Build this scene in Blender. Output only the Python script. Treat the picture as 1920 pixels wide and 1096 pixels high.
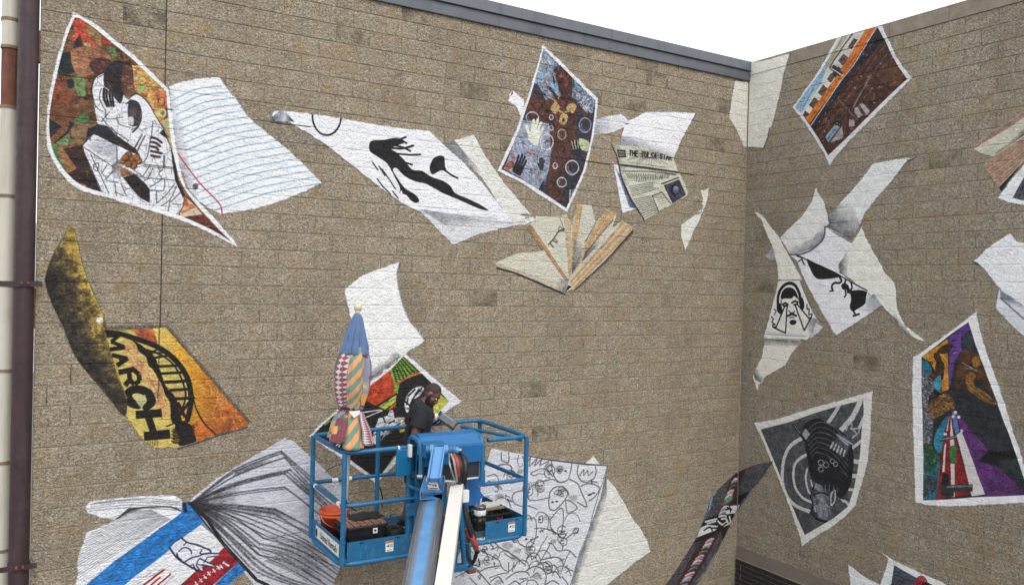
import bpy, bmesh, math, random
import numpy as np
from mathutils import Vector, Matrix
from mathutils.geometry import tessellate_polygon

for _o in list(bpy.data.objects):
    bpy.data.objects.remove(_o, do_unlink=True)
random.seed(7)
RS = np.random.RandomState(11)
scene = bpy.context.scene
COL = scene.collection
R_ = math.radians

# ------------------------------------------------------------------ camera, sky, sun, exposure
ZC = 6.4                      # camera height above the ground
FPX = 1511.0                  # focal length in pixels of the 1920 px wide photograph
YAW, PITCH, ROLL = R_(31.2252), R_(-0.5483), R_(1.4042)
cy_, sy_, cp_, sp_, cr_, sr_ = math.cos(YAW), math.sin(YAW), math.cos(PITCH), math.sin(PITCH), math.cos(ROLL), math.sin(ROLL)
FW = np.array([sy_ * cp_, cy_ * cp_, sp_])
_r0 = np.array([cy_, -sy_, 0.0])
_u0 = np.cross(_r0, FW)
RT = cr_ * _r0 + sr_ * _u0
UP = -sr_ * _r0 + cr_ * _u0
cam_d = bpy.data.cameras.new('camera')
cam = bpy.data.objects.new('camera', cam_d)
COL.objects.link(cam)
cam.matrix_world = Matrix(((RT[0], UP[0], -FW[0], 0), (RT[1], UP[1], -FW[1], 0), (RT[2], UP[2], -FW[2], ZC), (0, 0, 0, 1)))
cam_d.sensor_width = 36.0
cam_d.lens = FPX / 1920.0 * 36.0
cam_d.clip_start, cam_d.clip_end = 0.05, 3000.0
scene.camera = cam

SUN_EL, SUN_AZ = R_(52), R_(183)        # azimuth clockwise from +Y: the light comes from behind the camera
world = bpy.data.worlds.new('World')
scene.world = world
world.use_nodes = True
wt = world.node_tree
wt.nodes.clear()
w_sky = wt.nodes.new('ShaderNodeTexSky')
w_sky.sky_type = 'NISHITA'
w_sky.sun_disc = False
w_sky.sun_elevation = SUN_EL
w_sky.sun_rotation = SUN_AZ
w_sky.dust_density = 4.0
w_hs = wt.nodes.new('ShaderNodeHueSaturation')
w_hs.inputs['Saturation'].default_value = 0.25
w_mix = wt.nodes.new('ShaderNodeMix')
w_mix.data_type = 'RGBA'
w_mix.inputs[0].default_value = 0.72      # the closed cloud deck over the blue
w_mix.inputs[7].default_value = (13.2, 13.5, 14.0, 1)
w_bg = wt.nodes.new('ShaderNodeBackground')
w_bg.inputs['Strength'].default_value = 0.125
w_out = wt.nodes.new('ShaderNodeOutputWorld')
wt.links.new(w_sky.outputs[0], w_hs.inputs['Color'])
wt.links.new(w_hs.outputs[0], w_mix.inputs[6])
wt.links.new(w_mix.outputs[2], w_bg.inputs['Color'])
wt.links.new(w_bg.outputs[0], w_out.inputs['Surface'])

sun_d = bpy.data.lights.new('sun', 'SUN')
sun_d.energy = 1.2
sun_d.angle = R_(16)
sun_d.color = (1.0, 0.965, 0.91)
sun = bpy.data.objects.new('sun', sun_d)
COL.objects.link(sun)
_sd = Vector((math.sin(SUN_AZ) * math.cos(SUN_EL), math.cos(SUN_AZ) * math.cos(SUN_EL), math.sin(SUN_EL)))
sun.rotation_euler = _sd.to_track_quat('Z', 'Y').to_euler()
sun.location = (-3, -6, 20)

scene.view_settings.view_transform = 'Standard'
scene.view_settings.look = 'None'
scene.view_settings.gamma = 1.0
scene.view_settings.exposure = 0.29
scene.view_settings.use_curve_mapping = False

# ------------------------------------------------------------------ geometry helpers (all z measured from the camera's height; things add ZC)
DA = 9.11                     # wall A: plane y = DA, facing the camera
XB = 9.848                    # wall B: plane x = XB, facing left

def ray(px, py):
    return (px - 960.0) / FPX * RT - (py - 548.0) / FPX * UP + FW

def at_y(px, py, y):
    d = ray(px, py)
    return d * (y / d[1])

def at_x(px, py, x):
    d = ray(px, py)
    return d * (x / d[0])

def wall_a(px, py):
    p = at_y(px, py, DA)
    return p[0], p[2]

def wall_b(px, py):
    p = at_x(px, py, XB)
    return p[1], p[2]

def project(p):
    d = np.asarray(p, float)
    z = d @ FW
    return 960 + FPX * (d @ RT) / z, 548 - FPX * (d @ UP) / z

class MB:
    """Collects shapes and links them as one mesh object."""
    def __init__(s):
        s.v, s.f, s.sm, s.uv = [], [], [], None
    def add(s, verts, faces, smooth=False):
        n = len(s.v)
        s.v += [tuple(map(float, v)) for v in verts]
        s.f += [tuple(i + n for i in f) for f in faces]
        s.sm += [smooth] * len(faces)
        return s
    def box(s, c, size, ax=None, bev=0.0):
        """Box round c with axes ax (3 vectors); a bevel cuts its edges."""
        ax = ax or ((1, 0, 0), (0, 1, 0), (0, 0, 1))
        A = [np.asarray(a, float) / np.linalg.norm(a) for a in ax]
        h = [q / 2.0 for q in size]
        c = np.asarray(c, float)
        if bev <= 0:
            vs = [c + A[0] * h[0] * i + A[1] * h[1] * j + A[2] * h[2] * k for i in (-1, 1) for j in (-1, 1) for k in (-1, 1)]
            fs = [(0, 1, 3, 2), (4, 6, 7, 5), (0, 4, 5, 1), (2, 3, 7, 6), (0, 2, 6, 4), (1, 5, 7, 3)]
            return s.add(vs, fs)
        bm = bmesh.new()
        bmesh.ops.create_cube(bm, size=1.0)
        for v in bm.verts:
            v.co = Vector((v.co.x * size[0], v.co.y * size[1], v.co.z * size[2]))
        bmesh.ops.bevel(bm, geom=list(bm.edges), offset=min(bev, min(size) * .45), segments=2, profile=0.6, affect='EDGES')
        bm.verts.index_update()
        vs = [c + A[0] * v.co.x + A[1] * v.co.y + A[2] * v.co.z for v in bm.verts]
        fs = [tuple(v.index for v in f.verts) for f in bm.faces]
        bm.free()
        return s.add(vs, fs)
    def tube(s, pts, r, n=10, cap=True, rr=None):
        """Round tube along pts; rr gives a radius per point."""
        P = [np.asarray(p, float) for p in pts]
        m = len(P)
        T = []
        for i in range(m):
            t = P[min(i + 1, m - 1)] - P[max(i - 1, 0)]
            T.append(t / (np.linalg.norm(t) + 1e-12))
        a = np.array([0, 0, 1.0]) if abs(T[0][2]) < .9 else np.array([1.0, 0, 0])
        x = np.cross(a, T[0]); x /= np.linalg.norm(x)
        vs, fs = [], []
        for i in range(m):
            x = x - T[i] * (x @ T[i]); x /= np.linalg.norm(x)
            y = np.cross(T[i], x)
            q = rr[i] if rr is not None else r
            for k in range(n):
                w = 2 * math.pi * k / n
                vs.append(P[i] + (x * math.cos(w) + y * math.sin(w)) * q)
        for i in range(m - 1):
            for k in range(n):
                k2 = (k + 1) % n
                fs.append((i * n + k, i * n + k2, (i + 1) * n + k2, (i + 1) * n + k))
        s.add(vs, fs, True)
        if cap:
            s.add(vs[:n], [tuple(range(n - 1, -1, -1))])
            s.add(vs[-n:], [tuple(range(n))])
        return s
    def loft(s, rings, cap=True, smooth=True, closed=True):
        n = len(rings[0])
        vs = [p for rg in rings for p in rg]
        fs = []
        for i in range(len(rings) - 1):
            for k in range(n if closed else n - 1):
                k2 = (k + 1) % n
                fs.append((i * n + k, i * n + k2, (i + 1) * n + k2, (i + 1) * n + k))
        if cap and closed:
            fs.append(tuple(range(n - 1, -1, -1)))
            fs.append(tuple((len(rings) - 1) * n + k for k in range(n)))
        return s.add(vs, fs, smooth)
    def ell(s, c, rad, ax=None, nu=16, nv=10):
        ax = ax or ((1, 0, 0), (0, 1, 0), (0, 0, 1))
        A = [np.asarray(a, float) / np.linalg.norm(a) for a in ax]
        c = np.asarray(c, float)
        rings = []
        for j in range(nv + 1):
            t = math.pi * (j + .0) / nv
            q = max(math.sin(t), 1e-3)
            rings.append([c + A[0] * rad[0] * q * math.cos(2 * math.pi * k / nu) + A[1] * rad[1] * q * math.sin(2 * math.pi * k / nu)
                          - A[2] * rad[2] * math.cos(t) for k in range(nu)])
        return s.loft(rings)
    def prism(s, poly, d0, d1, o, u, v, w):
        """Polygon (list of 2D) in plane (u, v) at o, extruded along w from d0 to d1."""
        o, u, v, w = [np.asarray(q, float) for q in (o, u, v, w)]
        n = len(poly)
        a = [o + u * p[0] + v * p[1] + w * d0 for p in poly]
        b = [o + u * p[0] + v * p[1] + w * d1 for p in poly]
        fs = [tuple(range(n - 1, -1, -1)), tuple(range(n, 2 * n))]
        fs += [(i, (i + 1) % n, n + (i + 1) % n, n + i) for i in range(n)]
        return s.add(a + b, fs)
    def mesh(s, name, m, org=(0, 0, 0)):
        me = bpy.data.meshes.new(name)
        me.from_pydata([(v[0] - org[0], v[1] - org[1], v[2] - org[2]) for v in s.v], [], s.f)
        me.polygons.foreach_set('use_smooth', s.sm)
        if s.uv is not None:
            lay = me.uv_layers.new(name='UVMap')
            flat = np.empty(len(me.loops) * 2, np.float32)
            vi = np.empty(len(me.loops), np.int32)
            me.loops.foreach_get('vertex_index', vi)
            flat[0::2] = np.asarray(s.uv, np.float32)[vi, 0]
            flat[1::2] = np.asarray(s.uv, np.float32)[vi, 1]
            lay.data.foreach_set('uv', flat)
        if m is not None:
            me.materials.append(m)
        me.update()
        return me
    def build(s, name, m, parent=None, org=None):
        """Links the mesh: as a child of parent (whose origin its vertices are measured from) or as a thing of its own at org."""
        if parent is not None:
            org = origin_of(parent)
            o = bpy.data.objects.new(name, s.mesh(name, m, org))
            o.parent = parent
        else:
            org = org if org is not None else (0, 0, 0)
            o = bpy.data.objects.new(name, s.mesh(name, m, org))
            o.location = (org[0], org[1], org[2] + ZC)
        COL.objects.link(o)
        return o

def origin_of(o):
    p = Vector((0, 0, 0))
    while o is not None:
        p += o.location
        o = o.parent
    return (p.x, p.y, p.z - ZC)

def tag(o, label=None, cat=None, group=None, kind=None):
    for k, v in (('label', label), ('category', cat), ('group', group), ('kind', kind)):
        if v:
            o[k] = v
    return o

def thing(name, label, cat, loc, group=None, kind=None):
    o = bpy.data.objects.new(name, None)
    o.empty_display_size = .1
    o.location = (loc[0], loc[1], loc[2] + ZC)
    COL.objects.link(o)
    return tag(o, label, cat, group, kind)

def fillet(pts, r, n=5, closed=False):
    """Rounds the corners of a polyline."""
    P = [np.asarray(p, float) for p in pts]
    out = []
    m = len(P)
    for i in range(m):
        if not closed and i in (0, m - 1):
            out.append(P[i]); continue
        a, b, c = P[i - 1], P[i], P[(i + 1) % m]
        d1, d2 = a - b, c - b
        l1, l2 = np.linalg.norm(d1), np.linalg.norm(d2)
        q = min(r, l1 * .45, l2 * .45)
        s, e = b + d1 / l1 * q, b + d2 / l2 * q
        for k in range(n + 1):
            t = k / n
            out.append((1 - t) ** 2 * s + 2 * t * (1 - t) * b + t * t * e)
    if closed:
        out.append(out[0])
    return out

# ------------------------------------------------------------------ material helpers
def lin(c):
    return tuple(((v / 255.0) / 12.92 if v <= 10 else (((v / 255.0) + .055) / 1.055) ** 2.4) for v in c) + (1.0,)

class NT:
    def __init__(s, name):
        s.m = bpy.data.materials.new(name)
        s.m.use_nodes = True
        s.t = s.m.node_tree
        s.t.nodes.clear()
        s.out = s.t.nodes.new('ShaderNodeOutputMaterial')
        s.bsdf = s.t.nodes.new('ShaderNodeBsdfPrincipled')
        s.t.links.new(s.bsdf.outputs[0], s.out.inputs[0])
    def n(s, typ, props=None, **inp):
        nd = s.t.nodes.new('ShaderNode' + typ)
        for k, v in (props or {}).items():
            setattr(nd, k, v)
        for k, v in inp.items():
            key = int(k[1:]) if k[0] == 'i' and k[1:].isdigit() else k.replace('_', ' ')
            s.set(nd.inputs[key], v)
        return nd
    def set(s, sock, v):
        if hasattr(v, 'is_linked') or hasattr(v, 'links'):
            s.t.links.new(v, sock)
        elif hasattr(v, 'outputs'):
            s.t.links.new(v.outputs[0], sock)
        else:
            sock.default_value = v
    def math(s, op, a, b=0.0, c=0.0, clamp=False):
        nd = s.n('Math', {'operation': op, 'use_clamp': clamp}, i0=a, i1=b)
        if op in ('MULTIPLY_ADD', 'WRAP', 'SMOOTH_MIN'):
            s.set(nd.inputs[2], c)
        return nd.outputs[0]
    def mix(s, f, a, b, mode='MIX'):
        nd = s.n('Mix', {'data_type': 'RGBA', 'blend_type': mode}, i0=f, i6=a, i7=b)
        return nd.outputs[2]
    def ramp(s, f, stops, interp='LINEAR'):
        nd = s.n('ValToRGB', None, i0=f)
        cr = nd.color_ramp
        cr.interpolation = interp
        while len(cr.elements) < len(stops):
            cr.elements.new(0.5)
        for e, (p, c) in zip(cr.elements, stops):
            e.position = p
            e.color = c if len(c) == 4 else tuple(c) + (1,)
        return nd.outputs[0]
    def noise(s, vec, scale, detail=3, rough=.55, dist=0.0):
        nd = s.n('TexNoise', None, Scale=scale, Detail=detail, Roughness=rough, Distortion=dist)
        s.set(nd.inputs['Vector'], vec)
        return nd.outputs[0]
    def bump(s, h, strength, dist=.01, normal=None):
        nd = s.n('Bump', None, Strength=strength, Distance=dist)
        s.set(nd.inputs['Height'], h)
        if normal is not None:
            s.set(nd.inputs['Normal'], normal)
        return nd.outputs[0]
    def pos(s):
        return s.n('NewGeometry').outputs['Position']
    def obj(s):
        return s.n('TexCoord').outputs['Object']

def basic(name, rgb, rough=.5, metal=0.0, var=.12, scale=14.0, bump=0.0, bscale=60.0, dirt=None, dirt_amt=.35, spec=.5, coat=0.0, streak=False, scuff=None):
    """Principled surface with noise in tone, roughness and, where given, dirt or streaks of another colour."""
    t = NT(name)
    p = t.pos()
    n1 = t.noise(p, scale, 5, .6)
    base = lin(rgb)
    dk = tuple(v * (1 - var) for v in base[:3]) + (1,)
    lt = tuple(min(1, v * (1 + var)) for v in base[:3]) + (1,)
    col = t.ramp(n1, [(.3, dk), (.7, lt)])
    if dirt is not None:
        v = p
        if streak:
            v = t.n('Mapping', None, Vector=p, Scale=(1, 1, .12)).outputs[0]
        n2 = t.noise(v, scale * 1.7, 6, .7)
        f = t.ramp(n2, [(.5, (0, 0, 0)), (.78, (dirt_amt,) * 3)])
        col = t.mix(f, col, lin(dirt))
    if scuff is not None:
        n3 = t.noise(t.n('Mapping', None, Vector=p, Rotation=(.4, .3, .2), Scale=(1, 1, .35)).outputs[0], 34.0, 6, .75)
        col = t.mix(t.ramp(n3, [(.56, (0, 0, 0)), (.66, (.7,) * 3)]), col, lin(scuff))
    t.set(t.bsdf.inputs['Base Color'], col)
    r = t.ramp(t.noise(p, scale * 2.3, 3), [(.3, (max(rough - .1, .02),) * 3), (.7, (min(rough + .12, 1),) * 3)])
    t.set(t.bsdf.inputs['Roughness'], r)
    t.bsdf.inputs['Metallic'].default_value = metal
    t.bsdf.inputs['Specular IOR Level'].default_value = spec
    t.bsdf.inputs['Coat Weight'].default_value = coat
    if bump > 0:
        t.set(t.bsdf.inputs['Normal'], t.bump(t.noise(p, bscale, 4, .6), bump, .004))
    return t.m
# ------------------------------------------------------------------ mural paint: flat colour laid out in metres on each wall and rasterised here
def upnoise(h, w, cell, seed):
    r = np.random.RandomState(seed)
    gh, gw = int(h / cell) + 3, int(w / cell) + 3
    g = r.rand(gh, gw).astype(np.float32)
    y = np.arange(h, dtype=np.float32) / cell
    x = np.arange(w, dtype=np.float32) / cell
    yi, xi = y.astype(int), x.astype(int)
    fy, fx = (y - yi)[:, None], (x - xi)[None, :]
    fy, fx = fy * fy * (3 - 2 * fy), fx * fx * (3 - 2 * fx)
    a = g[yi][:, xi]; b = g[yi][:, xi + 1]; c = g[yi + 1][:, xi]; d = g[yi + 1][:, xi + 1]
    return (a * (1 - fx) + b * fx) * (1 - fy) + (c * (1 - fx) + d * fx) * fy

class Wall:
    RES = 0.004
    def __init__(s, fn, u0, u1, z0, z1, seed):
        s.fn, s.u0, s.u1, s.z0, s.z1 = fn, u0, u1, z0, z1
        s.w, s.h = int((u1 - u0) / s.RES), int((z1 - z0) / s.RES)
        s.rgb = np.full((s.h, s.w, 3), 200.0, np.float32)
        s.a = np.zeros((s.h, s.w), np.float32)
        s.n5 = upnoise(s.h, s.w, 14, seed)
        s.n2 = upnoise(s.h, s.w, 4, seed + 1)
        s.n1 = np.random.RandomState(seed + 2).rand(s.h, s.w).astype(np.float32)
        s.nn = s.n5 * .5 + s.n2 * .3 + s.n1 * .2
        s.clip = None
    def T(s, pts):
        out = []
        for p in pts:
            u, z = s.fn(p[0], p[1])
            out.append(((u - s.u0) / s.RES, (z - s.z0) / s.RES))
        return np.array(out, np.float32)
    def scale(s, p):
        a, b, c = s.T([p, (p[0] + 1, p[1]), (p[0], p[1] + 1)])
        return .5 * (np.linalg.norm(b - a) + np.linalg.norm(c - a))
    def bb(s, q, pad):
        x0, y0 = np.floor(q.min(0) - pad).astype(int); x1, y1 = np.ceil(q.max(0) + pad).astype(int) + 1
        x0, y0, x1, y1 = max(x0, 0), max(y0, 0), min(x1, s.w), min(y1, s.h)
        return x0, y0, x1, y1
    def cov_poly(s, q, soft, bb):
        x0, y0, x1, y1 = bb
        X, Y = np.meshgrid(np.arange(x0, x1, dtype=np.float32), np.arange(y0, y1, dtype=np.float32))
        d2 = np.full(X.shape, 1e9, np.float32)
        ins = np.zeros(X.shape, bool)
        n = len(q)
        for i in range(n):
            ax, ay = q[i]; bx, by = q[(i + 1) % n]
            ex, ey = bx - ax, by - ay
            L = ex * ex + ey * ey
            if L < 1e-9:
                continue
            t = np.clip(((X - ax) * ex + (Y - ay) * ey) / L, 0, 1)
            d2 = np.minimum(d2, (X - ax - t * ex) ** 2 + (Y - ay - t * ey) ** 2)
            if ay != by:
                ins ^= ((ay > Y) != (by > Y)) & (X < (bx - ax) * (Y - ay) / (by - ay) + ax)
        d = np.sqrt(d2)
        return np.where(ins, d, -d)
    def put(s, bb, cov, rgb, alpha=True):
        x0, y0, x1, y1 = bb
        sl = (slice(y0, y1), slice(x0, x1))
        if s.clip is not None:
            cov = cov * s.clip[sl]
        c = np.asarray(rgb, np.float32)
        if alpha:
            a0 = s.a[sl]
            an = a0 + cov * (1 - a0)
            k = (cov / np.maximum(an, 1e-4))[..., None]
            s.rgb[sl] = s.rgb[sl] * (1 - k) + c * k
            s.a[sl] = an
        else:
            s.rgb[sl] = s.rgb[sl] * (1 - cov[..., None]) + c * cov[..., None]
    def fill(s, pts, rgb, a=1.0, soft=1.2, rough=0.0, alpha=True, seedmix=0.0):
        """Filled shape; soft edge in texels, rough breaks the edge with noise (texels)."""
        q = s.T(pts)
        bb = s.bb(q, soft + rough + 2)
        if bb[2] <= bb[0] or bb[3] <= bb[1]:
            return
        d = s.cov_poly(q, soft, bb)
        sl = (slice(bb[1], bb[3]), slice(bb[0], bb[2]))
        if rough:
            d = d + (s.nn[sl] - .5) * 2 * rough
        cov = np.clip(d / soft + .5, 0, 1) * a
        s.put(bb, cov, rgb, alpha)
    def mottle(s, pts, cols, cell=.5, soft=1.5, contrast=2.2, a=1.0, rough=1.0, seed=0):
        """Shape filled with patches of the given colours, as dabbed on with a wide brush."""
        q = s.T(pts)
        bb = s.bb(q, soft + rough + 2)
        if bb[2] <= bb[0] or bb[3] <= bb[1]:
            return
        sl = (slice(bb[1], bb[3]), slice(bb[0], bb[2]))
        d = s.cov_poly(q, soft, bb) + (s.nn[sl] - .5) * 2 * rough
        cov = np.clip(d / soft + .5, 0, 1) * a
        h, w = cov.shape
        c = np.asarray(cols, np.float32)
        n = upnoise(h, w, cell * 25, 100 + seed) * .55 + upnoise(h, w, cell * 9, 200 + seed) * .3 + upnoise(h, w, cell * 3.5, 300 + seed) * .15
        n = n + (s.n1[sl] - .5) * .22 + (s.n2[sl] - .5) * .22
        n = np.clip((n - .5) * (contrast * .62) + .5, 0, .9999) * (len(c) - 1)
        i = n.astype(int); f = (n - i)[..., None]
        s.put(bb, cov, c[i] * (1 - f) + c[np.minimum(i + 1, len(c) - 1)] * f)
    def grad(s, pts, stops, p0, p1, soft=1.5, rough=.8, a=1.0, noise=.06, alpha=True):
        """Shape filled with a painted blend from p0 to p1; stops [(t, rgb, alpha?)]."""
        q = s.T(pts)
        bb = s.bb(q, soft + rough + 2)
        if bb[2] <= bb[0] or bb[3] <= bb[1]:
            return
        sl = (slice(bb[1], bb[3]), slice(bb[0], bb[2]))
        d = s.cov_poly(q, soft, bb) + (s.nn[sl] - .5) * 2 * rough
        cov = np.clip(d / soft + .5, 0, 1) * a
        a0, a1 = s.T([p0, p1])
        X, Y = np.meshgrid(np.arange(bb[0], bb[2], dtype=np.float32), np.arange(bb[1], bb[3], dtype=np.float32))
        e = a1 - a0
        t = ((X - a0[0]) * e[0] + (Y - a0[1]) * e[1]) / (e @ e) + (s.nn[sl] - .5) * noise * 4
        ts = [k[0] for k in stops]
        col = np.stack([np.interp(t, ts, [k[1][j] for k in stops]) for j in range(3)], -1)
        if len(stops[0]) > 2:
            cov = cov * np.interp(t, ts, [k[2] for k in stops]).astype(np.float32)
        s.put(bb, cov.astype(np.float32), col, alpha)
    def line(s, pts, rgb, w=2.0, a=1.0, soft=1.0, rough=.6, taper=None, dry=0.0, alpha=False):
        """Brushed line, width in photograph pixels at its place."""
        q = s.T(pts)
        k = s.scale(pts[len(pts) // 2])
        hw = max(w * k * (.62 if w < 3 else .52 if w < 6 else .47), .7)
        rough = min(rough, hw * .4)
        bb = s.bb(q, hw + soft + 3)
        if bb[2] <= bb[0] or bb[3] <= bb[1]:
            return
        d = np.full((bb[3] - bb[1], bb[2] - bb[0]), -1e6, np.float32)
        n = len(q)
        for i in range(n - 1):
            h0 = h1 = hw
            if taper:
                h0 = hw * np.interp(i / (n - 1), [0, .5, 1], taper); h1 = hw * np.interp((i + 1) / (n - 1), [0, .5, 1], taper)
            sb = s.bb(q[i:i + 2], hw + soft + 3)
            if sb[2] <= sb[0] or sb[3] <= sb[1]:
                continue
            X, Y = np.meshgrid(np.arange(sb[0], sb[2], dtype=np.float32), np.arange(sb[1], sb[3], dtype=np.float32))
            ex, ey = q[i + 1] - q[i]
            L = max(ex * ex + ey * ey, 1e-6)
            t = np.clip(((X - q[i][0]) * ex + (Y - q[i][1]) * ey) / L, 0, 1)
            dd = (h0 + (h1 - h0) * t) - np.sqrt((X - q[i][0] - t * ex) ** 2 + (Y - q[i][1] - t * ey) ** 2)
            sl = (slice(sb[1] - bb[1], sb[3] - bb[1]), slice(sb[0] - bb[0], sb[2] - bb[0]))
            d[sl] = np.maximum(d[sl], dd)
        g = (slice(bb[1], bb[3]), slice(bb[0], bb[2]))
        cov = np.clip((d + (s.nn[g] - .5) * 2 * rough) / soft + .5, 0, 1) * a
        if dry:
            cov = cov * np.clip(1 - dry * (s.n2[g] * .5 + s.n1[g] * .5) * 1.6, 0, 1)
        s.put(bb, cov, rgb, alpha)
    def bar(s, p, q, rgb, w, **k):
        """Square ended stroke, as of a block letter."""
        dx, dy = q[0] - p[0], q[1] - p[1]
        L = math.hypot(dx, dy) or 1
        nx, ny = -dy / L * w / 2, dx / L * w / 2
        s.fill([(p[0] + nx, p[1] + ny), (q[0] + nx, q[1] + ny), (q[0] - nx, q[1] - ny), (p[0] - nx, p[1] - ny)], rgb, rough=.8, **k)
    def ring(s, c, rx, ry, rgb, w=2, rot=0, a0=0, a1=360, **k):
        s.line(ellpts(c, rx, ry, rot, a0, a1), rgb, w, **k)
    def disc(s, c, rx, ry, rgb, rot=0, **k):
        s.fill(ellpts(c, rx, ry, rot)[:-1], rgb, **k)
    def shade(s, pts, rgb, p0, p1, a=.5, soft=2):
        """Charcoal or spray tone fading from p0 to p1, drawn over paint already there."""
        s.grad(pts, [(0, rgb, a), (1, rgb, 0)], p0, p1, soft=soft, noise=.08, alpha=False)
    def dabs(s, pts, cols, n, ln, w=1.4, ang=None, spread=40, seed=0, a=.8):
        """Short brush marks scattered inside a shape; ln in pixels, ang in degrees."""
        r = random.Random(seed * 7 + n)
        P = [tuple(map(float, p)) for p in pts]
        x0, x1 = min(p[0] for p in P), max(p[0] for p in P); y0, y1 = min(p[1] for p in P), max(p[1] for p in P)
        k = 0
        for _ in range(n * 12):
            if k >= n:
                break
            x, y = r.uniform(x0, x1), r.uniform(y0, y1)
            ins = False
            for i in range(len(P)):
                (ax, ay), (bx, by) = P[i - 1], P[i]
                if (ay > y) != (by > y) and x < (bx - ax) * (y - ay) / (by - ay) + ax:
                    ins = not ins
            if not ins:
                continue
            k += 1
            t = math.radians((r.uniform(0, 180) if ang is None else ang + r.uniform(-spread, spread)))
            l = ln * r.uniform(.5, 1.4) / 2
            c = cols[r.randrange(len(cols))]
            b = r.uniform(-.25, .25) * l
            s.line([(x - math.cos(t) * l, y - math.sin(t) * l), (x - math.sin(t) * b, y + math.cos(t) * b), (x + math.cos(t) * l, y + math.sin(t) * l)], c, w * r.uniform(.6, 1.3), a=a * r.uniform(.6, 1), dry=.35, rough=.8)
    def patch(s, pts, rgb, cell, w, seed=0, a=.8):
        """Network of brushed seams inside a shape, like patchwork (cell and w in texels)."""
        q = s.T(pts)
        bb = s.bb(q, 3)
        h, wd = bb[3] - bb[1], bb[2] - bb[0]
        r = np.random.RandomState(seed)
        n = max(4, int(h * wd / (cell * cell)))
        X, Y = np.meshgrid(np.arange(wd, dtype=np.float32), np.arange(h, dtype=np.float32))
        d1 = np.full(X.shape, 1e9, np.float32); d2 = d1.copy()
        for x, y in zip(r.rand(n) * wd, r.rand(n) * h):
            d = np.abs(X - x) * .8 + np.sqrt((X - x) ** 2 + (Y - y) ** 2) * .6
            d2 = np.minimum(d2, np.maximum(d1, d)); d1 = np.minimum(d1, d)
        ins = np.clip(s.cov_poly(q, 1, bb) / 2, 0, 1)
        s.put(bb, (np.clip((w - (d2 - d1)) / 1.5 + .5, 0, 1) * ins * a).astype(np.float32), rgb, False)
    def setclip(s, pts=None, soft=1.2):
        if pts is None:
            s.clip = None; return
        q = s.T(pts)
        bb = s.bb(q, 4)
        s.clip = np.zeros((s.h, s.w), np.float32)
        s.clip[bb[1]:bb[3], bb[0]:bb[2]] = np.clip(s.cov_poly(q, soft, bb) / soft + .5, 0, 1)
    def image(s, name):
        k = (.955 + .05 * s.n5 + .06 * s.n2 + .04 * s.n1)[..., None]
        m = s.rgb.mean(-1, keepdims=True)
        c = m + (s.rgb - m) * .9                       # pigments on rough block lose some strength
        c = c * np.interp(m, [0, 60, 150, 215, 255], [.95, .9, .93, 1.0, 1.04])
        dark = np.clip((200 - m) / 90, 0, 1)
        k = k * (1 + dark * (.30 * (s.n2[..., None] - .5) + .30 * (s.n5[..., None] - .5) + .16 * (s.n1[..., None] - .5)))
        rgb = np.clip(c * k, 0, 255) / 255.0
        buf = np.empty((s.h, s.w, 4), np.float32)
        buf[..., :3] = rgb
        buf[..., 3] = s.a
        im = bpy.data.images.new(name, s.w, s.h, alpha=True)
        im.alpha_mode = 'CHANNEL_PACKED'
        im.pixels.foreach_set(buf.ravel())
        im.update()
        im.pack()
        return im

def ellpts(c, rx, ry, rot=0, a0=0, a1=360, n=30):
    w = math.radians(rot)
    out = []
    for i in range(n + 1):
        t = math.radians(a0 + (a1 - a0) * i / n)
        x, y = rx * math.cos(t), ry * math.sin(t)
        out.append((c[0] + x * math.cos(w) - y * math.sin(w), c[1] + x * math.sin(w) + y * math.cos(w)))
    return out

def sm(pts, n=5, closed=False):
    """Smooth curve through the points."""
    P = [np.asarray(p, float) for p in pts]
    m = len(P)
    out = []
    for i in range(m if closed else m - 1):
        a, b = P[i - 1] if (closed or i > 0) else P[i], P[i]
        c = P[(i + 1) % m]
        d = P[(i + 2) % m] if (closed or i + 2 < m) else c
        for k in range(n):
            t = k / n
            out.append(tuple(.5 * (2 * b + (c - a) * t + (2 * a - 5 * b + 4 * c - d) * t * t + (3 * b - a - 3 * c + d) * t ** 3)))
    if not closed:
        out.append(tuple(P[-1]))
    return out

def lerp(a, b, t):
    return (a[0] + (b[0] - a[0]) * t, a[1] + (b[1] - a[1]) * t)

def view(x0, y0, k):
    """Reads a shape measured on an enlarged detail."""
    return lambda *v: [(x0 + v[i] * k, y0 + v[i + 1] * k) for i in range(0, len(v), 2)]

WA = Wall(wall_a, 0.04, 9.86, -4.6, 3.75, 21)
WB = Wall(wall_b, 3.9, 9.14, -4.6, 3.75, 51)
WHITE, CREAM, OFFW = (230, 230, 232), (222, 220, 208), (214, 214, 217)
BLK, INK, GREY = (26, 26, 30), (38, 38, 44), (128, 130, 140)
PAGES = []                     # (wall, name, outline, label, layer, margin)
def page(W, name, pts, label, rgb=WHITE, layer=0, grow=1.8, rough=2.6, soft=3.0, paint=True):
    PAGES.append((W, name, pts, label, layer, grow))
    if paint:
        W.fill(pts, rgb, soft=soft, rough=rough)
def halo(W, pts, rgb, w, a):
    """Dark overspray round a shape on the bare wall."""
    W.line(list(pts), rgb, w, a=a, soft=w * 1.3, rough=3, alpha=True)

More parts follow.
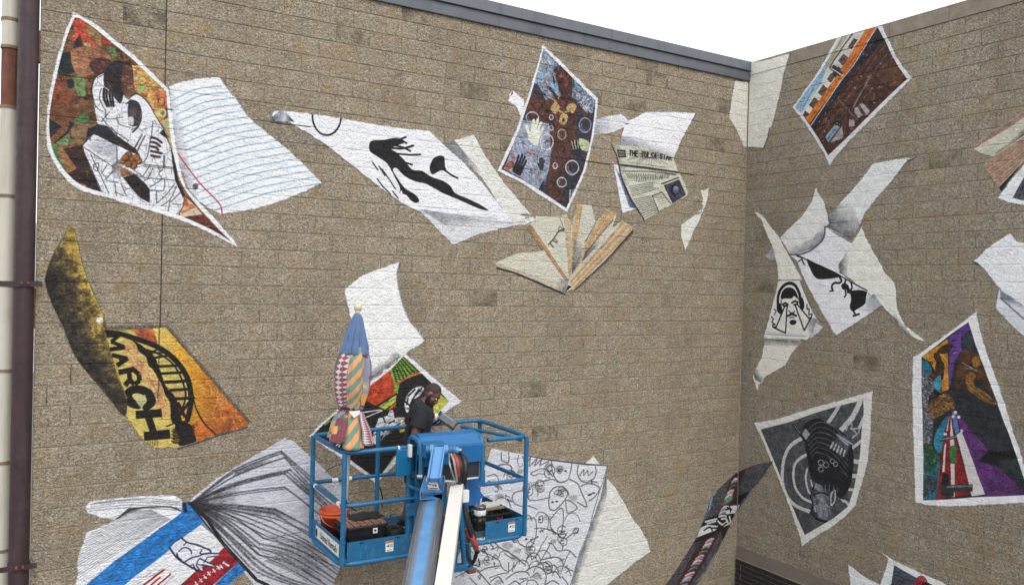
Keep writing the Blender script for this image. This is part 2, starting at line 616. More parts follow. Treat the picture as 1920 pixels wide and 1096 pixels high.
vA, vB, vC, vD = view(80, 10, .18248), view(80, 200, .18248), view(240, 120, .20073), view(250, 270, .20073)
vE, vF, vG, vH = view(920, 80, .20073), view(920, 200, .20073), view(1110, 200, .20985), view(910, 370, .17331)
vI, vJ, vK, vL = view(170, 590, .23715), view(560, 640, .25539), view(140, 900, .17885), view(340, 810, .26094)
vM, vN, vO, vP = view(880, 830, .24275), view(1480, 40, .25559), view(1700, 580, .19164), view(1700, 750, .19164)
vQ, vR, vS, vT = view(1400, 340, .25559), view(1400, 510, .20997), view(1480, 400, .23729), view(1410, 730, .27366)
vU, vV, vW, vX = view(1800, 190, .19169), view(1800, 420, .20067), view(1240, 860, .21526), view(1580, 1020, .125)
vY, vZ, v0, v3 = view(480, 60, .36502), view(900, 60, .36502), view(0, 380, .43796), view(560, 460, .3648)

# ---- lined notebook sheet
W = WA
sheet = sm([(317, 163), (345, 153), (380, 147), (412, 145)], 3) + sm([(412, 145), (424, 166), (445, 191), (470, 225), (520, 265), (560, 300), (603, 343)], 3)[1:] + \
    sm([(603, 343), (565, 361), (520, 379), (470, 393), (415, 402)], 3)[1:] + [(392, 392), (372, 376), (352, 352), (332, 300), (322, 222)]
page(W, 'painted_sheet', sheet, 'white ruled notebook sheet with blue lines and red margin')
W.fill([(597, 348), (612, 344), (617, 350), (609, 358)], (92, 96, 108), soft=3)
W.setclip(sheet)
W.shade([(317, 163), (345, 190), (352, 300), (372, 376), (330, 320)], (120, 124, 140), (320, 260), (352, 255), .5)
for i in range(17):
    t = i / 16.0
    a = lerp((322, 189), (380, 402), t); b = lerp((414, 162), (607, 343), t)
    c = (lerp(a, b, .55)[0] - 3, lerp(a, b, .55)[1] - 7)
    c0 = (lerp(a, b, .22)[0] - 2, lerp(a, b, .22)[1] - 3)
    W.line(sm([a, c0, c, b], 4), (78, 154, 210), 1.7, a=.85, soft=1.4, rough=1.2, dry=.35)
W.line(sm([(332, 287), (352, 315), (375, 345), (400, 370), (413, 386), (416, 401)], 4), (206, 40, 70), 2.0, a=.95, rough=.7)
W.disc((366, 350), 5.2, 6, (96, 96, 98), soft=2, rough=1)
W.setclip()

# ---- portrait sheet: a figure in a white patchwork dress over autumn coloured shapes
por = sm([(137, 24), (121, 62), (107, 110), (95, 160), (89, 205), (86, 245), (90, 282), (107, 316), (130, 342), (155, 359), (200, 371), (250, 386)], 3) + \
    sm([(250, 386), (330, 410), (395, 438), (448, 465)], 3)[1:] + sm([(448, 465), (420, 430), (378, 385), (350, 355), (338, 318), (329, 270), (322, 220), (316, 168)], 3)[1:] + \
    sm([(316, 168), (285, 138), (250, 104), (215, 76), (180, 47), (160, 36)], 3)[1:-1]
inn = [(141, 34)] + sm([(137, 40), (123, 75), (110, 125), (98, 180), (92, 225), (96, 275), (112, 308), (134, 334), (160, 351), (205, 364), (255, 380)], 3) + \
    sm([(255, 380), (330, 402), (395, 430), (434, 454)], 3)[1:] + sm([(434, 454), (405, 425), (370, 387), (344, 352), (331, 318), (321, 270), (315, 220), (311, 172)], 3)[1:] + \
    sm([(311, 172), (280, 143), (246, 110), (211, 82), (176, 53), (150, 36)], 3)[1:]
page(W, 'painted_sheet', por, 'leaf shaped painting of a figure in a white patchwork dress', layer=1)
W.setclip(inn)
W.mottle(inn, [(66, 42, 34), (112, 74, 48), (140, 98, 62), (104, 66, 46)], 1.0, contrast=3)
P = lambda v, c, **k: W.fill(v, c, rough=1.2, soft=1.6, **k)
P(vA(300, 100, 420, 105, 430, 180, 320, 165), (44, 40, 42)); P(vA(330, 60, 380, 80, 370, 125, 335, 120), (196, 178, 120))
W.mottle(vA(290, 160, 430, 130, 440, 260, 500, 350, 580, 460, 540, 460, 440, 350, 400, 390, 380, 300, 330, 370, 300, 340, 340, 280, 290, 230), [(196, 62, 42), (222, 88, 60), (170, 50, 40)], .5)
P(vA(262, 205, 320, 215, 310, 255, 258, 250), (40, 42, 48)); P(vA(440, 170, 600, 310, 590, 430, 500, 340, 440, 260), (156, 116, 72))
P(vA(600, 310, 700, 395, 690, 425, 610, 420), (156, 58, 42)); P(vA(380, 300, 410, 420, 310, 450, 320, 390), (62, 44, 52))
P(vA(420, 390, 490, 390, 500, 440, 440, 500), (190, 156, 104))
W.mottle(vA(290, 460, 420, 420, 560, 440, 690, 520, 700, 600, 560, 690, 420, 740, 320, 690, 280, 560), [(150, 96, 64), (176, 122, 84), (120, 76, 58)], .8)
P(sm(vA(480, 590, 600, 540, 700, 580, 700, 640, 600, 700, 500, 680), 4, True), (92, 56, 52))
W.mottle(vA(640, 440, 740, 430, 760, 520, 720, 560, 690, 500), [(84, 122, 70), (106, 140, 84)], .4)
P(vA(170, 500, 280, 480, 290, 600, 330, 690, 230, 720, 130, 690), (34, 44, 46)); P(sm(vA(240, 770, 310, 770, 310, 850, 240, 850), 3, True), (34, 40, 46))
W.mottle(vA(80, 760, 230, 760, 260, 870, 320, 940, 250, 1096, 50, 1096), [(120, 56, 36), (156, 84, 52), (90, 50, 40)], .8)
W.mottle(vA(300, 740, 400, 720, 440, 800, 430, 940, 360, 930, 330, 850), [(104, 122, 74), (124, 150, 96), (100, 98, 64)], .5)
W.mottle(vA(330, 860, 440, 880, 440, 930, 360, 930), [(116, 154, 96), (100, 136, 80)], .3)
W.mottle(vB(50, 0, 330, 0, 340, 100, 290, 220, 70, 360, 50, 200), [(140, 92, 60), (112, 66, 44), (158, 108, 72)], .8)
W.mottle(vB(310, 150, 420, 60, 480, 110, 480, 170, 330, 180), [(72, 118, 62), (94, 140, 76)], .4)
P(vB(55, 120, 190, 205, 80, 320, 50, 320), (36, 38, 46)); P(vB(280, 150, 320, 180, 250, 280, 130, 380, 120, 370, 250, 250), (40, 44, 48))
W.mottle(vB(130, 380, 260, 290, 330, 380, 200, 400), [(116, 146, 98), (100, 130, 82)], .4)
W.mottle(vB(290, 230, 400, 180, 540, 180, 540, 240, 460, 260, 470, 330, 400, 390, 300, 340), [(150, 116, 82), (136, 100, 70)], .8)
W.mottle(vB(90, 390, 140, 390, 170, 520, 260, 690, 230, 690, 110, 500), [(80, 136, 70), (100, 154, 88)], .4)
W.mottle(vB(140, 400, 220, 430, 350, 640, 250, 680, 170, 520), [(152, 100, 62), (170, 120, 80)], .5)
P(vB(210, 440, 420, 390, 540, 720, 600, 890, 480, 850, 320, 770, 260, 690, 350, 640), (58, 38, 36)); P(vB(400, 700, 540, 720, 590, 880, 460, 840, 380, 760), (40, 32, 36))
P(vB(320, 770, 420, 800, 490, 850, 380, 850), (190, 92, 82)); P(vB(460, 230, 560, 190, 760, 380, 900, 440, 1000, 520, 700, 400, 500, 290, 440, 350), (40, 38, 46))
# warm side behind the face
W.mottle(vC(30, 20, 100, 10, 340, 215, 345, 420, 330, 600, 250, 480, 150, 330, 60, 250), [(222, 158, 52), (206, 106, 58), (196, 190, 110), (226, 176, 80)], .5, contrast=3)
W.mottle(vC(80, 190, 160, 200, 160, 260, 90, 270), [(176, 200, 120), (150, 186, 110)], .3)
W.mottle(vC(120, 270, 180, 280, 180, 320, 130, 310), [(190, 70, 50), (206, 90, 60)], .3)
W.mottle(vC(270, 260, 380, 240, 380, 420, 340, 420, 300, 340, 220, 340), [(206, 96, 54), (226, 140, 90), (190, 70, 40)], .4)
W.disc(vC(120, 150)[0], 9, 8, (222, 190, 104), rough=1); W.ring(vC(130, 160)[0], 8, 8, (170, 120, 60), 1.5)
W.ring(vC(310, 355)[0], 6, 8, (150, 60, 40), 2.2); W.ring(vC(318, 460)[0], 6, 7, (206, 214, 160), 2.4); W.disc(vC(318, 460)[0], 3, 3.4, (120, 140, 70))
W.mottle(vC(300, 540, 380, 500, 400, 620, 400, 760, 360, 640), [(196, 200, 140), (206, 186, 120), (170, 190, 130)], .4)
W.mottle(vC(340, 600, 400, 640, 450, 860, 520, 1096, 470, 1096, 420, 860), [(190, 150, 110), (206, 180, 130)], .4)
# dress
dress = sm(vA(520, 760, 560, 715, 632, 695), 3) + vC(0, 340, 60, 282, 120, 305, 190, 370, 240, 460, 300, 560, 335, 610, 370, 700, 400, 790, 425, 880, 440, 980, 440, 1080) + \
    vD(470, 480, 462, 580, 420, 660, 320, 690, 200, 650, 60, 600) + vB(1000, 1040, 700, 960, 600, 880, 520, 700, 440, 510, 410, 400, 520, 285, 740, 390, 1000, 510, 960, 440, 760, 300, 650, 220, 560, 180) + vA(500, 870)
W.fill(dress, (222, 223, 228), rough=1, soft=1.6)
W.patch(dress, (84, 84, 94), 30, .8, 4, .75)
P(vB(660, 200, 760, 300, 950, 440, 1000, 520, 860, 420, 700, 330, 570, 200, 550, 180), (40, 38, 46))
W.grad(vB(520, 300, 760, 400, 760, 560, 720, 590, 440, 400), [(0, (232, 232, 236)), (.5, (176, 178, 190)), (1, (214, 214, 220))], vB(520, 300)[0], vB(700, 600)[0], noise=.2)
P(vB(820, 730, 940, 690, 1040, 780, 1096, 850, 1096, 990, 1000, 940, 900, 830), (40, 34, 38))
P(vB(780, 610, 860, 640, 940, 690, 840, 720, 810, 730), (168, 112, 76))
for q in (vB(830, 560), vB(880, 500), vB(920, 540), vB(980, 560), vB(930, 610), vB(880, 590), vB(850, 530), vB(960, 530)):
    W.disc(q[0], 7.5, 7, (96, 62, 40), soft=2); W.disc((q[0][0] - 1, q[0][1] - 1.5), 5.6, 5, (176, 116, 62), soft=2.5, rough=1)
P(vD(470, 490, 540, 545, 610, 620, 640, 660, 420, 690, 455, 600), (214, 190, 160)); W.line(vD(470, 560, 540, 580), (206, 112, 62), 7); W.line(vD(450, 640, 560, 590), (206, 120, 70), 4); W.line(vD(480, 510, 500, 560), (196, 84, 56), 5)
W.mottle(vD(380, 700, 640, 660, 930, 930, 700, 860, 520, 780), [(96, 44, 36), (120, 58, 44), (70, 36, 34), (140, 84, 74)], .6)
P(vD(550, 770, 720, 760, 660, 800, 600, 800), (170, 130, 134), a=.6)
P(vC(290, 650, 330, 610, 370, 700, 420, 880, 440, 1090, 470, 1090, 400, 800, 360, 700), (36, 34, 40)); P(vD(340, 0, 400, 200, 410, 330, 480, 480, 460, 500, 385, 340), (36, 34, 40))
# head, hair, hand
P(sm(vA(630, 690, 680, 620, 760, 570, 850, 590, 900, 610, 930, 700, 930, 780, 910, 870, 880, 900, 830, 920, 800, 1010, 740, 960, 680, 870, 630, 830), 3, True), (44, 38, 44))
W.mottle(sm(vA(820, 640, 900, 640, 925, 720, 935, 790, 910, 880, 850, 920, 800, 850, 810, 740), 3, True), [(96, 58, 48), (122, 76, 60), (70, 44, 42)], .4)
W.line(sm(vA(830, 700, 870, 720), 2), (40, 30, 32), 1.6); W.line(vA(850, 730, 880, 740), (170, 150, 140), 1.2); W.line(vA(925, 640, 938, 800, 905, 850), (190, 180, 180), 1.2, a=.7); W.line(vA(880, 850, 920, 850), (150, 110, 110), 1.4)
P(vA(640, 820, 700, 850, 760, 960, 700, 900), (64, 50, 58))
for i in range(4):
    W.line(sm(vA(630 + i * 26, 860 + i * 12, 625 + i * 30, 950, 660 + i * 22, 1040), 3), (34, 32, 38), 4.2 - .5 * i)
W.dabs(inn, [(176, 120, 78), (70, 46, 38), (150, 70, 46), (196, 150, 100), (54, 40, 42)], 130, 9, 1.6, seed=1, a=.55)
W.dabs(vA(820, 640, 900, 640, 925, 720, 935, 790, 910, 880, 850, 920, 800, 850), [(150, 104, 84), (60, 36, 36), (120, 80, 66)], 26, 4, 1.2, 70, 40, 2)
W.dabs(vA(640, 690, 760, 580, 840, 600, 800, 800, 700, 860), [(70, 64, 74), (24, 20, 26)], 40, 9, 1.0, 60, 30, 3)
W.dabs(vC(60, 30, 330, 215, 345, 420, 250, 480, 150, 330), [(236, 196, 110), (190, 80, 50), (150, 180, 110), (240, 210, 160), (176, 100, 60)], 60, 6, 1.6, seed=4, a=.7)
W.fill(sm(vC(-30, 340, 60, 284, 125, 310, 195, 380, 235, 470, 225, 560, 150, 600, 100, 580, 118, 500, 108, 400, 60, 350, -20, 372), 3, True), (222, 223, 228), rough=.8)
W.line(sm(vC(-20, 372, 60, 350, 108, 400, 120, 500, 90, 590, 40, 640), 4), (44, 42, 52), 2.2); W.line(sm(vC(0, 330, 60, 282, 130, 310, 200, 385, 245, 470), 4), (50, 50, 60), 1.6)
# second figure in hood
P(sm(vC(0, 350, 70, 350, 105, 400, 110, 500, 80, 580, 20, 580, 0, 540), 3, True), (62, 50, 60)); P(sm(vC(0, 500, 45, 500, 45, 570, 0, 560), 3, True), (200, 200, 208))
W.disc(vC(45, 450)[0], 8, 9, (84, 70, 78), soft=3); W.disc(vC(50, 380)[0], 9, 4, (70, 62, 80), soft=2)
for k in range(5):
    W.line(sm(vC(215, 690 + 42 * k, 260, 700 + 42 * k, 310 - 16 * (k % 3), 735 + 34 * k), 3), (60, 46, 48), 4.5)
LI = (58, 58, 66)
for ln in (vC(0, 330, 70, 285, 130, 310, 200, 380, 250, 480, 330, 610), vC(105, 400, 120, 500, 80, 590, 30, 620), vC(230, 540, 215, 680), vC(340, 860, 335, 970), vC(150, 940, 440, 970),
           vC(130, 660, 50, 800), vC(150, 680, 80, 820), vC(210, 690, 180, 860, 130, 930), vD(90, 210, 380, 235), vD(280, 110, 280, 220), vD(180, 230, 130, 320, 60, 290), vD(270, 240, 235, 280, 260, 330, 150, 405),
           vD(130, 320, 385, 340), vD(290, 330, 290, 400, 265, 440, 160, 430), vD(385, 370, 300, 480, 215, 555), vD(215, 440, 215, 550), vD(400, 400, 340, 520, 260, 580), vD(440, 450, 350, 540), vD(340, 530, 320, 640), vD(470, 490, 465, 580, 400, 660, 320, 690),
           vD(360, 560, 440, 570), vB(410, 400, 520, 285, 740, 390, 760, 400, 760, 560), vB(420, 420, 750, 640), vB(440, 510, 610, 890), vB(490, 490, 690, 920), vB(520, 600, 570, 580, 560, 660, 520, 640, 530, 590),
           vB(600, 690, 660, 600), vB(640, 750, 740, 650), vB(650, 760, 770, 780), vB(740, 790, 755, 930), vB(740, 880, 830, 920), vB(800, 790, 860, 920), vB(1096, 610, 1020, 720, 960, 700), vB(1096, 740, 1040, 760),
           vB(550, 180, 700, 260, 860, 420, 940, 440), vB(600, 110, 700, 230, 880, 350), vB(700, 210, 760, 290), vB(1020, 290, 940, 440), vB(1050, 300, 970, 460), vB(600, 160, 680, 60), vB(640, 30, 660, 130, 820, 110), vB(760, 100, 780, 180, 900, 220),
           vA(500, 870, 540, 740, 632, 695), vA(500, 870, 540, 1040, 620, 1096), vA(560, 750, 630, 710), vA(700, 860, 800, 1000), vA(600, 860, 580, 960, 640, 1080), vA(690, 900, 710, 1020)):
    W.line(sm(ln, 3), LI, 1.3, a=.85, rough=.8)
W.line(sm(vA(495, 900, 520, 770, 590, 710, 632, 695), 3), (36, 36, 44), 1.8)
W.setclip()

# ---- white page with a diving silhouette
under = [(783, 392), (830, 440), (849, 459), (900, 438), (960, 424), (1004, 414), (990, 400), (962, 410), (880, 405)]
page(W, 'painted_sheet', under, 'torn white sheet showing below the diving silhouette', (214, 214, 216))
side = [(828, 270), (860, 261), (888, 253), (908, 290), (940, 337), (970, 373), (1003, 412), (985, 421), (962, 422), (900, 330)]
page(W, 'painted_sheet', side, 'narrow cream white sheet slanting right of the diving silhouette', (220, 219, 212))
dive = sm([(512, 224), (511, 214), (524, 208), (586, 215), (640, 223), (684, 231), (750, 241), (803, 246)], 3) + sm([(803, 246), (830, 270), (892, 330), (930, 378), (962, 418)], 3)[1:] + \
    sm([(962, 418), (918, 415), (863, 410), (808, 397), (783, 396)], 3)[1:] + sm([(783, 396), (750, 379), (717, 355), (662, 312), (611, 272), (560, 240)], 3)[1:] + [(535, 226)]
page(W, 'painted_sheet', dive, 'white sheet with curled corner and black leaping silhouette', (228, 228, 232), layer=1)
W.grad(vY(80, 440, 120, 407, 150, 412, 195, 462, 120, 462, 85, 466), [(0, (96, 100, 112)), (.55, (206, 208, 216)), (1, (60, 62, 74))], (511, 222), (549, 228))
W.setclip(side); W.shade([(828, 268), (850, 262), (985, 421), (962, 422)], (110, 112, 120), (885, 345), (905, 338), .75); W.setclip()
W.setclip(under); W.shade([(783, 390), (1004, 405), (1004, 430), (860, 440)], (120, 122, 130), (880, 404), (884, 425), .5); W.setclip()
W.line(sm([(962, 418), (918, 415), (863, 410), (808, 397), (783, 396)], 4), (150, 152, 170), 1.6, a=.8)
W.ring((612, 217), 27, 37, BLK, 3.2, a0=-14, a1=194, rough=.7); W.fill([(584, 196), (642, 200), (642, 212), (584, 208)], (0, 0, 0), a=0)
body = sm(vY(578, 590, 590, 562, 640, 556, 720, 556, 760, 570, 720, 585, 690, 600, 720, 620, 760, 660, 800, 708, 850, 714, 900, 746, 960, 766, 1000, 796, 1020, 828, 1080, 854, 1150, 888, 1192, 917, 1150, 910, 1070, 876, 1010, 850, 950, 824, 870, 780, 820, 770, 760, 740, 720, 700, 700, 708,
                 720, 745, 755, 795, 780, 815, 820, 840, 836, 870, 815, 878, 790, 862, 770, 838, 752, 832, 745, 815, 733, 828, 738, 800, 715, 755, 690, 705, 665, 670, 620, 640, 585, 615), 3, True)
W.fill(body, BLK, rough=.8)
for ln, wd in ((vY(600, 570, 700, 565, 768, 541), 3), (vY(640, 590, 740, 600, 805, 585), 3.6), (vY(660, 575, 740, 590, 790, 612), 2.8), (vY(680, 620, 780, 632, 842, 630), 3), (vY(700, 640, 760, 670, 800, 682), 3.2), (vY(690, 650, 750, 690, 790, 710), 3.2), (vY(640, 565, 720, 550, 770, 572), 3.4)):
    W.line(sm(ln, 4), BLK, wd)
W.fill(sm(vY(910, 650, 940, 636, 965, 645, 968, 690, 975, 712, 945, 712, 905, 732, 890, 705, 895, 678), 3, True), BLK); W.line(vY(960, 705, 1000, 735, 1034, 752), BLK, 2.6)
for ln in (vY(597, 672, 625, 710), vY(645, 705, 690, 770, 715, 808), vY(620, 755, 650, 795, 688, 834), vY(700, 820, 728, 855), vY(630, 690, 660, 740)):
    W.line(ln, BLK, 1.8)

# ---- painting with bubbles and hands, with two loose flaps
page(W, 'painted_sheet', vE(160, 545, 172, 480, 200, 448, 250, 490, 310, 535, 300, 620, 276, 692, 240, 600), 'small white paper corner with a grey curl, left of the bubble painting')
W.fill(vE(158, 548, 200, 450, 208, 480, 180, 500), (86, 86, 96), soft=2, rough=1)
page(W, 'painted_sheet', [(1112, 224), (1140, 218), (1163, 215), (1172, 220), (1180, 229), (1168, 240), (1150, 248), (1112, 254)], 'small white paper flap right of the bubble painting', (220, 220, 224))
W.shade([(1112, 222), (1180, 215), (1180, 235), (1112, 256)], (120, 122, 132), (1112, 250), (1150, 225), .5)
bub = vE(483, 22, 640, 170, 870, 400, 998, 525, 985, 680, 960, 860, 930, 1000) + vF(880, 610, 800, 790, 710, 985, 480, 840, 300, 720, 60, 600, 160, 380, 240, 200) + vE(345, 500, 415, 270)
bin_ = vE(490, 60, 625, 195, 850, 420, 975, 545, 965, 680, 940, 860, 915, 980) + vF(858, 600, 775, 790, 702, 950, 480, 800, 300, 690, 95, 585, 190, 390, 265, 210) + vE(365, 510, 435, 270)
page(W, 'painted_sheet', bub, 'kite shaped painting of a dark figure among bubbles and hands', (224, 224, 228), layer=1)
W.setclip(bin_)
W.mottle(bin_, [(34, 38, 52), (60, 70, 92), (44, 40, 46), (96, 60, 46)], .6, contrast=3)
W.mottle(vE(430, 60, 640, 60, 700, 260, 980, 540, 800, 520, 620, 500, 560, 420, 400, 380), [(112, 158, 200), (150, 190, 224), (110, 130, 160), (140, 100, 90), (160, 200, 230)], .5, contrast=3)
W.mottle(vE(330, 520, 560, 540, 800, 540, 800, 800, 760, 1096, 560, 1096, 420, 800, 320, 700), [(34, 30, 38), (62, 40, 40), (112, 60, 44), (146, 76, 50), (48, 36, 40)], .35, contrast=3.4)
W.mottle(vF(540, 200, 760, 150, 740, 500, 700, 720, 640, 900, 520, 780, 540, 500), [(36, 32, 40), (58, 40, 42), (108, 60, 44), (140, 72, 48), (42, 36, 44)], .3, contrast=3.6, seed=3)
W.mottle(vF(240, 120, 540, 160, 560, 400, 540, 600, 440, 780, 260, 660, 120, 580, 200, 380), [(140, 152, 178), (190, 198, 212), (90, 104, 136), (206, 210, 220)], .4, contrast=3, seed=5)
W.mottle(sm(vE(580, 260, 680, 210, 740, 260, 760, 340, 750, 520, 700, 560, 640, 480, 620, 380), 3, True), [(34, 28, 32), (58, 38, 36), (96, 52, 44), (38, 30, 36)], .3, contrast=3)
W.line(sm(vE(590, 380, 585, 270, 680, 212, 760, 280, 770, 420), 4), (30, 28, 36), 3); W.disc(vE(650, 315)[0], 3.5, 3, (176, 76, 60), soft=2); W.disc(vE(700, 380)[0], 4, 7, (150, 66, 54), soft=2)
for q in (vE(420, 345, 500, 360, 560, 480, 600, 520, 520, 520, 450, 420), vE(770, 500, 880, 440, 970, 560, 940, 660, 860, 600)):
    W.mottle(sm(q, 3, True), [(60, 70, 96), (196, 204, 220), (130, 146, 176)], .2, contrast=4)
for i in range(14):
    W.line([lerp(vE(780, 480)[0], vE(960, 540)[0], i / 14), lerp(vE(800, 560)[0], vE(900, 660)[0], (i * .37) % 1)], (214, 218, 228) if i % 3 else (50, 56, 74), 1.0, a=.8)
for q in (vE(560, 600, 600, 560, 640, 600, 620, 650, 580, 640), vE(640, 720, 660, 670, 720, 680, 700, 760, 660, 770, 630, 750), vE(700, 620, 740, 570, 790, 600, 770, 660, 730, 650)):
    W.mottle(sm(q, 3, True), [(196, 160, 96), (214, 186, 120), (150, 112, 66)], .2)
for ln in (vE(560, 520, 610, 570, 560, 620, 600, 660), vE(620, 590, 640, 640, 680, 660), vE(760, 570, 790, 600, 740, 620), vE(640, 480, 630, 520), vE(690, 650, 740, 640)):
    W.line(sm(ln, 3), (200, 164, 96), 3)
W.disc(vE(675, 725)[0], 2.4, 3, (40, 34, 34))
W.dabs(bin_, [(30, 32, 44), (70, 84, 112), (150, 70, 42), (96, 46, 38), (26, 24, 30)], 240, 8, 1.6, None, 40, 11, .6)
W.dabs(vE(450, 80, 620, 150, 690, 200, 600, 260, 570, 420, 420, 340), [(190, 216, 240), (120, 166, 210), (150, 96, 80), (210, 228, 240), (196, 200, 150)], 70, 7, 1.8, 50, 60, 12, .8)
W.dabs(vE(760, 320, 980, 540, 960, 660, 800, 520), [(206, 212, 226), (40, 46, 62), (120, 136, 166)], 60, 9, 1.2, 60, 50, 13, .85)
W.dabs(vE(410, 340, 520, 380, 600, 510, 500, 520), [(222, 226, 236), (110, 124, 150), (40, 46, 66)], 40, 9, 1.4, 40, 25, 14, .85)
W.dabs(vF(240, 150, 540, 160, 560, 420, 500, 640, 300, 690, 120, 580), [(210, 216, 226), (120, 136, 168), (70, 80, 110), (170, 100, 80), (226, 228, 232)], 120, 8, 1.6, 60, 60, 15, .65)
W.dabs(vE(640, 260, 740, 280, 750, 500, 680, 520), [(150, 64, 46), (60, 32, 32), (110, 50, 40), (176, 90, 60)], 40, 6, 1.4, 80, 40, 16, .75)
W.dabs(vF(700, 480, 880, 480, 800, 800, 700, 940, 620, 860), [(40, 52, 76), (20, 22, 32), (60, 80, 112)], 70, 8, 1.8, 70, 40, 17, .7)
for c, r1, r2, col in ((vE(385, 700)[0], 11.5, 10, (176, 200, 224)), (vE(878, 772)[0], 11, 13.5, (150, 166, 196)), (vE(660, 860)[0], 7.5, 9.5, (196, 170, 166)), (vE(520, 930)[0], 12, 14.5, (206, 212, 220)), (vE(562, 700)[0], 3.6, 4.5, (196, 200, 214)),
                       (vF(757, 570)[0], 12, 13, (206, 200, 212)), (vF(660, 708)[0], 8.5, 9, (206, 206, 214)), (vF(598, 553)[0], 4, 5.5, (206, 190, 190)), (vE(560, 800)[0], 4, 4, (190, 190, 206)), (vF(390, 440)[0], 4, 6, (176, 110, 90))):
    W.ring(c, r1, r2, col, 1.7, a=.9, rough=.8); W.ring((c[0] + 1, c[1] + 1), r1 * .72, r2 * .72, col, 1.2, a0=100, a1=200, a=.5)
def hand(W, o, ux, uy, col, s=1.0, spread=1.0):
    """A simple five finger hand print: o palm centre, ux across, uy towards the finger tips (pixels)."""
    q = lambda a, b: (o[0] + ux[0] * a * s + uy[0] * b * s, o[1] + ux[1] * a * s + uy[1] * b * s)
    W.fill(sm([q(-.45, -.5), q(.4, -.5), q(.48, 0), q(.42, .35), q(-.42, .35), q(-.5, 0)], 3, True), col, rough=1)
    for a, b, l in ((-.36, .3, .75), (-.12, .35, .95), (.12, .35, .9), (.35, .3, .7)):
        W.line([q(a, b), q(a * 1.25 * spread, b + l)], col, 3.1 * s, rough=.9)
    W.line([q(-.4, -.2), q(-.85 * spread, .25)], col, 3.2 * s, rough=.9)
W.mottle(sm(vF(270, 160, 400, 130, 500, 170, 500, 260, 420, 300, 300, 280, 250, 240), 3, True), [(120, 134, 158), (170, 180, 180), (150, 160, 140)], .3, a=.7)
hand(W, vF(405, 285)[0], (10, 8), (4, -13), (218, 220, 204), 1.75, 1.1)
W.mottle(sm(vF(820, 300, 880, 310, 925, 350, 900, 420, 830, 390), 3, True), [(196, 204, 160), (170, 180, 130)], .3)
hand(W, vF(815, 440)[0], (11, 3), (-2, -13), (36, 44, 60), 1.1)
for i in range(4):
    W.line([vF(770 + i * 22, 400 - i * 4)[0], vF(752 + i * 28, 325 - (10 if i in (1, 2) else 0))[0]], (206, 210, 170), 1.3, a=.8)
hand(W, vF(255, 580)[0], (13, 8), (6, -15), (40, 34, 40), 1.25)
hand(W, vF(470, 560)[0], (9, 3), (1, -13), (56, 52, 70), .9)
W.mottle(vF(120, 540, 200, 500, 220, 440, 170, 430, 215, 560, 150, 610), [(176, 84, 60), (190, 110, 90)], .2, a=.8)
W.line(vF(740, 780, 735, 870), (190, 196, 214), 2.6, a=.8); W.line(vF(770, 770, 750, 850), (150, 160, 190), 2, a=.8); W.line(vF(540, 430, 500, 720), (130, 150, 190), 4, a=.6)
W.setclip()

# ---- white page and old newspaper
page(W, 'painted_sheet', sm(vG(255, 350, 262, 260, 290, 170), 3) + sm(vG(330, 130, 400, 90, 480, 52), 3) + vG(700, 50, 925, 60, 905, 95, 875, 150, 830, 230, 780, 330, 730, 455, 480, 420), 'white sheet rising behind the newspaper with a curled right corner', (230, 230, 234))
W.grad(vG(925, 60, 935, 70, 925, 100, 892, 190, 876, 150), [(0, (52, 60, 84)), (1, (160, 176, 204))], vG(920, 70)[0], vG(890, 185)[0])
W.shade(vG(255, 260, 800, 300, 730, 455, 250, 360), (110, 112, 124), vG(480, 400)[0], vG(500, 300)[0], .6)
page(W, 'painted_sheet', vG(190, 520, 230, 520, 330, 790, 410, 905, 270, 952), 'white strip showing under the left edge of the newspaper', (224, 224, 232))
W.shade(vG(190, 510, 260, 640, 400, 910, 330, 900), (60, 64, 96), vG(280, 700)[0], vG(250, 715)[0], .85)
news = sm(vG(165, 335, 255, 345, 480, 372, 640, 430, 720, 460), 3) + sm(vG(720, 460, 755, 545, 775, 590, 820, 680, 860, 770), 3)[1:] + vG(840, 802, 710, 870, 590, 940, 460, 1015) + sm(vG(460, 1015, 390, 900, 330, 800, 290, 700, 250, 620, 232, 520, 205, 420, 165, 335), 3)[1:-1]
page(W, 'painted_newspaper', news, 'yellowed newspaper page with a dark photograph at its corner', (206, 203, 182), layer=1)
W.line(sm(vG(167, 340, 210, 430, 236, 520, 255, 620, 330, 800, 395, 905, 462, 1017), 4), (40, 42, 58), 3, a=.9)
FONT = {'T': ['0,1 1,1', '.5,1 .5,0'], 'H': ['0,0 0,1', '1,0 1,1', '0,.5 1,.5'], 'E': ['1,1 0,1 0,0 1,0', '0,.5 .8,.5'], 'U': ['0,1 0,.2 .3,0 .7,0 1,.2 1,1'], 'L': ['0,1 0,0 1,0'],
        'S': ['1,.85 .6,1 .1,.85 .1,.6 .9,.4 .9,.15 .4,0 0,.15'], 'A': ['0,0 .5,1 1,0', '.2,.4 .8,.4'], 'R': ['0,0 0,1 .8,1 1,.75 .8,.5 0,.5', '.4,.5 1,0'], ' ': []}
def write(W, txt, p0, p1, up, rgb, w, gap=.35):
    """Brush capitals along p0-p1."""
    n = len(txt)
    dx = ((p1[0] - p0[0]) / (n - gap / 1), (p1[1] - p0[1]) / (n - gap / 1))
    for i, ch in enumerate(txt):
        o = (p0[0] + dx[0] * i, p0[1] + dx[1] * i)
        for st in FONT[ch]:
            pts = [tuple(map(float, q.split(','))) for q in st.split()]
            W.line([(o[0] + dx[0] * x * (1 - gap) + up[0] * y, o[1] + dx[1] * x * (1 - gap) + up[1] * y) for x, y in pts], rgb, w, rough=.5)
W.setclip(news)
c = vG(515, 440)[0]
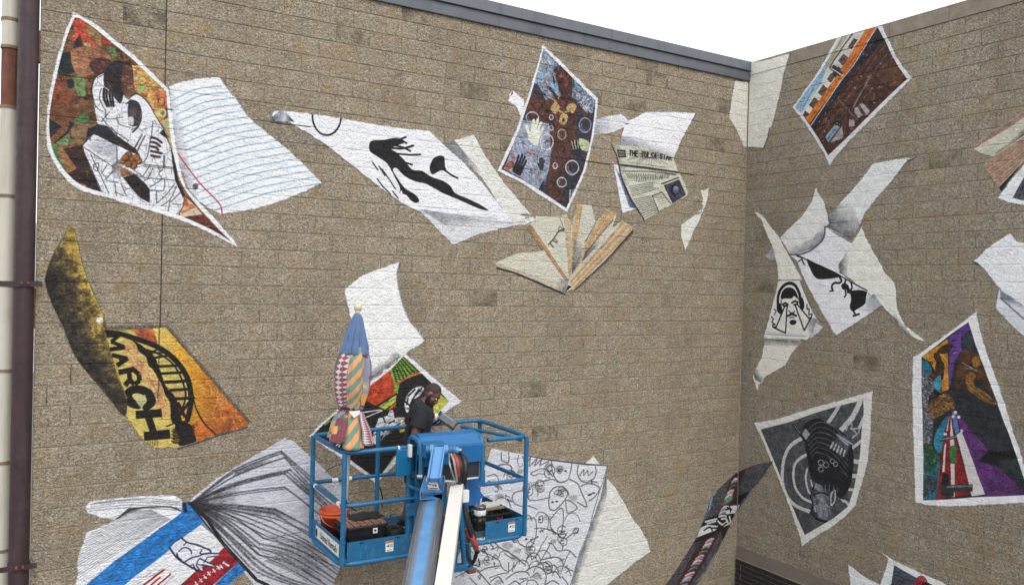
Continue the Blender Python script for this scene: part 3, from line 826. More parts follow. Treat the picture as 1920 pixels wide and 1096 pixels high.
for i in range(40):
    t = math.radians(i * 9 + 4)
    r0, r1 = 8 + 3 * (i % 3), 22 + 9 * ((i * 7) % 4)
    W.line([(c[0] + r0 * math.cos(t), c[1] + r0 * .45 * math.sin(t)), (c[0] + r1 * math.cos(t), c[1] + r1 * .42 * math.sin(t))], (96, 94, 90), 1.0, a=.55)
W.fill(vG(225, 390, 290, 395, 295, 450, 235, 448), (150, 148, 136)); W.line(vG(225, 390, 290, 395, 298, 450, 235, 450, 225, 390), (40, 40, 44), 1.8); W.line(vG(230, 415, 292, 420), (50, 50, 54), 1.4); W.line(vG(235, 432, 292, 437), (60, 60, 60), 1.2)
write(W, 'THE TULSA STAR', vG(328, 438)[0], vG(706, 478)[0], (1.0, -9.5), (34, 34, 38), 1.8)
for i in range(16):
    W.line([lerp(vG(330, 500)[0], vG(660, 545)[0], i / 16.0), lerp(vG(330, 500)[0], vG(660, 545)[0], (i + .7) / 16.0)], (90, 88, 84), 1.0, a=.7)
W.line(vG(240, 520, 480, 545, 770, 590), (44, 44, 50), 2.2); W.line(vG(245, 530, 500, 560, 740, 605), (110, 108, 104), 1.2); W.line(vG(275, 578, 500, 580, 745, 610), (60, 60, 62), 1.2)
rs = random.Random(5)
for (a, b, cc, d, n, m) in ((vG(300, 600)[0], vG(700, 610)[0], vG(320, 640)[0], vG(690, 640)[0], 26, 1), (vG(390, 645)[0], vG(640, 620)[0], vG(395, 670)[0], vG(640, 645)[0], 16, 1)):
    for i in range(n):
        t = i / n
        W.line([lerp(a, b, t), lerp(cc, d, t + rs.uniform(-.01, .01))], (80, 78, 76), 1.3, a=.8)
for i in range(6):
    a, b = lerp(vG(330, 715)[0], vG(360, 800)[0], i / 5.0), lerp(vG(610, 665)[0], vG(625, 720)[0], i / 5.0)
    k = rs.uniform(.7, 1)
    W.line(sm([a, lerp(a, b, .3), lerp(a, b, .6), lerp(a, b, k)], 2), (70, 70, 70), 1.2, a=.75, dry=.4)
for i in range(10):
    a, b = lerp(vG(372, 830)[0], vG(455, 995)[0], i / 9.0), lerp(vG(520, 800)[0], vG(590, 930)[0], i / 9.0)
    W.line([a, b], (76, 76, 74), 1.3, a=.8, dry=.3)
W.line(vG(530, 800, 620, 765, 700, 865), (60, 60, 62), 1.3); W.line(vG(535, 800, 590, 935), (60, 60, 62), 1.3)
for i in range(5):
    W.line([lerp(vG(560, 800)[0], vG(600, 870)[0], i / 4), lerp(vG(640, 780)[0], vG(680, 850)[0], i / 4)], (120, 118, 110), 1.0, a=.7)
W.mottle(vG(635, 705, 775, 650, 835, 790, 715, 865), [(34, 38, 52), (56, 62, 84), (90, 96, 118)], .3)
W.disc(vG(735, 745)[0], 9, 11, (30, 32, 44), soft=3); W.disc(vG(745, 740)[0], 5, 7, (150, 154, 166), soft=4); W.disc(vG(748, 762)[0], 5, 4, (90, 94, 108), soft=3)
W.line(vG(620, 690, 770, 635), (50, 50, 56), 1.6)
W.shade(vG(165, 335, 255, 345, 420, 950, 330, 800), (90, 88, 84), vG(230, 560)[0], vG(300, 545)[0], .45)
W.setclip()

# ---- falling ribbon of paper
page(W, 'painted_sheet', [(1313, 357), (1319, 357), (1329, 351), (1327, 365), (1324, 381), (1316, 398), (1312, 410), (1302, 430), (1293, 450), (1284, 470), (1281, 458), (1276, 440), (1277, 421), (1290, 412), (1306, 401), (1315, 392), (1317, 372)], 'twisted white paper ribbon falling near the inner corner', (222, 221, 212))
W.line([(1317, 386), (1314, 398), (1306, 402)], (90, 90, 90), 1.6, a=.7)

# ---- fanned open book
ob = sm(vH(105, 710, 250, 640, 400, 600, 620, 580), 3) + vH(520, 420, 440, 310, 470, 280, 540, 262, 540, 195, 700, 205, 840, 212, 870, 188, 915, 260, 935, 300, 960, 180, 985, 68, 1060, 80, 1150, 85, 1165, 170, 1192, 270, 1260, 200, 1310, 130, 1415, 175, 1400, 240, 1372, 330, 1420, 290, 1480, 255, 1605, 330,
     1590, 375, 1300, 690, 960, 1000, 930, 985, 850, 1040, 700, 970, 500, 880, 300, 800, 120, 752)
page(W, 'painted_book', ob, 'open book with fanned cream pages and brown page edges', (206, 202, 184), layer=0, grow=2.4)
BR, BR2 = (176, 128, 76), (150, 104, 66)
def edges(W, a0, b0, a1, b1, n, cols, w=1.2, al=.5):
    """Rows of page edge lines between two borders."""
    for i in range(n):
        t = (i + .5) / n
        W.line([lerp(a0, a1, t), lerp(b0, b1, t)], cols[(i * 7) % len(cols)], w, a=al, dry=.4)
W.fill(vH(640, 640, 880, 880, 905, 880, 905, 700, 860, 430, 930, 330, 960, 180, 1192, 270, 1180, 300, 1310, 400, 1372, 330, 1100, 760, 940, 960), (190, 184, 168), a=.35)
W.fill(vH(440, 310, 490, 290, 885, 880, 860, 905), (190, 150, 110)); edges(W, vH(445, 310)[0], vH(862, 900)[0], vH(488, 292)[0], vH(885, 880)[0], 5, [BR, BR2, (206, 170, 130)], 1.2)
W.fill(vH(640, 560, 480, 300, 430, 320, 620, 590), (140, 124, 100), a=.3)
W.fill(vH(985, 68, 1055, 80, 985, 460, 905, 890, 915, 600, 945, 300), (206, 176, 130)); edges(W, vH(985, 70)[0], vH(905, 880)[0], vH(1050, 82)[0], vH(925, 800)[0], 7, [BR, (214, 190, 150), BR2])
W.fill(vH(840, 200, 870, 188, 930, 300, 905, 800), (206, 190, 160)); edges(W, vH(845, 215)[0], vH(900, 860)[0], vH(925, 300)[0], vH(906, 800)[0], 4, [BR, BR2], 1.1)
W.fill(vH(1310, 130, 1415, 175, 1370, 260, 1100, 560, 930, 850, 960, 760, 1190, 290), (200, 168, 122)); edges(W, vH(1310, 135)[0], vH(925, 850)[0], vH(1410, 180)[0], vH(1000, 740)[0], 8, [BR, (216, 192, 150), BR2, (206, 150, 90)])
W.shade(vH(960, 400, 1180, 300, 1000, 700, 930, 840), (70, 78, 96), vH(945, 800)[0], vH(1060, 480)[0], .9)
W.shade(vH(1380, 260, 1370, 330, 1250, 480, 1040, 700, 1080, 580), (70, 78, 96), vH(1060, 690)[0], vH(1240, 450)[0], .9)
W.line(vH(1190, 275, 1080, 480), (90, 90, 96), 2, a=.6); W.line(vH(1375, 250, 1210, 440, 1090, 600), (80, 76, 76), 2, a=.6)
W.fill(vH(1480, 255, 1605, 330, 1585, 375, 960, 990, 900, 930, 1010, 780, 1300, 470), (206, 180, 140)); edges(W, vH(1480, 258)[0], vH(905, 925)[0], vH(1600, 345)[0], vH(960, 985)[0], 12, [BR, (224, 206, 176), BR2, (200, 160, 110), (190, 140, 110)], 1.5)
W.line(vH(1605, 350, 1300, 690, 965, 1002), (34, 36, 40), 2.6, a=.9); W.line(vH(120, 765, 300, 815, 500, 895, 850, 1045), (40, 46, 48), 2.4, a=.9, alpha=True)
edges(W, vH(110, 735)[0], vH(840, 1010)[0], vH(140, 720)[0], vH(820, 940)[0], 3, [BR, (196, 150, 120), BR2], 1.3)
W.fill(vH(855, 1035, 890, 950, 930, 965, 900, 990), (26, 26, 28)); W.shade(vH(760, 880, 905, 880, 880, 960, 850, 1040, 720, 980), (110, 108, 100), vH(870, 960)[0], vH(760, 900)[0], .6)
for ln, wd in ((vH(850, 340, 790, 370, 740, 440, 680, 510), 3), (vH(730, 470, 770, 490), 2.4), (vH(700, 500, 735, 545), 2.4), (vH(750, 450, 778, 480), 2), (vH(785, 360, 850, 365), 2.2), (vH(800, 220, 830, 300, 850, 360, 800, 310, 790, 350), 1.4)):
    W.line(sm(ln, 3), (70, 68, 74), wd * .7, a=.85)
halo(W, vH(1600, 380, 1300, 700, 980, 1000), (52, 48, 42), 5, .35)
# ---- curled cover and title page with a bridge
cov = sm(v0(292, 95, 320, 130, 350, 260, 390, 370, 445, 490, 452, 560, 480, 680, 542, 830), 4) + sm(v0(542, 830, 532, 912, 450, 815, 340, 685, 300, 610, 270, 530, 235, 460, 208, 395, 192, 330, 205, 280, 230, 215, 270, 150, 292, 95), 4)[1:-1]
ttl = vI(105, 118, 330, 116, 490, 110, 590, 98, 840, 390, 1060, 650, 1240, 850, 1234, 885, 1000, 945, 830, 1002, 690, 1046, 500, 1048, 430, 1005, 300, 830, 255, 740, 200, 450)
page(W, 'painted_book', ttl, 'yellow and orange title page with black bridge and large letters', (214, 190, 92), layer=0, grow=4)
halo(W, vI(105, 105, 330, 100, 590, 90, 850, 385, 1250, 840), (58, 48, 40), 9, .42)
W.line(vI(1236, 888, 1000, 955, 830, 1015, 690, 1056), (80, 84, 110), 2.6, a=.8, alpha=True)
W.setclip(ttl)
W.grad(vI(480, 100, 600, 90, 850, 390, 1250, 850, 1236, 890, 700, 1050, 560, 600), [(0, (226, 196, 96)), (.35, (228, 170, 40)), (.7, (214, 140, 30)), (1, (190, 110, 40))], vI(560, 560)[0], vI(1000, 560)[0], noise=.2)
W.mottle(vI(740, 860, 1000, 850, 1010, 710, 1080, 680, 1250, 840, 1236, 890, 820, 1010), [(196, 96, 40), (222, 116, 40), (150, 80, 40)], .6)
W.mottle(vI(330, 116, 490, 110, 530, 230, 400, 220), [(186, 84, 50), (200, 104, 60)], .4)
W.mottle(vI(260, 210, 350, 240, 440, 400, 560, 560, 620, 760, 560, 830, 470, 600, 330, 430, 270, 300), [(206, 130, 92), (222, 196, 120), (196, 96, 76), (226, 206, 140)], .6, a=.75)
W.fill(vI(520, 230, 700, 380, 760, 500, 780, 700, 700, 740, 600, 560, 480, 330), (206, 190, 92))
W.mottle(vI(640, 560, 760, 620, 720, 800, 640, 700), [(196, 140, 90), (206, 180, 100)], .3)
BK = (24, 22, 22)
W.dabs(vI(480, 110, 600, 100, 850, 390, 1240, 850, 1200, 880, 820, 800, 800, 500), [(236, 186, 70), (206, 120, 30), (190, 90, 36), (240, 206, 110), (226, 150, 40)], 150, 12, 2.0, 50, 25, 21, .55)
W.dabs(vI(740, 860, 1000, 850, 1080, 690, 1240, 850, 1000, 930, 830, 1000), [(150, 70, 36), (230, 130, 50), (120, 60, 34), (206, 96, 40)], 80, 9, 1.8, 60, 40, 22, .6)
W.dabs(vI(260, 215, 350, 245, 560, 560, 610, 760, 460, 600, 280, 300), [(236, 216, 150), (190, 90, 70), (206, 150, 100), (150, 90, 70)], 80, 10, 1.4, 60, 25, 23, .6)
W.fill(sm(vI(300, 180, 400, 240, 500, 330, 540, 420, 560, 480, 590, 560, 660, 640, 700, 760, 720, 870, 640, 850, 625, 700, 590, 640, 565, 570, 530, 500, 490, 430, 455, 400, 430, 330, 380, 290, 350, 230), 3, True), BK, rough=2)
W.line(sm(vI(120, 140, 220, 150, 300, 172, 450, 222, 580, 285, 690, 385, 760, 495, 786, 600, 790, 700, 765, 830), 4), BK, 10.5, rough=1)
W.line(sm(vI(420, 270, 540, 310, 640, 380, 700, 470, 735, 560, 750, 640, 730, 720, 680, 800), 4), BK, 3)
for a, b, wd in ((vI(470, 345, 640, 318), 0, 4), (vI(520, 408, 690, 402), 0, 4.5), (vI(540, 465, 720, 455), 0, 5), (vI(590, 532, 750, 524), 0, 5.4), (vI(630, 596, 775, 586), 0, 6), (vI(660, 664, 812, 656), 0, 6), (vI(690, 700, 740, 800), 0, 6), (vI(450, 305, 560, 262), 0, 3.4), (vI(690, 810, 775, 690), 0, 5), (vI(480, 300, 600, 300), 0, 3)):
    W.line(a, BK, wd, rough=.8)
W.fill(sm(vI(690, 830, 760, 850, 800, 880, 805, 930, 830, 1000, 700, 1034, 700, 960, 660, 900), 3, True), BK, rough=2.5)
for i in range(9):
    W.line(vI(700, 915 + i * 13, 650 - 12 * (i % 2), 905 + i * 13), BK, 1.8); W.line(vI(790, 880 + i * 12, 815 + 6 * (i % 2), 876 + i * 12), BK, 1.6)
W.line(sm(vI(808, 660, 840, 760, 900, 860, 985, 942), 4), BK, 2); W.line(vI(600, 880, 700, 840), BK, 2)
for st, wd in ((vI(105, 165, 232, 158), 8), (vI(226, 160, 160, 214, 262, 252), 6.5), (vI(140, 276, 268, 258), 8), (vI(165, 318, 288, 346), 8), (vI(290, 342, 205, 402), 8.5), (vI(222, 330, 252, 385), 6), (vI(218, 455, 345, 430), 10), (vI(335, 432, 378, 470, 385, 520, 345, 550, 310, 520, 300, 450), 8.5), (vI(300, 520, 270, 560), 9),
               (vI(355, 790, 560, 775), 15), (vI(420, 960, 625, 940), 17), (vI(452, 800, 500, 940), 13)):
    for i_ in range(len(st) - 1):
        W.bar(st[i_], st[i_ + 1], BK, wd * 1.02)
W.line(sm(vI(372, 712, 312, 690, 290, 630, 330, 592, 400, 592, 460, 630, 478, 690, 440, 725), 4), BK, 17, rough=1.2)
W.mottle(vI(340, 640, 430, 630, 440, 690, 400, 740, 360, 690), [(206, 206, 160), (190, 190, 130)], .2, a=.8)
for i in range(5):
    W.line(vI(450 + i * 18, 985, 452 + i * 18, 1030), (80, 70, 40), 2, a=.5)
W.line(vI(540, 100, 536, 560, 524, 660), (40, 34, 30), 1.4, a=.8)
W.setclip()
page(W, 'painted_book', cov, 'dark mustard book cover curling upright with a bright right edge', (84, 70, 40), layer=1, grow=2)
W.setclip(cov)
W.grad(cov, [(0, (40, 37, 35)), (.38, (72, 62, 46)), (.66, (132, 108, 54)), (.88, (204, 172, 72)), (1, (176, 148, 60))], v0(230, 420)[0], v0(425, 360)[0], noise=.18, soft=3)
W.dabs(cov, [(44, 40, 36), (112, 94, 52), (72, 62, 44), (146, 120, 60), (38, 36, 34)], 260, 9, 1.6, 70, 40, 24, .38)
W.shade(v0(300, 600, 480, 560, 560, 830, 530, 920), (40, 36, 34), v0(400, 780)[0], v0(430, 540)[0], .6)
W.mottle(v0(285, 95, 325, 140, 350, 260, 320, 250, 280, 160), [(190, 162, 66), (150, 124, 56)], .3, a=.8)
W.line(sm(v0(320, 135, 350, 260, 390, 370, 440, 485), 4), (206, 182, 84), 3, a=.6, soft=3)
W.mottle(v0(412, 490, 438, 488, 440, 515, 418, 520), [(206, 200, 180), (230, 226, 214)], .1, rough=2)
W.line(sm(v0(450, 560, 480, 680, 540, 830), 4), (176, 152, 76), 3, a=.55, soft=3)
W.setclip()

# ---- plain page above the umbrella, and the diamond poster behind the painter
wp = sm([(646, 548), (650, 539), (672, 522), (698, 509), (725, 499), (749, 491)], 3) + sm([(749, 491), (744, 512), (746, 536), (750, 555), (764, 595), (780, 617), (797, 638)], 3)[1:] + [(790, 644), (770, 655), (762, 661), (748, 672), (689, 716), (682, 690), (666, 620), (655, 588)]
page(W, 'painted_sheet', wp, 'plain white sheet curling above the closed umbrella', (230, 230, 228))
W.grad(v3(516, 85, 524, 88, 536, 155, 505, 150), [(0, (50, 54, 84)), (1, (196, 200, 212))], (749, 492), (752, 516)); W.fill(v3(636, 478, 668, 465, 664, 480, 645, 486), (54, 58, 78), soft=2)
W.line(sm([(749, 491), (744, 512), (746, 536), (750, 555), (764, 595), (797, 638)], 4), (150, 152, 160), 1.6, a=.7, soft=3)
W.setclip(wp); W.shade([(752, 668), (689, 716), (684, 700), (735, 655)], (90, 90, 92), (720, 692), (711, 678), .7); W.setclip()
dia = vJ(780, 88, 900, 190, 1050, 320, 1195, 440, 1070, 520, 985, 575, 800, 800, 570, 1040, 350, 880, 200, 780, 75, 692, 160, 600, 260, 520, 500, 310, 660, 195)
din = vJ(765, 108, 860, 195, 1010, 340, 1100, 440, 1030, 510, 960, 580, 720, 830, 572, 1010, 380, 870, 220, 750, 105, 685, 180, 605, 280, 520, 520, 325, 665, 215)
page(W, 'painted_sheet', dia, 'diamond shaped poster in black, red, green and white behind the painter', (222, 222, 226), layer=1, grow=2)
W.setclip(din)
W.fill(din, (30, 29, 31), rough=1)
W.mottle(vJ(665, 185, 705, 305, 730, 380, 570, 475, 470, 420, 500, 310), [(206, 62, 28), (222, 78, 36)], .4)
W.mottle(vJ(660, 190, 770, 95, 880, 215, 700, 310), [(120, 176, 50), (140, 194, 62)], .4)
for r in range(6):
    for c2 in range(7):
        p = lerp(lerp(vJ(690, 200)[0], vJ(775, 120)[0], c2 / 6), lerp(vJ(715, 290)[0], vJ(865, 210)[0], c2 / 6), r / 5)
        W.line([(p[0] - 1.6, p[1] - .7), (p[0] + 1.6, p[1] + .9)], (34, 44, 28), 2.2)
W.line(sm(vJ(700, 320, 800, 260, 900, 225), 3), (222, 120, 60), 4); W.fill(vJ(700, 320, 740, 310, 720, 380, 700, 390), (130, 180, 60))
W.mottle(vJ(580, 475, 715, 390, 710, 440, 630, 500), [(190, 214, 60), (206, 222, 80), (170, 200, 50)], .3); W.fill(vJ(640, 505, 712, 445, 708, 480), (222, 110, 40))
W.fill(vJ(560, 470, 720, 375, 718, 388, 578, 480), (30, 30, 30))
W.mottle(sm(vJ(775, 490, 780, 420, 820, 360, 870, 330, 920, 340, 880, 400, 820, 440, 800, 520), 3, True), [(226, 226, 226), (210, 212, 216)], .4)
for ln in (vJ(800, 400, 850, 350), vJ(830, 430, 880, 350), vJ(790, 460, 800, 420), vJ(860, 390, 900, 345), vJ(780, 440, 812, 470)):
    W.line(ln, (34, 32, 34), 3)
W.mottle(vJ(545, 690, 580, 560, 650, 545, 665, 500, 690, 505, 700, 560, 780, 555, 760, 600, 690, 650, 600, 690, 590, 760, 530, 750), [(222, 222, 226), (206, 208, 214), (228, 228, 230)], .4, rough=3)
for ln in (vJ(620, 560, 630, 590), vJ(660, 600, 700, 580), vJ(680, 640, 740, 600), vJ(600, 640, 620, 660)):
    W.line(ln, (30, 30, 32), 2.6)
for ln in (vJ(470, 520, 600, 500), vJ(480, 560, 610, 505), vJ(500, 650, 560, 655), vJ(360, 820, 470, 770), vJ(270, 800, 300, 760), vJ(250, 780, 290, 750)):
    W.line(ln, (214, 214, 216), 1.8)
W.dabs(din, [(50, 48, 52), (16, 15, 16)], 120, 12, 1.8, 150, 40, 25, .6)
W.dabs(vJ(550, 690, 600, 570, 690, 560, 760, 570, 690, 640, 590, 740), [(30, 30, 32), (232, 232, 234), (150, 150, 156)], 46, 10, 1.4, 150, 30, 26, .85)
W.dabs(vJ(480, 320, 660, 200, 700, 320, 720, 380, 570, 470), [(232, 96, 50), (180, 44, 20)], 50, 10, 1.6, 140, 30, 27, .45)
W.mottle(vJ(735, 640, 770, 570, 780, 600, 775, 660, 740, 670), [(222, 150, 60), (206, 176, 80)], .2)
W.mottle(vJ(985, 480, 1040, 390, 1105, 440, 1030, 510, 985, 545), [(206, 206, 60), (180, 186, 70), (226, 220, 90)], .3)
W.mottle(vJ(610, 960, 680, 860, 720, 820, 720, 850, 640, 960), [(90, 150, 60), (110, 170, 80)], .3); W.fill(vJ(180, 605, 225, 570, 235, 585, 190, 615), (130, 180, 80)); W.fill(vJ(200, 740, 240, 750, 240, 780), (206, 90, 60))
W.setclip()

# ---- large open book at the foot of the wall
bk_l = sm(vK(112, 290, 165, 225, 400, 190, 700, 168, 985, 157, 1060, 175, 1125, 212), 3) + vK(1128, 330, 1100, 350, 700, 640, 300, 930, 100, 1096, 60, 1300, -60, 1300, 10, 1085, 30, 960, 20, 860, 60, 720, 110, 590, 125, 545, 250, 490, 420, 420, 395, 412, 250, 380, 140, 345)
bk_r = vL(50, 495, 250, 330, 520, 170, 740, 38, 800, 60, 900, 150, 960, 200, 1080, 320, 1190, 420, 1200, 700, 1130, 990, 1110, 1040, 1090, 1110, 1060, 1200, 600, 1200, 500, 1070, 390, 950, 255, 810, 160, 665, 70, 540)
bk_c = vK(1130, 225, 1190, 225, 1340, 400, 1560, 680, 1720, 850, 1790, 940, 1640, 1060, 1500, 1200, 1450, 1300, -40, 1300, 100, 1096, 420, 840, 700, 640, 1110, 345)
page(W, 'painted_book', bk_l, 'white left page block of the large open book, ruled with thin lines', (228, 228, 232), layer=0, grow=2.4)
W.setclip(bk_l)
rs = random.Random(3)
for i in range(22):
    t = i / 21
    a = lerp(vK(425, 425)[0], vK(70, 1110)[0], t); a = (a[0] - 30 + 40 * math.sin(t * 3.1) * -.4, a[1])
    b = lerp(vK(860, 300)[0], vK(1110, 335)[0], t)
    m1 = lerp(a, b, .5); m1 = (m1[0], m1[1] - 5 + 6 * t)
    s0 = rs.uniform(0, .08); s1 = rs.uniform(.85, 1.0)
    W.line([lerp(a, b, s0)] + sm([lerp(a, b, .15), (lerp(a, b, .5)[0], lerp(a, b, .5)[1] - 5 * (1 - t)), b], 4)[:-1], (92, 94, 106), rs.uniform(.7, 1.3), a=rs.uniform(.5, .85), dry=.3, rough=.5)
for a, b, c2 in ((vK(165, 250)[0], vK(600, 205)[0], vK(1120, 240)[0]), (vK(165, 275)[0], vK(600, 225)[0], vK(1120, 260)[0]), (vK(130, 300)[0], vK(600, 255)[0], vK(1110, 290)[0]), (vK(150, 320)[0], vK(560, 285)[0], vK(1090, 310)[0]), (vK(200, 235)[0], vK(700, 190)[0], vK(1110, 225)[0])):
    W.line(sm([a, b, c2], 5), (70, 72, 86), 1.4, a=.7, dry=.4)
W.line(sm(vK(440, 400, 620, 300, 860, 278, 1010, 280, 1110, 318), 5), (50, 52, 62), 2.4, a=.85)
W.shade(vK(420, 410, 560, 290, 860, 260, 860, 290, 640, 330, 480, 400), (50, 52, 60), vK(600, 290)[0], vK(620, 345)[0], .85)
W.setclip()
page(W, 'painted_book', bk_r, 'grey sketched right pages of the large open book, fanned out', (206, 206, 216), layer=0, grow=2.4)
W.setclip(bk_r)
CH = (44, 44, 52)
o = vL(70, 510)[0]
fan = [(vL(380, 270, 715, 135), vL(960, 350, 1190, 540), 3.6), (vL(380, 285, 720, 150), vL(950, 370, 1190, 570), 3), (vL(390, 310, 740, 180), vL(940, 400, 1190, 610), 3), (vL(400, 360, 780, 270), vL(950, 430, 1190, 660), 4), (vL(400, 380, 740, 295), vL(930, 460, 1190, 700), 3.2), (vL(400, 370, 760, 285), vL(960, 460, 1190, 680), 2.6),
       (vL(420, 430, 740, 392), vL(930, 540, 1190, 760), 2.4), (vL(420, 445, 745, 405), vL(800, 440, 950, 560), 1.8), (vL(400, 525, 670, 550), vL(930, 690, 1190, 850), 4), (vL(400, 545, 660, 580), vL(920, 740, 1180, 880), 3.4),
       (vL(380, 560, 650, 640), vL(900, 780, 1160, 930), 2.4), (vL(380, 580, 660, 690), vL(900, 800, 1150, 960), 2.4), (vL(360, 600, 640, 720), vL(880, 820, 1130, 1000), 2), (vL(340, 590, 590, 760), vL(860, 850, 1120, 1020), 2.6),
       (vL(320, 620, 560, 800), vL(820, 870, 1110, 1060), 3), (vL(320, 640, 560, 840), vL(800, 900, 1090, 1080), 2.2), (vL(300, 650, 560, 880), vL(780, 940, 1060, 1110), 2.6), (vL(300, 700, 520, 900), vL(700, 1020, 980, 1120), 4.2), (vL(300, 720, 480, 900), vL(600, 1000, 900, 1120), 5), (vL(280, 740, 430, 900), vL(540, 1000, 800, 1100), 3),
       (vL(330, 610, 600, 740), vL(880, 860, 1140, 980), 1.8), (vL(350, 560, 640, 610), vL(920, 720, 1180, 900), 2), (vL(300, 630, 500, 810), vL(700, 880, 1000, 1060), 2), (vL(310, 670, 540, 870), vL(740, 960, 1020, 1120), 1.8)]
for f1, f2, wd in fan:
    W.line(sm([o] + f1, 5), CH, wd, a=.8, dry=.35, rough=1.2); W.line([f1[-1]] + sm([f1[-1]] + f2, 5)[1:], CH, wd * .9, a=.7, dry=.45, rough=1.4)
for i in range(26):
    t = i / 25
    a = lerp(vL(620, 720)[0], vL(560, 900)[0], t); b = lerp(vL(1150, 900)[0], vL(980, 1110)[0], t)
    W.line(sm([lerp(a, b, rs.uniform(0, .3)), (lerp(a, b, .5)[0], lerp(a, b, .5)[1] - 3), lerp(a, b, rs.uniform(.7, 1))], 4), CH, 1.3, a=.55, dry=.5)
W.shade(vL(60, 500, 420, 330, 420, 600, 260, 700), (50, 50, 56), vL(80, 515)[0], vL(420, 520)[0], .8)
W.shade(vL(380, 280, 715, 135, 740, 180, 380, 320), (60, 60, 68), vL(560, 230)[0], vL(570, 180)[0], .5)
W.shade(vL(740, 285, 960, 430, 940, 480, 760, 330), (60, 60, 68), vL(840, 390)[0], vL(860, 340)[0], .5)
W.shade(vL(400, 530, 680, 550, 960, 700, 900, 740, 640, 610, 400, 570), (60, 60, 68), vL(660, 560)[0], vL(640, 630)[0], .5)
W.line(vL(600, 765, 860, 715), (110, 110, 120), 1.4, a=.7)
W.line(vL(40, 495, 180, 620, 300, 800, 420, 930, 540, 1060, 620, 1096), (28, 28, 34), 6, a=.95)
W.setclip()
page(W, 'painted_book', bk_c, 'blue, white and red cover of the large open book with a drawn hand', (226, 226, 228), layer=1, grow=2)
W.setclip(bk_c)
BL = [(26, 120, 206), (36, 132, 216), (22, 108, 190)]
W.mottle(vK(1130, 225, 1190, 225, 1350, 440, 1140, 590, 900, 800, 620, 1010, 500, 1110, 380, 1300, -60, 1300, 120, 1090, 420, 840, 800, 570), BL, .6)
W.mottle(vK(1185, 330, 1240, 340, 1270, 400, 1210, 390), [(90, 150, 206), (60, 130, 200)], .2, a=.6)
W.mottle(vK(1570, 690, 1720, 850, 1450, 1090, 1360, 1300, 900, 1300, 1110, 1090, 1240, 970, 1440, 830), [(166, 24, 36), (180, 30, 42), (150, 22, 34)], .5)
W.mottle(vK(1720, 850, 1790, 940, 1640, 1060, 1480, 1300, 1400, 1300, 1480, 1070), BL, .5)
W.grad(vK(1340, 400, 1400, 440, 1600, 680, 1560, 700, 1450, 570, 1330, 470), [(0, (120, 132, 150)), (1, (190, 194, 200))], vK(1400, 480)[0], vK(1480, 640)[0])
W.fill(sm(vK(1120, 610, 1180, 650, 1300, 680, 1400, 720, 1420, 760, 1510, 760, 1490, 795, 1430, 800, 1400, 850, 1470, 880, 1450, 905, 1370, 890, 1330, 900, 1340, 950, 1290, 950, 1200, 890, 1080, 800, 1000, 700), 2, True), (222, 224, 232))
NV = (44, 52, 84)
for ln, wd in ((vK(1118, 600, 1180, 650, 1280, 672, 1380, 715, 1415, 730, 1415, 760, 1330, 770), 2.4), (vK(990, 700, 1060, 800, 1140, 860, 1260, 930, 1340, 960), 2.6), (vK(1090, 740, 1130, 708, 1180, 705, 1215, 735, 1222, 765), 2), (vK(1170, 650, 1140, 675), 1.8), (vK(1070, 770, 1075, 800, 1110, 830), 3.4), (vK(1140, 860, 1220, 810, 1300, 790, 1360, 765, 1510, 765), 2),
               (vK(1400, 800, 1500, 790), 1.6), (vK(1310, 815, 1400, 860, 1465, 885), 2), (vK(1330, 880, 1440, 905), 1.8), (vK(1270, 880, 1300, 930, 1335, 950), 1.8), (vK(1240, 880, 1270, 950), 1.8), (vK(1330, 730, 1310, 760, 1340, 775), 1.8), (vK(1300, 820, 1280, 870, 1340, 890), 1.6), (vK(1230, 880, 1200, 900), 1.6), (vK(1350, 860, 1390, 800), 1.5)):
    W.line(sm(ln, 3), NV, wd, rough=.7)
for ln, wd in ((vK(930, 935, 830, 1010, 700, 1110), 3.6), (vK(1000, 980, 920, 1050, 830, 1120), 3), (vK(890, 1015, 800, 1090), 2.6)):
    W.line(ln, (170, 26, 40), wd)
for ln in (vK(980, 935, 760, 940), vK(1040, 1000, 930, 1096), vK(870, 960, 600, 1110), vK(1030, 990, 980, 1040), vK(800, 960, 640, 1060)):
    W.line(ln, (110, 112, 120), 1.4, a=.6, dry=.5)
for i, (x, y) in enumerate(((1275, 1080), (1320, 1045), (1365, 1010), (1405, 975), (1460, 945), (1505, 915), (1535, 900))):
    W.line(vK(x - 14, y - 18, x + 12, y + 14), (224, 220, 222), 2); W.line(vK(x - 14, y + 10, x + 12, y - 16 if i % 2 else y + 4), (224, 220, 222), 1.8)
W.line(vK(1555, 860, 1610, 890), (226, 224, 226), 2.6); W.line(vK(1560, 850, 1550, 870), (226, 224, 226), 2)
W.line(vK(1140, 230, 1160, 320), (34, 38, 44), 7); W.line(vK(1190, 225, 1350, 420, 1560, 680, 1720, 850, 1800, 945), (30, 32, 38), 3.4)
W.line(vK(1340, 480, 1140, 600), (226, 226, 228), 1.2); 
W.setclip()

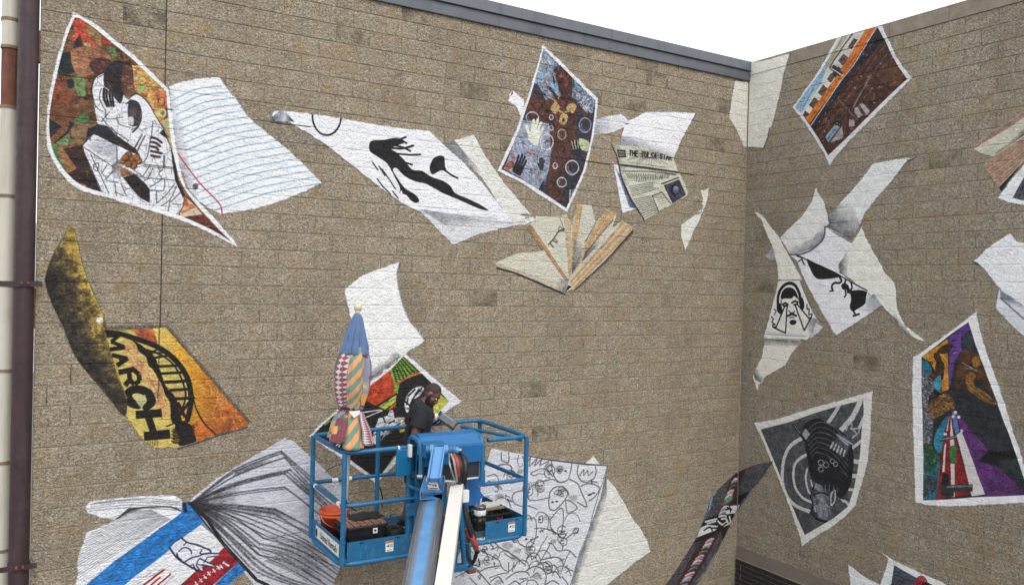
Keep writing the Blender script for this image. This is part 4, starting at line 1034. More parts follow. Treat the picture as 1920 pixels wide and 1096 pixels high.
# ---- sheet of outline drawings and the blank sheet behind it
bl = vM(890, 160, 955, 95, 1005, 160, 1040, 230, 1060, 270, 1120, 340, 1200, 470, 1250, 570, 1320, 660, 1370, 750, 1397, 835, 1290, 910, 1180, 1000, 1060, 1096, 980, 1260, 640, 1260, 800, 800)
page(W, 'painted_sheet', bl, 'blank cream white sheet slanting out from behind the outline drawings', (224, 223, 216), layer=0, grow=2)
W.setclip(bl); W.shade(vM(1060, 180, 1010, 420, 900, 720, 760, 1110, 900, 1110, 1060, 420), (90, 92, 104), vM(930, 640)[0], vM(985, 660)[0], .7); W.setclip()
sk = vM(170, 38, 320, 72, 620, 125, 880, 155, 1070, 172, 1040, 270, 985, 440, 950, 560, 920, 680, 880, 770, 850, 850, 820, 960, 780, 1096, 740, 1240, -220, 1240, -140, 1000, -20, 700, 60, 400, 125, 150)
page(W, 'painted_sheet', sk, 'white sheet covered with charcoal outline drawings of people', (216, 217, 224), layer=1, grow=2)
W.setclip(sk)
CH2 = (60, 60, 66)
for ln in (vM(245, 75, 245, 130, 270, 145, 300, 148, 302, 75), vM(375, 95, 370, 150, 385, 185, 410, 170), vM(410, 100, 430, 170, 470, 110, 460, 180, 520, 115, 500, 175, 560, 120, 540, 170, 610, 140, 580, 180), vM(630, 130, 640, 230, 680, 295, 720, 300, 765, 270, 790, 150), vM(470, 240, 500, 250, 530, 235, 575, 240),
           vM(470, 235, 540, 200, 600, 205, 640, 260), vM(210, 190, 230, 170, 290, 165, 322, 185, 315, 230, 290, 245), vM(135, 255, 200, 245, 225, 300, 190, 310, 140, 290), vM(225, 300, 245, 305), vM(580, 290, 640, 280, 680, 300), vM(770, 280, 830, 310, 855, 360, 905, 490, 830, 455), vM(460, 340, 540, 300, 600, 290),
           vM(460, 340, 460, 440, 620, 420), vM(525, 300, 525, 410), vM(325, 420, 350, 380, 420, 370, 455, 430), vM(325, 420, 350, 470, 410, 490), vM(610, 440, 620, 380, 660, 340, 720, 340, 755, 380, 740, 430, 700, 480, 650, 520, 615, 500, 610, 440), vM(650, 390, 680, 360, 710, 380, 690, 400, 650, 390), vM(740, 440, 755, 540, 830, 500, 780, 450, 740, 440),
           vM(860, 330, 920, 310, 985, 330, 1000, 360, 960, 420, 920, 445), vM(840, 170, 830, 230, 860, 290, 910, 300, 960, 270, 975, 220, 970, 180), vM(850, 250, 880, 205, 880, 250, 910, 210, 915, 250, 950, 220), vM(410, 480, 410, 540), vM(450, 480, 520, 510), vM(440, 590, 500, 580, 515, 640, 510, 720, 480, 790, 430, 800, 380, 770, 360, 720),
           vM(510, 560, 540, 530, 590, 550, 610, 590, 600, 660), vM(530, 580, 560, 560, 560, 610, 530, 610), vM(620, 590, 690, 510, 720, 520, 720, 620, 700, 700, 660, 690, 625, 650, 620, 590), vM(500, 660, 560, 655, 640, 680, 700, 720), vM(700, 760, 720, 735, 750, 745, 745, 780, 715, 790, 700, 760), vM(740, 740, 790, 700, 810, 660, 840, 660, 830, 690, 800, 695),
           vM(610, 770, 640, 780, 680, 830, 760, 825, 820, 880), vM(720, 790, 715, 820), vM(80, 820, 150, 860, 220, 900, 250, 960, 300, 990, 350, 940), vM(220, 890, 240, 840, 290, 830, 330, 870, 380, 900, 380, 930), vM(270, 850, 310, 880, 340, 890), vM(180, 755, 240, 810, 330, 860, 430, 940), vM(300, 920, 300, 990), vM(340, 920, 330, 990),
           vM(430, 850, 450, 860, 440, 890, 470, 860, 480, 900, 500, 870), vM(500, 890, 560, 780, 600, 720), vM(530, 940, 620, 780), vM(560, 900, 640, 880, 700, 890, 720, 930), vM(700, 1010, 740, 900, 770, 840), vM(530, 940, 590, 920, 630, 960), vM(580, 970, 650, 940, 690, 1000), vM(600, 1010, 660, 990, 700, 1040),
           vM(440, 980, 500, 950, 560, 970, 590, 1020, 580, 1090), vM(470, 1040, 520, 1000, 550, 1050), vM(280, 1050, 350, 1000, 430, 990, 460, 1020), vM(80, 990, 140, 960, 240, 945), vM(150, 1040, 230, 1010, 300, 1000), vM(160, 1070, 220, 1030, 260, 1080), vM(0, 980, 60, 990, 120, 1050, 160, 1096), vM(300, 1096, 350, 1065, 390, 1090),
           vM(440, 1096, 450, 1060, 500, 1060, 530, 1096), vM(590, 1090, 640, 1060, 690, 1090), vM(710, 1030, 740, 1060, 760, 1096), vM(740, 1000, 770, 980, 800, 985), vM(330, 720, 335, 760, 360, 765), vM(150, 770, 180, 800, 170, 820, 220, 800, 210, 830), vM(0, 1040, 40, 1080, 60, 1100), vM(-60, 980, 20, 960, 80, 990), vM(190, 330, 220, 340, 215, 375, 195, 370)):
    W.line(sm(ln, 3), CH2, rs.uniform(1.3, 1.9), a=.88, dry=.3, rough=.9)
rk = random.Random(42)
for i in range(70):
    t, u = rk.uniform(.04, .96), rk.uniform(.05, .98)
    c = lerp(lerp(vM(170, 60)[0], vM(1040, 180)[0], t), lerp(vM(-150, 1100)[0], vM(770, 1096)[0], t), u)
    kind = i % 4
    r = rk.uniform(5, 12)
    if kind == 0:      # a head with features
        W.ring(c, r * .75, r, CH2, rk.uniform(1.1, 1.6), rot=rk.uniform(-25, 25), a0=rk.uniform(0, 60), a1=rk.uniform(300, 380), a=.85, dry=.25)
        for dx in (-.3, .3):
            W.line([(c[0] + dx * r - 1.5, c[1] - r * .1), (c[0] + dx * r + 1.5, c[1] - r * .1)], CH2, 2, a=.8)
        W.line([(c[0] - r * .25, c[1] + r * .45), (c[0] + r * .25, c[1] + r * .42)], CH2, 1.6, a=.8); W.line([(c[0], c[1]), (c[0] - r * .08, c[1] + r * .2)], CH2, 1.4, a=.7)
    elif kind == 1:    # shoulder or sleeve
        W.line(sm([(c[0] - r * 1.6, c[1] + r), (c[0] - r, c[1] - r * .2), (c[0], c[1] - r * .6), (c[0] + r, c[1] - r * .1), (c[0] + r * 1.5, c[1] + r * 1.1)], 4), CH2, rk.uniform(1.2, 1.7), a=.8, dry=.3)
    elif kind == 2:    # loose scribble shading
        for k in range(5):
            W.line([(c[0] - r * .7 + k * r * .3, c[1] + r * .4), (c[0] - r * .3 + k * r * .3, c[1] - r * .4)], (90, 90, 96), 1.6, a=.6, dry=.4)
    else:              # hand or letter like squiggle
        W.line(sm([(c[0] + rk.uniform(-r, r), c[1] + rk.uniform(-r, r) * .7) for _ in range(5)], 4), CH2, rk.uniform(1.0, 1.5), a=.8, dry=.3)
for q, r in ((vM(690, 200)[0], 9), (vM(800, 425)[0], 8), (vM(540, 350)[0], 9), (vM(290, 790)[0], 10), (vM(520, 1030)[0], 9), (vM(450, 825)[0], 6), (vM(350, 890)[0], 8), (vM(700, 390)[0], 6), (vM(230, 410)[0], 8)):
    W.disc(q, r, r * .6, (120, 120, 126), a=.5, soft=9, rough=3, alpha=False)
for x, y in ((435, 740), (475, 745), (690, 215), (740, 215), (640, 455), (670, 450), (540, 590), (920, 400), (935, 395), (955, 385)):
    W.disc(vM(x, y)[0], 2.6, 1.8, (60, 60, 66), soft=1.5)
W.line(vM(430, 92, 620, 128, 880, 160, 1065, 172), (44, 46, 64), 3, a=.85); W.line(sm(vM(1065, 175, 1040, 270, 985, 440, 950, 560, 920, 680, 880, 780, 850, 850, 820, 960, 780, 1096), 3), (70, 72, 92), 3, a=.7, soft=2)
W.setclip()

# ---- plain sheet folded round the inner corner at the coping (left half)
cl = [(1377, 152), (1405, 155), (1405, 279), (1393, 274), (1380, 244), (1366, 220), (1371, 185)]
page(W, 'painted_sheet', cl, 'left half of the cream sheet painted across the inner corner', (216, 213, 200), grow=.8)
W.line([(1377, 152), (1371, 185), (1366, 220), (1380, 244), (1393, 274)], (150, 150, 150), 1.5, a=.5, soft=2)
# ---- dark strip painted across the corner (left part)
dl = sm(vW(20, 1110, 90, 1020, 200, 850, 300, 690, 340, 590, 390, 460, 420, 370, 455, 300, 500, 260, 580, 180, 640, 130), 3) + vW(690, 100, 690, 400, 640, 470, 590, 580, 530, 710, 460, 850, 380, 980, 290, 1110, 200, 1250, -60, 1250)
page(W, 'painted_sheet', dl, 'grey and dark red strip with black and white hands at the inner corner', (72, 70, 76), layer=0, grow=1.5)
W.setclip(dl)
W.mottle(dl, [(66, 66, 72), (84, 82, 88), (60, 56, 60)], .5)
W.fill(vW(595, 180, 640, 130, 745, 82, 690, 200, 640, 350, 560, 540, 480, 690, 400, 850, 320, 980, 240, 1110, 120, 1110, 210, 930, 330, 740, 440, 560, 540, 370), (72, 36, 34))
for i in range(46):
    t = i / 45
    a = lerp(lerp(vW(620, 190)[0], vW(440, 640)[0], min(1, t * 2)), vW(150, 1110)[0], max(0, t * 2 - 1))
    if .42 < t < .56:
        continue
    cc2 = [(206, 206, 206), (120, 130, 124), (186, 140, 150), (60, 70, 70), (214, 190, 200), (150, 160, 156), (90, 50, 56)][(i * 5) % 7]
    k = 9 + 6 * t
    W.line(sm([(a[0] - 1, a[1] + 2), (a[0] + k * .5, a[1] - 3 - rs.uniform(-1, 1)), (a[0] + k, a[1] - 4)], 3), cc2, 2.8, a=.9, rough=1.2)
W.fill(vW(560, 340, 620, 320, 610, 360, 560, 365), (90, 150, 120)); W.fill(vW(650, 330, 770, 280, 690, 390, 610, 395), (24, 26, 26))
W.fill(vW(370, 520, 490, 490, 560, 470, 640, 470, 610, 540, 560, 600, 480, 640, 400, 690, 280, 730, 340, 590), (22, 22, 24))
W.fill(vW(345, 590, 400, 570, 490, 580, 470, 620, 400, 650, 300, 700, 300, 670), (206, 206, 208)); W.fill(vW(560, 410, 680, 400, 640, 470, 560, 480), (206, 204, 206))
for ln in (vW(380, 545, 480, 520), vW(500, 500, 540, 490, 560, 500), vW(490, 540, 530, 570, 570, 540), vW(520, 520, 560, 520, 575, 550), vW(540, 590, 600, 550), vW(400, 560, 470, 540), vW(590, 500, 600, 540)):
    W.line(sm(ln, 3), (204, 204, 206), 2.4)
for ln in (vW(370, 620, 420, 590, 440, 620), vW(560, 440, 600, 430), vW(590, 400, 600, 460), vW(570, 420, 610, 440), vW(300, 690, 480, 620, 560, 560), vW(440, 600, 480, 600)):
    W.line(sm(ln, 3), (26, 26, 28), 2)
W.fill(vW(510, 600, 600, 570, 530, 720), (22, 24, 24))
W.line(vW(415, 430, 440, 320, 470, 285), (110, 160, 210), 3.4); W.line(vW(365, 540, 415, 430), (110, 150, 190), 1.6, a=.7)
W.line(vW(310, 1060, 380, 980, 470, 820), (150, 170, 196), 1.4, a=.7); W.line(vW(60, 1060, 110, 980, 200, 850), (140, 140, 150), 1.2, a=.6)
W.setclip()

# ================================================================== wall B
W = WB
WHITE = (236, 236, 238)
cr = [(1398, 120), (1440, 113), (1482, 101), (1470, 140), (1462, 180), (1452, 220), (1446, 240), (1440, 258), (1434, 277), (1415, 276), (1396, 275)]
page(W, 'painted_sheet', cr, 'right half of the cream sheet painted across the inner corner', (228, 225, 213), grow=.8)
W.line([(1444, 240), (1440, 258), (1433, 277)], (54, 60, 66), 1.6, a=.9)
tr = vN(355, 128, 660, 38, 690, 36, 740, 160, 780, 250, 830, 330, 905, 415, 780, 540, 600, 720, 440, 880, 330, 1010, 297, 1062, 270, 990, 170, 830, 90, 710, 25, 632, 90, 545, 200, 390, 280, 260)
ti = vN(380, 118, 650, 40, 700, 130, 745, 230, 800, 330, 868, 425, 720, 560, 560, 720, 400, 880, 288, 985, 220, 865, 150, 760, 90, 680, 45, 630, 130, 510, 230, 380, 300, 260)
page(W, 'painted_sheet', tr, 'painting of an orange striped train on a brown elevated track', (220, 220, 222), layer=0, grow=1.6)
W.setclip(ti)
W.mottle(ti, [(62, 40, 36), (92, 54, 40), (48, 34, 34), (112, 68, 44)], .5, contrast=3)
W.mottle(vN(45, 630, 130, 510, 230, 380, 275, 285, 280, 380, 190, 530, 90, 680), [(110, 170, 206), (150, 196, 220), (90, 150, 196)], .4)
W.fill(vN(380, 118, 560, 70, 520, 150, 300, 400, 90, 690, 80, 670, 240, 450, 280, 330, 280, 290), (206, 204, 190)); W.fill(vN(400, 112, 440, 100, 300, 330, 270, 340, 290, 270), (176, 176, 140))
W.line(vN(470, 95, 350, 260, 300, 340), (84, 76, 90), 3); W.line(vN(370, 122, 290, 245), (190, 200, 210), 3)
W.fill(vN(85, 690, 130, 725, 345, 425, 305, 370, 200, 520), (216, 214, 212)); W.fill(vN(325, 305, 385, 350, 500, 170, 565, 68, 480, 92, 420, 170), (206, 202, 194))
for q in (vN(105, 690, 120, 660, 150, 685, 125, 715), vN(150, 615, 185, 562, 218, 590, 180, 640), vN(215, 525, 250, 470, 285, 500, 245, 550), vN(283, 425, 308, 385, 335, 410, 305, 450), vN(365, 290, 400, 245, 432, 270, 395, 325), vN(440, 190, 480, 130, 505, 140, 460, 205)):
    W.fill(q, (112, 90, 72)); W.line([q[0], q[2]], (64, 52, 50), 1.4); W.line([q[0], q[1], q[2], q[3], q[0]], (70, 62, 62), 1.2, a=.8)
W.line(vN(400, 110, 300, 300, 200, 460, 100, 640), (150, 140, 130), 1.6, a=.8)
W.fill(vN(570, 65, 645, 42, 460, 330, 150, 752, 120, 720, 330, 430, 500, 170), (226, 120, 30)); W.line(vN(620, 50, 420, 350, 140, 735), (206, 96, 24), 1.6)
W.line(vN(650, 42, 470, 330, 380, 440, 160, 765), (206, 200, 200), 1.6)
W.fill(vN(665, 50, 700, 140, 640, 200, 470, 390, 190, 800, 165, 765, 390, 440, 480, 330), (40, 36, 46)); W.fill(vN(300, 350, 330, 320, 400, 380, 370, 410), (60, 56, 66)); W.line(vN(310, 345, 400, 405), (206, 206, 206), 1.2)
for ln, col, wd in ((vN(690, 150, 200, 810), (112, 64, 50), 1.6), (vN(700, 180, 230, 850), (130, 76, 54), 2), (vN(740, 230, 600, 260, 210, 800), (112, 66, 48), 1.5), (vN(600, 400, 470, 630), (150, 140, 140), 2.6), (vN(370, 580, 500, 720), (130, 96, 90), 3.4), (vN(610, 420, 760, 540), (96, 56, 40), 5), (vN(430, 650, 410, 850), (84, 52, 48), 5),
                    (vN(620, 380, 720, 240), (140, 80, 56), 1.4), (vN(500, 430, 610, 400), (150, 70, 50), 1.6), (vN(420, 560, 600, 420), (130, 84, 62), 1.4), (vN(200, 800, 360, 720), (130, 80, 66), 1.3), (vN(230, 840, 330, 690), (140, 84, 70), 1.2), (vN(550, 640, 480, 720), (100, 66, 60), 3), (vN(560, 500, 640, 600), (90, 54, 42), 4)):
    W.line(ln, col, wd, dry=.2)
W.dabs(vN(230, 840, 700, 190, 740, 240, 860, 420, 560, 700, 300, 980), [(130, 80, 60), (44, 30, 32), (150, 136, 150), (96, 54, 42), (170, 110, 70)], 170, 9, 1.4, 128, 50, 28, .7)
W.dabs(vN(665, 60, 700, 140, 470, 390, 190, 790, 170, 765, 390, 440), [(70, 70, 92), (26, 24, 32), (170, 172, 190)], 60, 5, 1.4, 120, 30, 29, .7)
W.dabs(vN(60, 640, 275, 290, 280, 380, 95, 670), [(206, 226, 236), (90, 150, 200)], 36, 8, 1.6, 120, 30, 30, .7)
for q in (vN(480, 640, 500, 630, 540, 690, 510, 715, 480, 670), vN(515, 610, 535, 595, 595, 660, 570, 690), vN(440, 720, 480, 730, 480, 770, 440, 775), vN(300, 890, 390, 770, 400, 860)):
    W.mottle(q, [(190, 186, 196), (150, 130, 136)], .2)
W.mottle(vN(630, 400, 740, 270, 860, 420, 760, 500), [(112, 70, 42), (90, 56, 40), (130, 84, 50)], .4)
for i in range(34):
    a = (1480 + .2556 * rs.uniform(200, 860), 40 + .2556 * rs.uniform(180, 900))
    W.line([a, (a[0] + rs.uniform(-3, 3), a[1] + rs.uniform(-3, 3))], (170, 170, 190), 1.6, a=.7)
W.fill(vN(265, 850, 350, 740, 390, 770, 290, 890), (150, 160, 166)); W.line(vN(285, 860, 310, 830, 300, 850, 330, 800, 345, 800), (60, 130, 190), 2.4); W.ring(vN(352, 748)[0], 2.8, 2.6, (20, 20, 24), 2); W.ring(vN(372, 758)[0], 2.8, 2.6, (20, 20, 24), 2); W.line(vN(295, 885, 385, 770), (40, 40, 46), 1.4)
W.setclip()

# ---- cluster of blank sheets
s1 = [(1531, 350), (1537, 366), (1546, 378), (1552, 400), (1556, 420), (1548, 425), (1546, 445), (1536, 458), (1520, 470), (1500, 477), (1482, 476), (1464, 446), (1478, 430), (1505, 405), (1522, 380)]
s2 = sm([(1715, 297), (1690, 298), (1660, 303), (1636, 308)], 3) + [(1625, 325), (1600, 355), (1572, 385), (1556, 402), (1548, 425), (1552, 430), (1585, 443), (1597, 448), (1613, 420), (1624, 397), (1650, 365), (1680, 330), (1701, 302)]
s3 = sm([(1617, 425), (1605, 446), (1590, 470), (1573, 498)], 3) + [(1577, 512), (1595, 522), (1620, 545), (1640, 557), (1655, 572), (1664, 582), (1675, 592), (1685, 605), (1692, 616), (1705, 628), (1722, 636), (1740, 642), (1720, 626), (1700, 612), (1690, 595), (1683, 575), (1681, 545), (1678, 530), (1662, 513), (1648, 488), (1635, 465), (1624, 445)]
sil = [(1548, 426), (1566, 438), (1598, 456), (1597, 462), (1582, 483), (1572, 498), (1576, 512), (1640, 558), (1655, 572), (1610, 602), (1568, 629), (1545, 590), (1520, 545), (1505, 515), (1496, 490), (1482, 478), (1505, 474), (1536, 458), (1546, 445)]
page(W, 'painted_sheet', s2, 'long white sheet rising to the right with a grey curled tip', (226, 227, 226))
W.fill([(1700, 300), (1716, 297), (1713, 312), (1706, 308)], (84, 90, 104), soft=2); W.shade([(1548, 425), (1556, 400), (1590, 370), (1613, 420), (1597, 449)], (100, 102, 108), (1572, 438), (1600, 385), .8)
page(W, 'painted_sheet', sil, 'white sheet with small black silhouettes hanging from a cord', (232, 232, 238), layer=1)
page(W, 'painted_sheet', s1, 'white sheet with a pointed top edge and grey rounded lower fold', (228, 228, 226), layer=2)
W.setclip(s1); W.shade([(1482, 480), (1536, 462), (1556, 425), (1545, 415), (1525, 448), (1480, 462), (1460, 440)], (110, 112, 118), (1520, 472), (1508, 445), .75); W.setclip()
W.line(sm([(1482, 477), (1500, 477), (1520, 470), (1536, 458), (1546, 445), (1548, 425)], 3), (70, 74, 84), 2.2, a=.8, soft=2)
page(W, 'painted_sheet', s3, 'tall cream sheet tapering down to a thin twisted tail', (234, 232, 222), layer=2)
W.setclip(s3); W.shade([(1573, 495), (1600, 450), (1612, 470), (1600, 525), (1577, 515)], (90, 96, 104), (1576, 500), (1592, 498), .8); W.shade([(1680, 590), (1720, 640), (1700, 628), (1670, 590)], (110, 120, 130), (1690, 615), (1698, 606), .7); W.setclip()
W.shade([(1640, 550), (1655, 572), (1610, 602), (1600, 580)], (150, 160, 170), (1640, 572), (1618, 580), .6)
W.line(vS(75, 335, 150, 370, 370, 470, 460, 525, 620, 610), (60, 60, 66), 1.8)
W.fill(sm(vS(145, 360, 200, 390, 290, 430, 370, 470, 405, 495, 370, 510, 300, 518, 230, 518, 195, 490, 170, 440, 150, 395), 3, True), BLK, rough=.8)
for ln, wd in ((vS(400, 500, 415, 530, 400, 550, 360, 550, 340, 575, 348, 610), 3.6), (vS(348, 610, 325, 616), 2), (vS(100, 350, 110, 380, 122, 405), 2), (vS(75, 380, 100, 365), 1.6), (vS(65, 335, 100, 350), 2), (vS(440, 570, 450, 640, 440, 660), 2.4), (vS(450, 525, 440, 560), 2.6), (vS(490, 545, 500, 590, 480, 610), 3), (vS(510, 770, 525, 800, 510, 810, 555, 795), 2.6)):
    W.line(sm(ln, 3), BLK, wd)
W.fill(sm(vS(415, 565, 440, 550, 470, 570, 480, 600, 500, 610, 560, 605, 620, 620, 610, 650, 605, 710, 560, 745, 530, 760, 515, 775, 490, 765, 482, 730, 492, 690, 485, 635, 460, 630, 455, 600, 430, 605, 420, 590), 2, True), BLK, rough=.9)

# ---- page of a listener with headphones, with its upper and lower folds
f1 = sm(vQ(62, 230, 90, 228, 130, 262, 180, 330, 240, 410, 300, 520, 350, 600, 400, 690, 415, 730), 3) + vQ(235, 720, 232, 640, 215, 560, 190, 470, 150, 380, 110, 280)
page(W, 'painted_sheet', f1, 'cream paper horn curving up above the headphones drawing', (234, 231, 219), layer=2)
W.line(sm(vQ(310, 530, 350, 600, 400, 690, 418, 740), 3), (120, 122, 130), 2.2, a=.6, soft=3)
page(W, 'painted_sheet', vQ(140, 552, 190, 480, 205, 500, 218, 585, 170, 578), 'small grey paper point left of the cream horn', (176, 178, 182), layer=0)
f2 = sm(vR(158, 585, 150, 690, 130, 770, 90, 850, 60, 930), 3) + vR(55, 930, 75, 990, 95, 1050, 105, 1050, 110, 1005, 140, 985, 170, 930, 260, 880, 350, 830, 400, 730, 500, 620, 480, 600)
page(W, 'painted_sheet', f2, 'cream lower fold ending in a curled white tip', (232, 229, 218), layer=0)
W.shade(vR(60, 900, 90, 860, 160, 960, 130, 985, 80, 960), (60, 62, 70), vR(80, 960)[0], vR(125, 900)[0], .8); W.shade(vR(150, 590, 500, 610, 470, 660, 150, 650), (100, 100, 100), vR(300, 600)[0], vR(300, 680)[0], .6)
page(W, 'painted_sheet', vR(615, 440, 680, 490, 640, 540, 570, 600), 'small white paper corner right of the headphones drawing', (218, 218, 220), layer=0)
hp = vR(290, 75, 480, 66, 520, 170, 590, 330, 672, 465, 625, 440, 600, 540, 545, 605, 350, 598, 155, 582, 190, 470, 240, 290)
page(W, 'painted_sheet', hp, 'white sheet with a black line drawing of a man wearing headphones', (230, 229, 224), layer=3)
W.setclip(hp)
W.shade(vR(560, 400, 640, 420, 600, 560, 540, 610), (110, 112, 120), vR(610, 480)[0], vR(540, 500)[0], .6)
W.line(sm(vR(285, 290, 290, 200, 330, 130, 385, 100, 440, 120, 475, 190, 485, 240), 4), BLK, 5, rough=.6)
W.fill(vR(275, 290, 300, 275, 330, 370, 300, 365), BLK); W.fill(sm(vR(275, 285, 305, 280, 330, 350, 315, 378, 280, 350), 2, True), BLK); W.fill(sm(vR(470, 240, 500, 225, 520, 270, 515, 330, 490, 330), 2, True), BLK)
W.fill(sm(vR(310, 240, 320, 180, 360, 140, 420, 145, 455, 195, 470, 245, 430, 210, 410, 235, 350, 235), 2, True), BLK)
for ln, wd in ((vR(325, 290, 350, 275, 375, 290), 3), (vR(410, 275, 440, 258, 465, 270), 3), (vR(335, 302, 370, 300), 3), (vR(430, 292, 460, 285), 3), (vR(368, 305, 352, 545, 240, 490, 270, 490, 345, 310), 2), (vR(440, 295, 520, 520, 585, 400, 565, 415, 460, 290), 2), (vR(385, 345, 395, 365, 425, 365, 435, 350), 1.6), (vR(375, 390, 410, 375, 450, 390), 3.4),
               (vR(390, 405, 430, 405), 1.4), (vR(225, 400, 245, 420, 230, 445, 262, 470, 235, 470, 245, 495), 1.6), (vR(545, 290, 545, 330, 565, 330, 560, 380, 590, 375, 585, 400), 1.8), (vR(250, 330, 270, 345, 255, 380), 1.4), (vR(315, 250, 312, 300), 1.4)):
    W.line(ln, BLK, wd, rough=.4)
W.fill(sm(vR(390, 440, 420, 425, 450, 440, 440, 465, 415, 472, 395, 462), 3, True), BLK); W.line(vR(160, 552, 540, 575), (160, 162, 166), 1.4); W.line(vR(165, 592, 540, 606), (90, 90, 92), 1.6, a=.7)
W.line(sm(vR(480, 70, 520, 175, 590, 335, 668, 462), 3), (120, 122, 126), 1.6); W.line(vR(290, 75, 470, 68), (110, 112, 118), 1.4)
W.setclip()

# ---- head with comb over concentric rings
rg = vT(18, 230, 200, 195, 400, 130, 600, 75, 828, 12, 820, 150, 815, 260, 805, 430, 780, 560, 745, 680, 710, 790, 650, 860, 550, 940, 430, 1010, 345, 1075, 330, 1000, 270, 830, 190, 620, 130, 480, 70, 340)
ri = vT(62, 272, 250, 225, 420, 165, 600, 110, 765, 72, 768, 150, 755, 270, 745, 430, 725, 560, 700, 680, 660, 800, 560, 880, 460, 940, 365, 995, 330, 920, 270, 780, 190, 580, 120, 410)
page(W, 'painted_sheet', rg, 'grey shield shaped portrait with white rings and a comb in the hair', (224, 223, 218), layer=0, grow=1.6)
W.setclip(ri)
W.mottle(ri, [(76, 78, 84), (90, 92, 98), (68, 70, 76)], .6)
WR = (204, 204, 202)
for ln, wd in ((vT(340, 335, 270, 380, 225, 460, 210, 560, 215, 650, 250, 740, 310, 800, 400, 835), 6.4), (vT(375, 445, 310, 490, 285, 570, 300, 670, 350, 740, 410, 770), 4.6), (vT(380, 545, 370, 600, 380, 670, 400, 710), 3.6), (vT(405, 620, 415, 660), 3), (vT(525, 225, 570, 160, 610, 90), 7), (vT(610, 280, 690, 190, 745, 80), 10), (vT(740, 260, 765, 200), 6), (vT(690, 400, 760, 345), 5), (vT(700, 490, 750, 500), 8), (vT(690, 590, 740, 595), 8), (vT(650, 680, 720, 690), 5), (vT(610, 760, 650, 770, 680, 820), 5)):
    W.line(sm(ln, 3), WR, wd, rough=.7)
W.fill(sm(vT(350, 260, 400, 210, 470, 198, 530, 240, 610, 280, 680, 370, 700, 480, 680, 640, 640, 720, 600, 740, 560, 700, 440, 640, 400, 580, 380, 460, 365, 370), 3, True), (26, 28, 34))
for i in range(7):
    W.line(sm(vT(365 + i * 8, 300 + i * 28, 450, 225 + i * 34, 560, 250 + i * 38, 660, 370 + i * 38), 4), (104, 108, 120), 1.4, a=.8)
W.fill(vT(340, 310, 370, 265, 400, 305, 370, 350), (176, 180, 190)); W.line(vT(290, 240, 330, 300, 380, 370), (30, 32, 38), 5); W.line(vT(292, 245, 330, 295), (150, 154, 164), 1.4)
W.fill(vT(540, 400, 600, 295, 690, 355, 640, 460), (90, 94, 104)); W.line(vT(585, 310, 690, 375), (176, 180, 190), 3)
for i in range(5):
    W.line(vT(560 + i * 20, 360 + i * 14, 540 + i * 22, 400 + i * 14), (206, 208, 212), 2)
for ln in (vT(650, 280, 660, 235, 690, 240, 680, 270, 730, 265, 735, 290, 690, 330), vT(680, 260, 720, 300), vT(600, 330, 660, 380)):
    W.line(sm(ln, 3), (176, 180, 192), 2)
for c2, r in ((vT(475, 500)[0], 5), (vT(510, 515)[0], 5), (vT(475, 545)[0], 4.6), (vT(555, 490)[0], 4), (vT(575, 510)[0], 4)):
    W.ring(c2, r, r, (150, 154, 166), 1.5)
W.dabs(sm(vT(380, 260, 520, 250, 680, 400, 680, 620, 600, 720, 420, 600), 2, True), [(64, 68, 80), (14, 15, 20), (96, 100, 112)], 130, 10, 1.1, 40, 50, 31, .6)
W.grad(sm(vT(440, 640, 520, 690, 560, 740, 545, 800, 540, 890, 470, 880, 450, 890, 430, 860, 405, 845, 412, 790, 425, 700), 3, True), [(0, (54, 58, 66)), (.5, (150, 156, 168)), (1, (70, 74, 82))], vT(420, 780)[0], vT(550, 790)[0], noise=.25)
W.fill(sm(vT(560, 780, 600, 740, 640, 830, 530, 900, 540, 840), 3, True), (84, 90, 100)); W.line(sm(vT(545, 790, 545, 720, 570, 690, 570, 760, 550, 790), 3), (196, 200, 206), 2); W.line(sm(vT(425, 715, 480, 705, 520, 720), 3), (24, 26, 30), 2.2)
W.dabs(sm(vT(440, 700, 540, 720, 540, 860, 470, 880, 415, 800), 2, True), [(196, 200, 210), (40, 42, 50), (110, 116, 128), (220, 222, 228)], 46, 6, 1.2, 75, 35, 32, .7)
W.line(vT(405, 845, 450, 890, 530, 910), (22, 24, 28), 2.4); W.line(sm(vT(430, 650, 405, 730, 420, 790, 400, 845), 3), (22, 24, 28), 1.8)
for i in range(6):
    W.line(sm(vT(450 + i * 28, 650, 440 + i * 30, 700), 3), (110, 114, 124), 1.4, a=.8); W.line(vT(480 + i * 18, 620, 500 + i * 22, 700), (30, 32, 38), 2)
W.line(vT(430, 800, 440, 840), (190, 196, 204), 2, a=.7); W.line(vT(440, 880, 470, 895), (16, 18, 22), 4)
W.setclip()

# ---- flag and figure painting
fg = vO(65, 465, 130, 430, 300, 310, 480, 180, 600, 85, 688, 20, 700, 110, 780, 410, 880, 690, 960, 900, 1015, 1090) + vP(1040, 300, 1110, 470, 1148, 620, 1260, 900, 1260, 935, 1148, 1000, 900, 1015, 600, 1030, 400, 1035, 230, 1030, 90, 1000, 80, 700, 68, 300) + vO(58, 800)
fi = vO(148, 465, 300, 350, 480, 210, 608, 125, 680, 350, 780, 620, 880, 880, 950, 1090) + vP(1000, 320, 1090, 580, 1148, 760, 1230, 900, 1148, 928, 900, 940, 700, 945, 400, 970, 165, 978, 168, 600, 160, 200) + vO(150, 800)
page(W, 'painted_sheet', fg, 'large white framed painting with red stripes, purple ground and brown figure', (232, 232, 234), layer=0, grow=1.6)
W.setclip(fi)
W.mottle(fi, [(34, 40, 46), (46, 52, 60), (28, 32, 36)], .6)
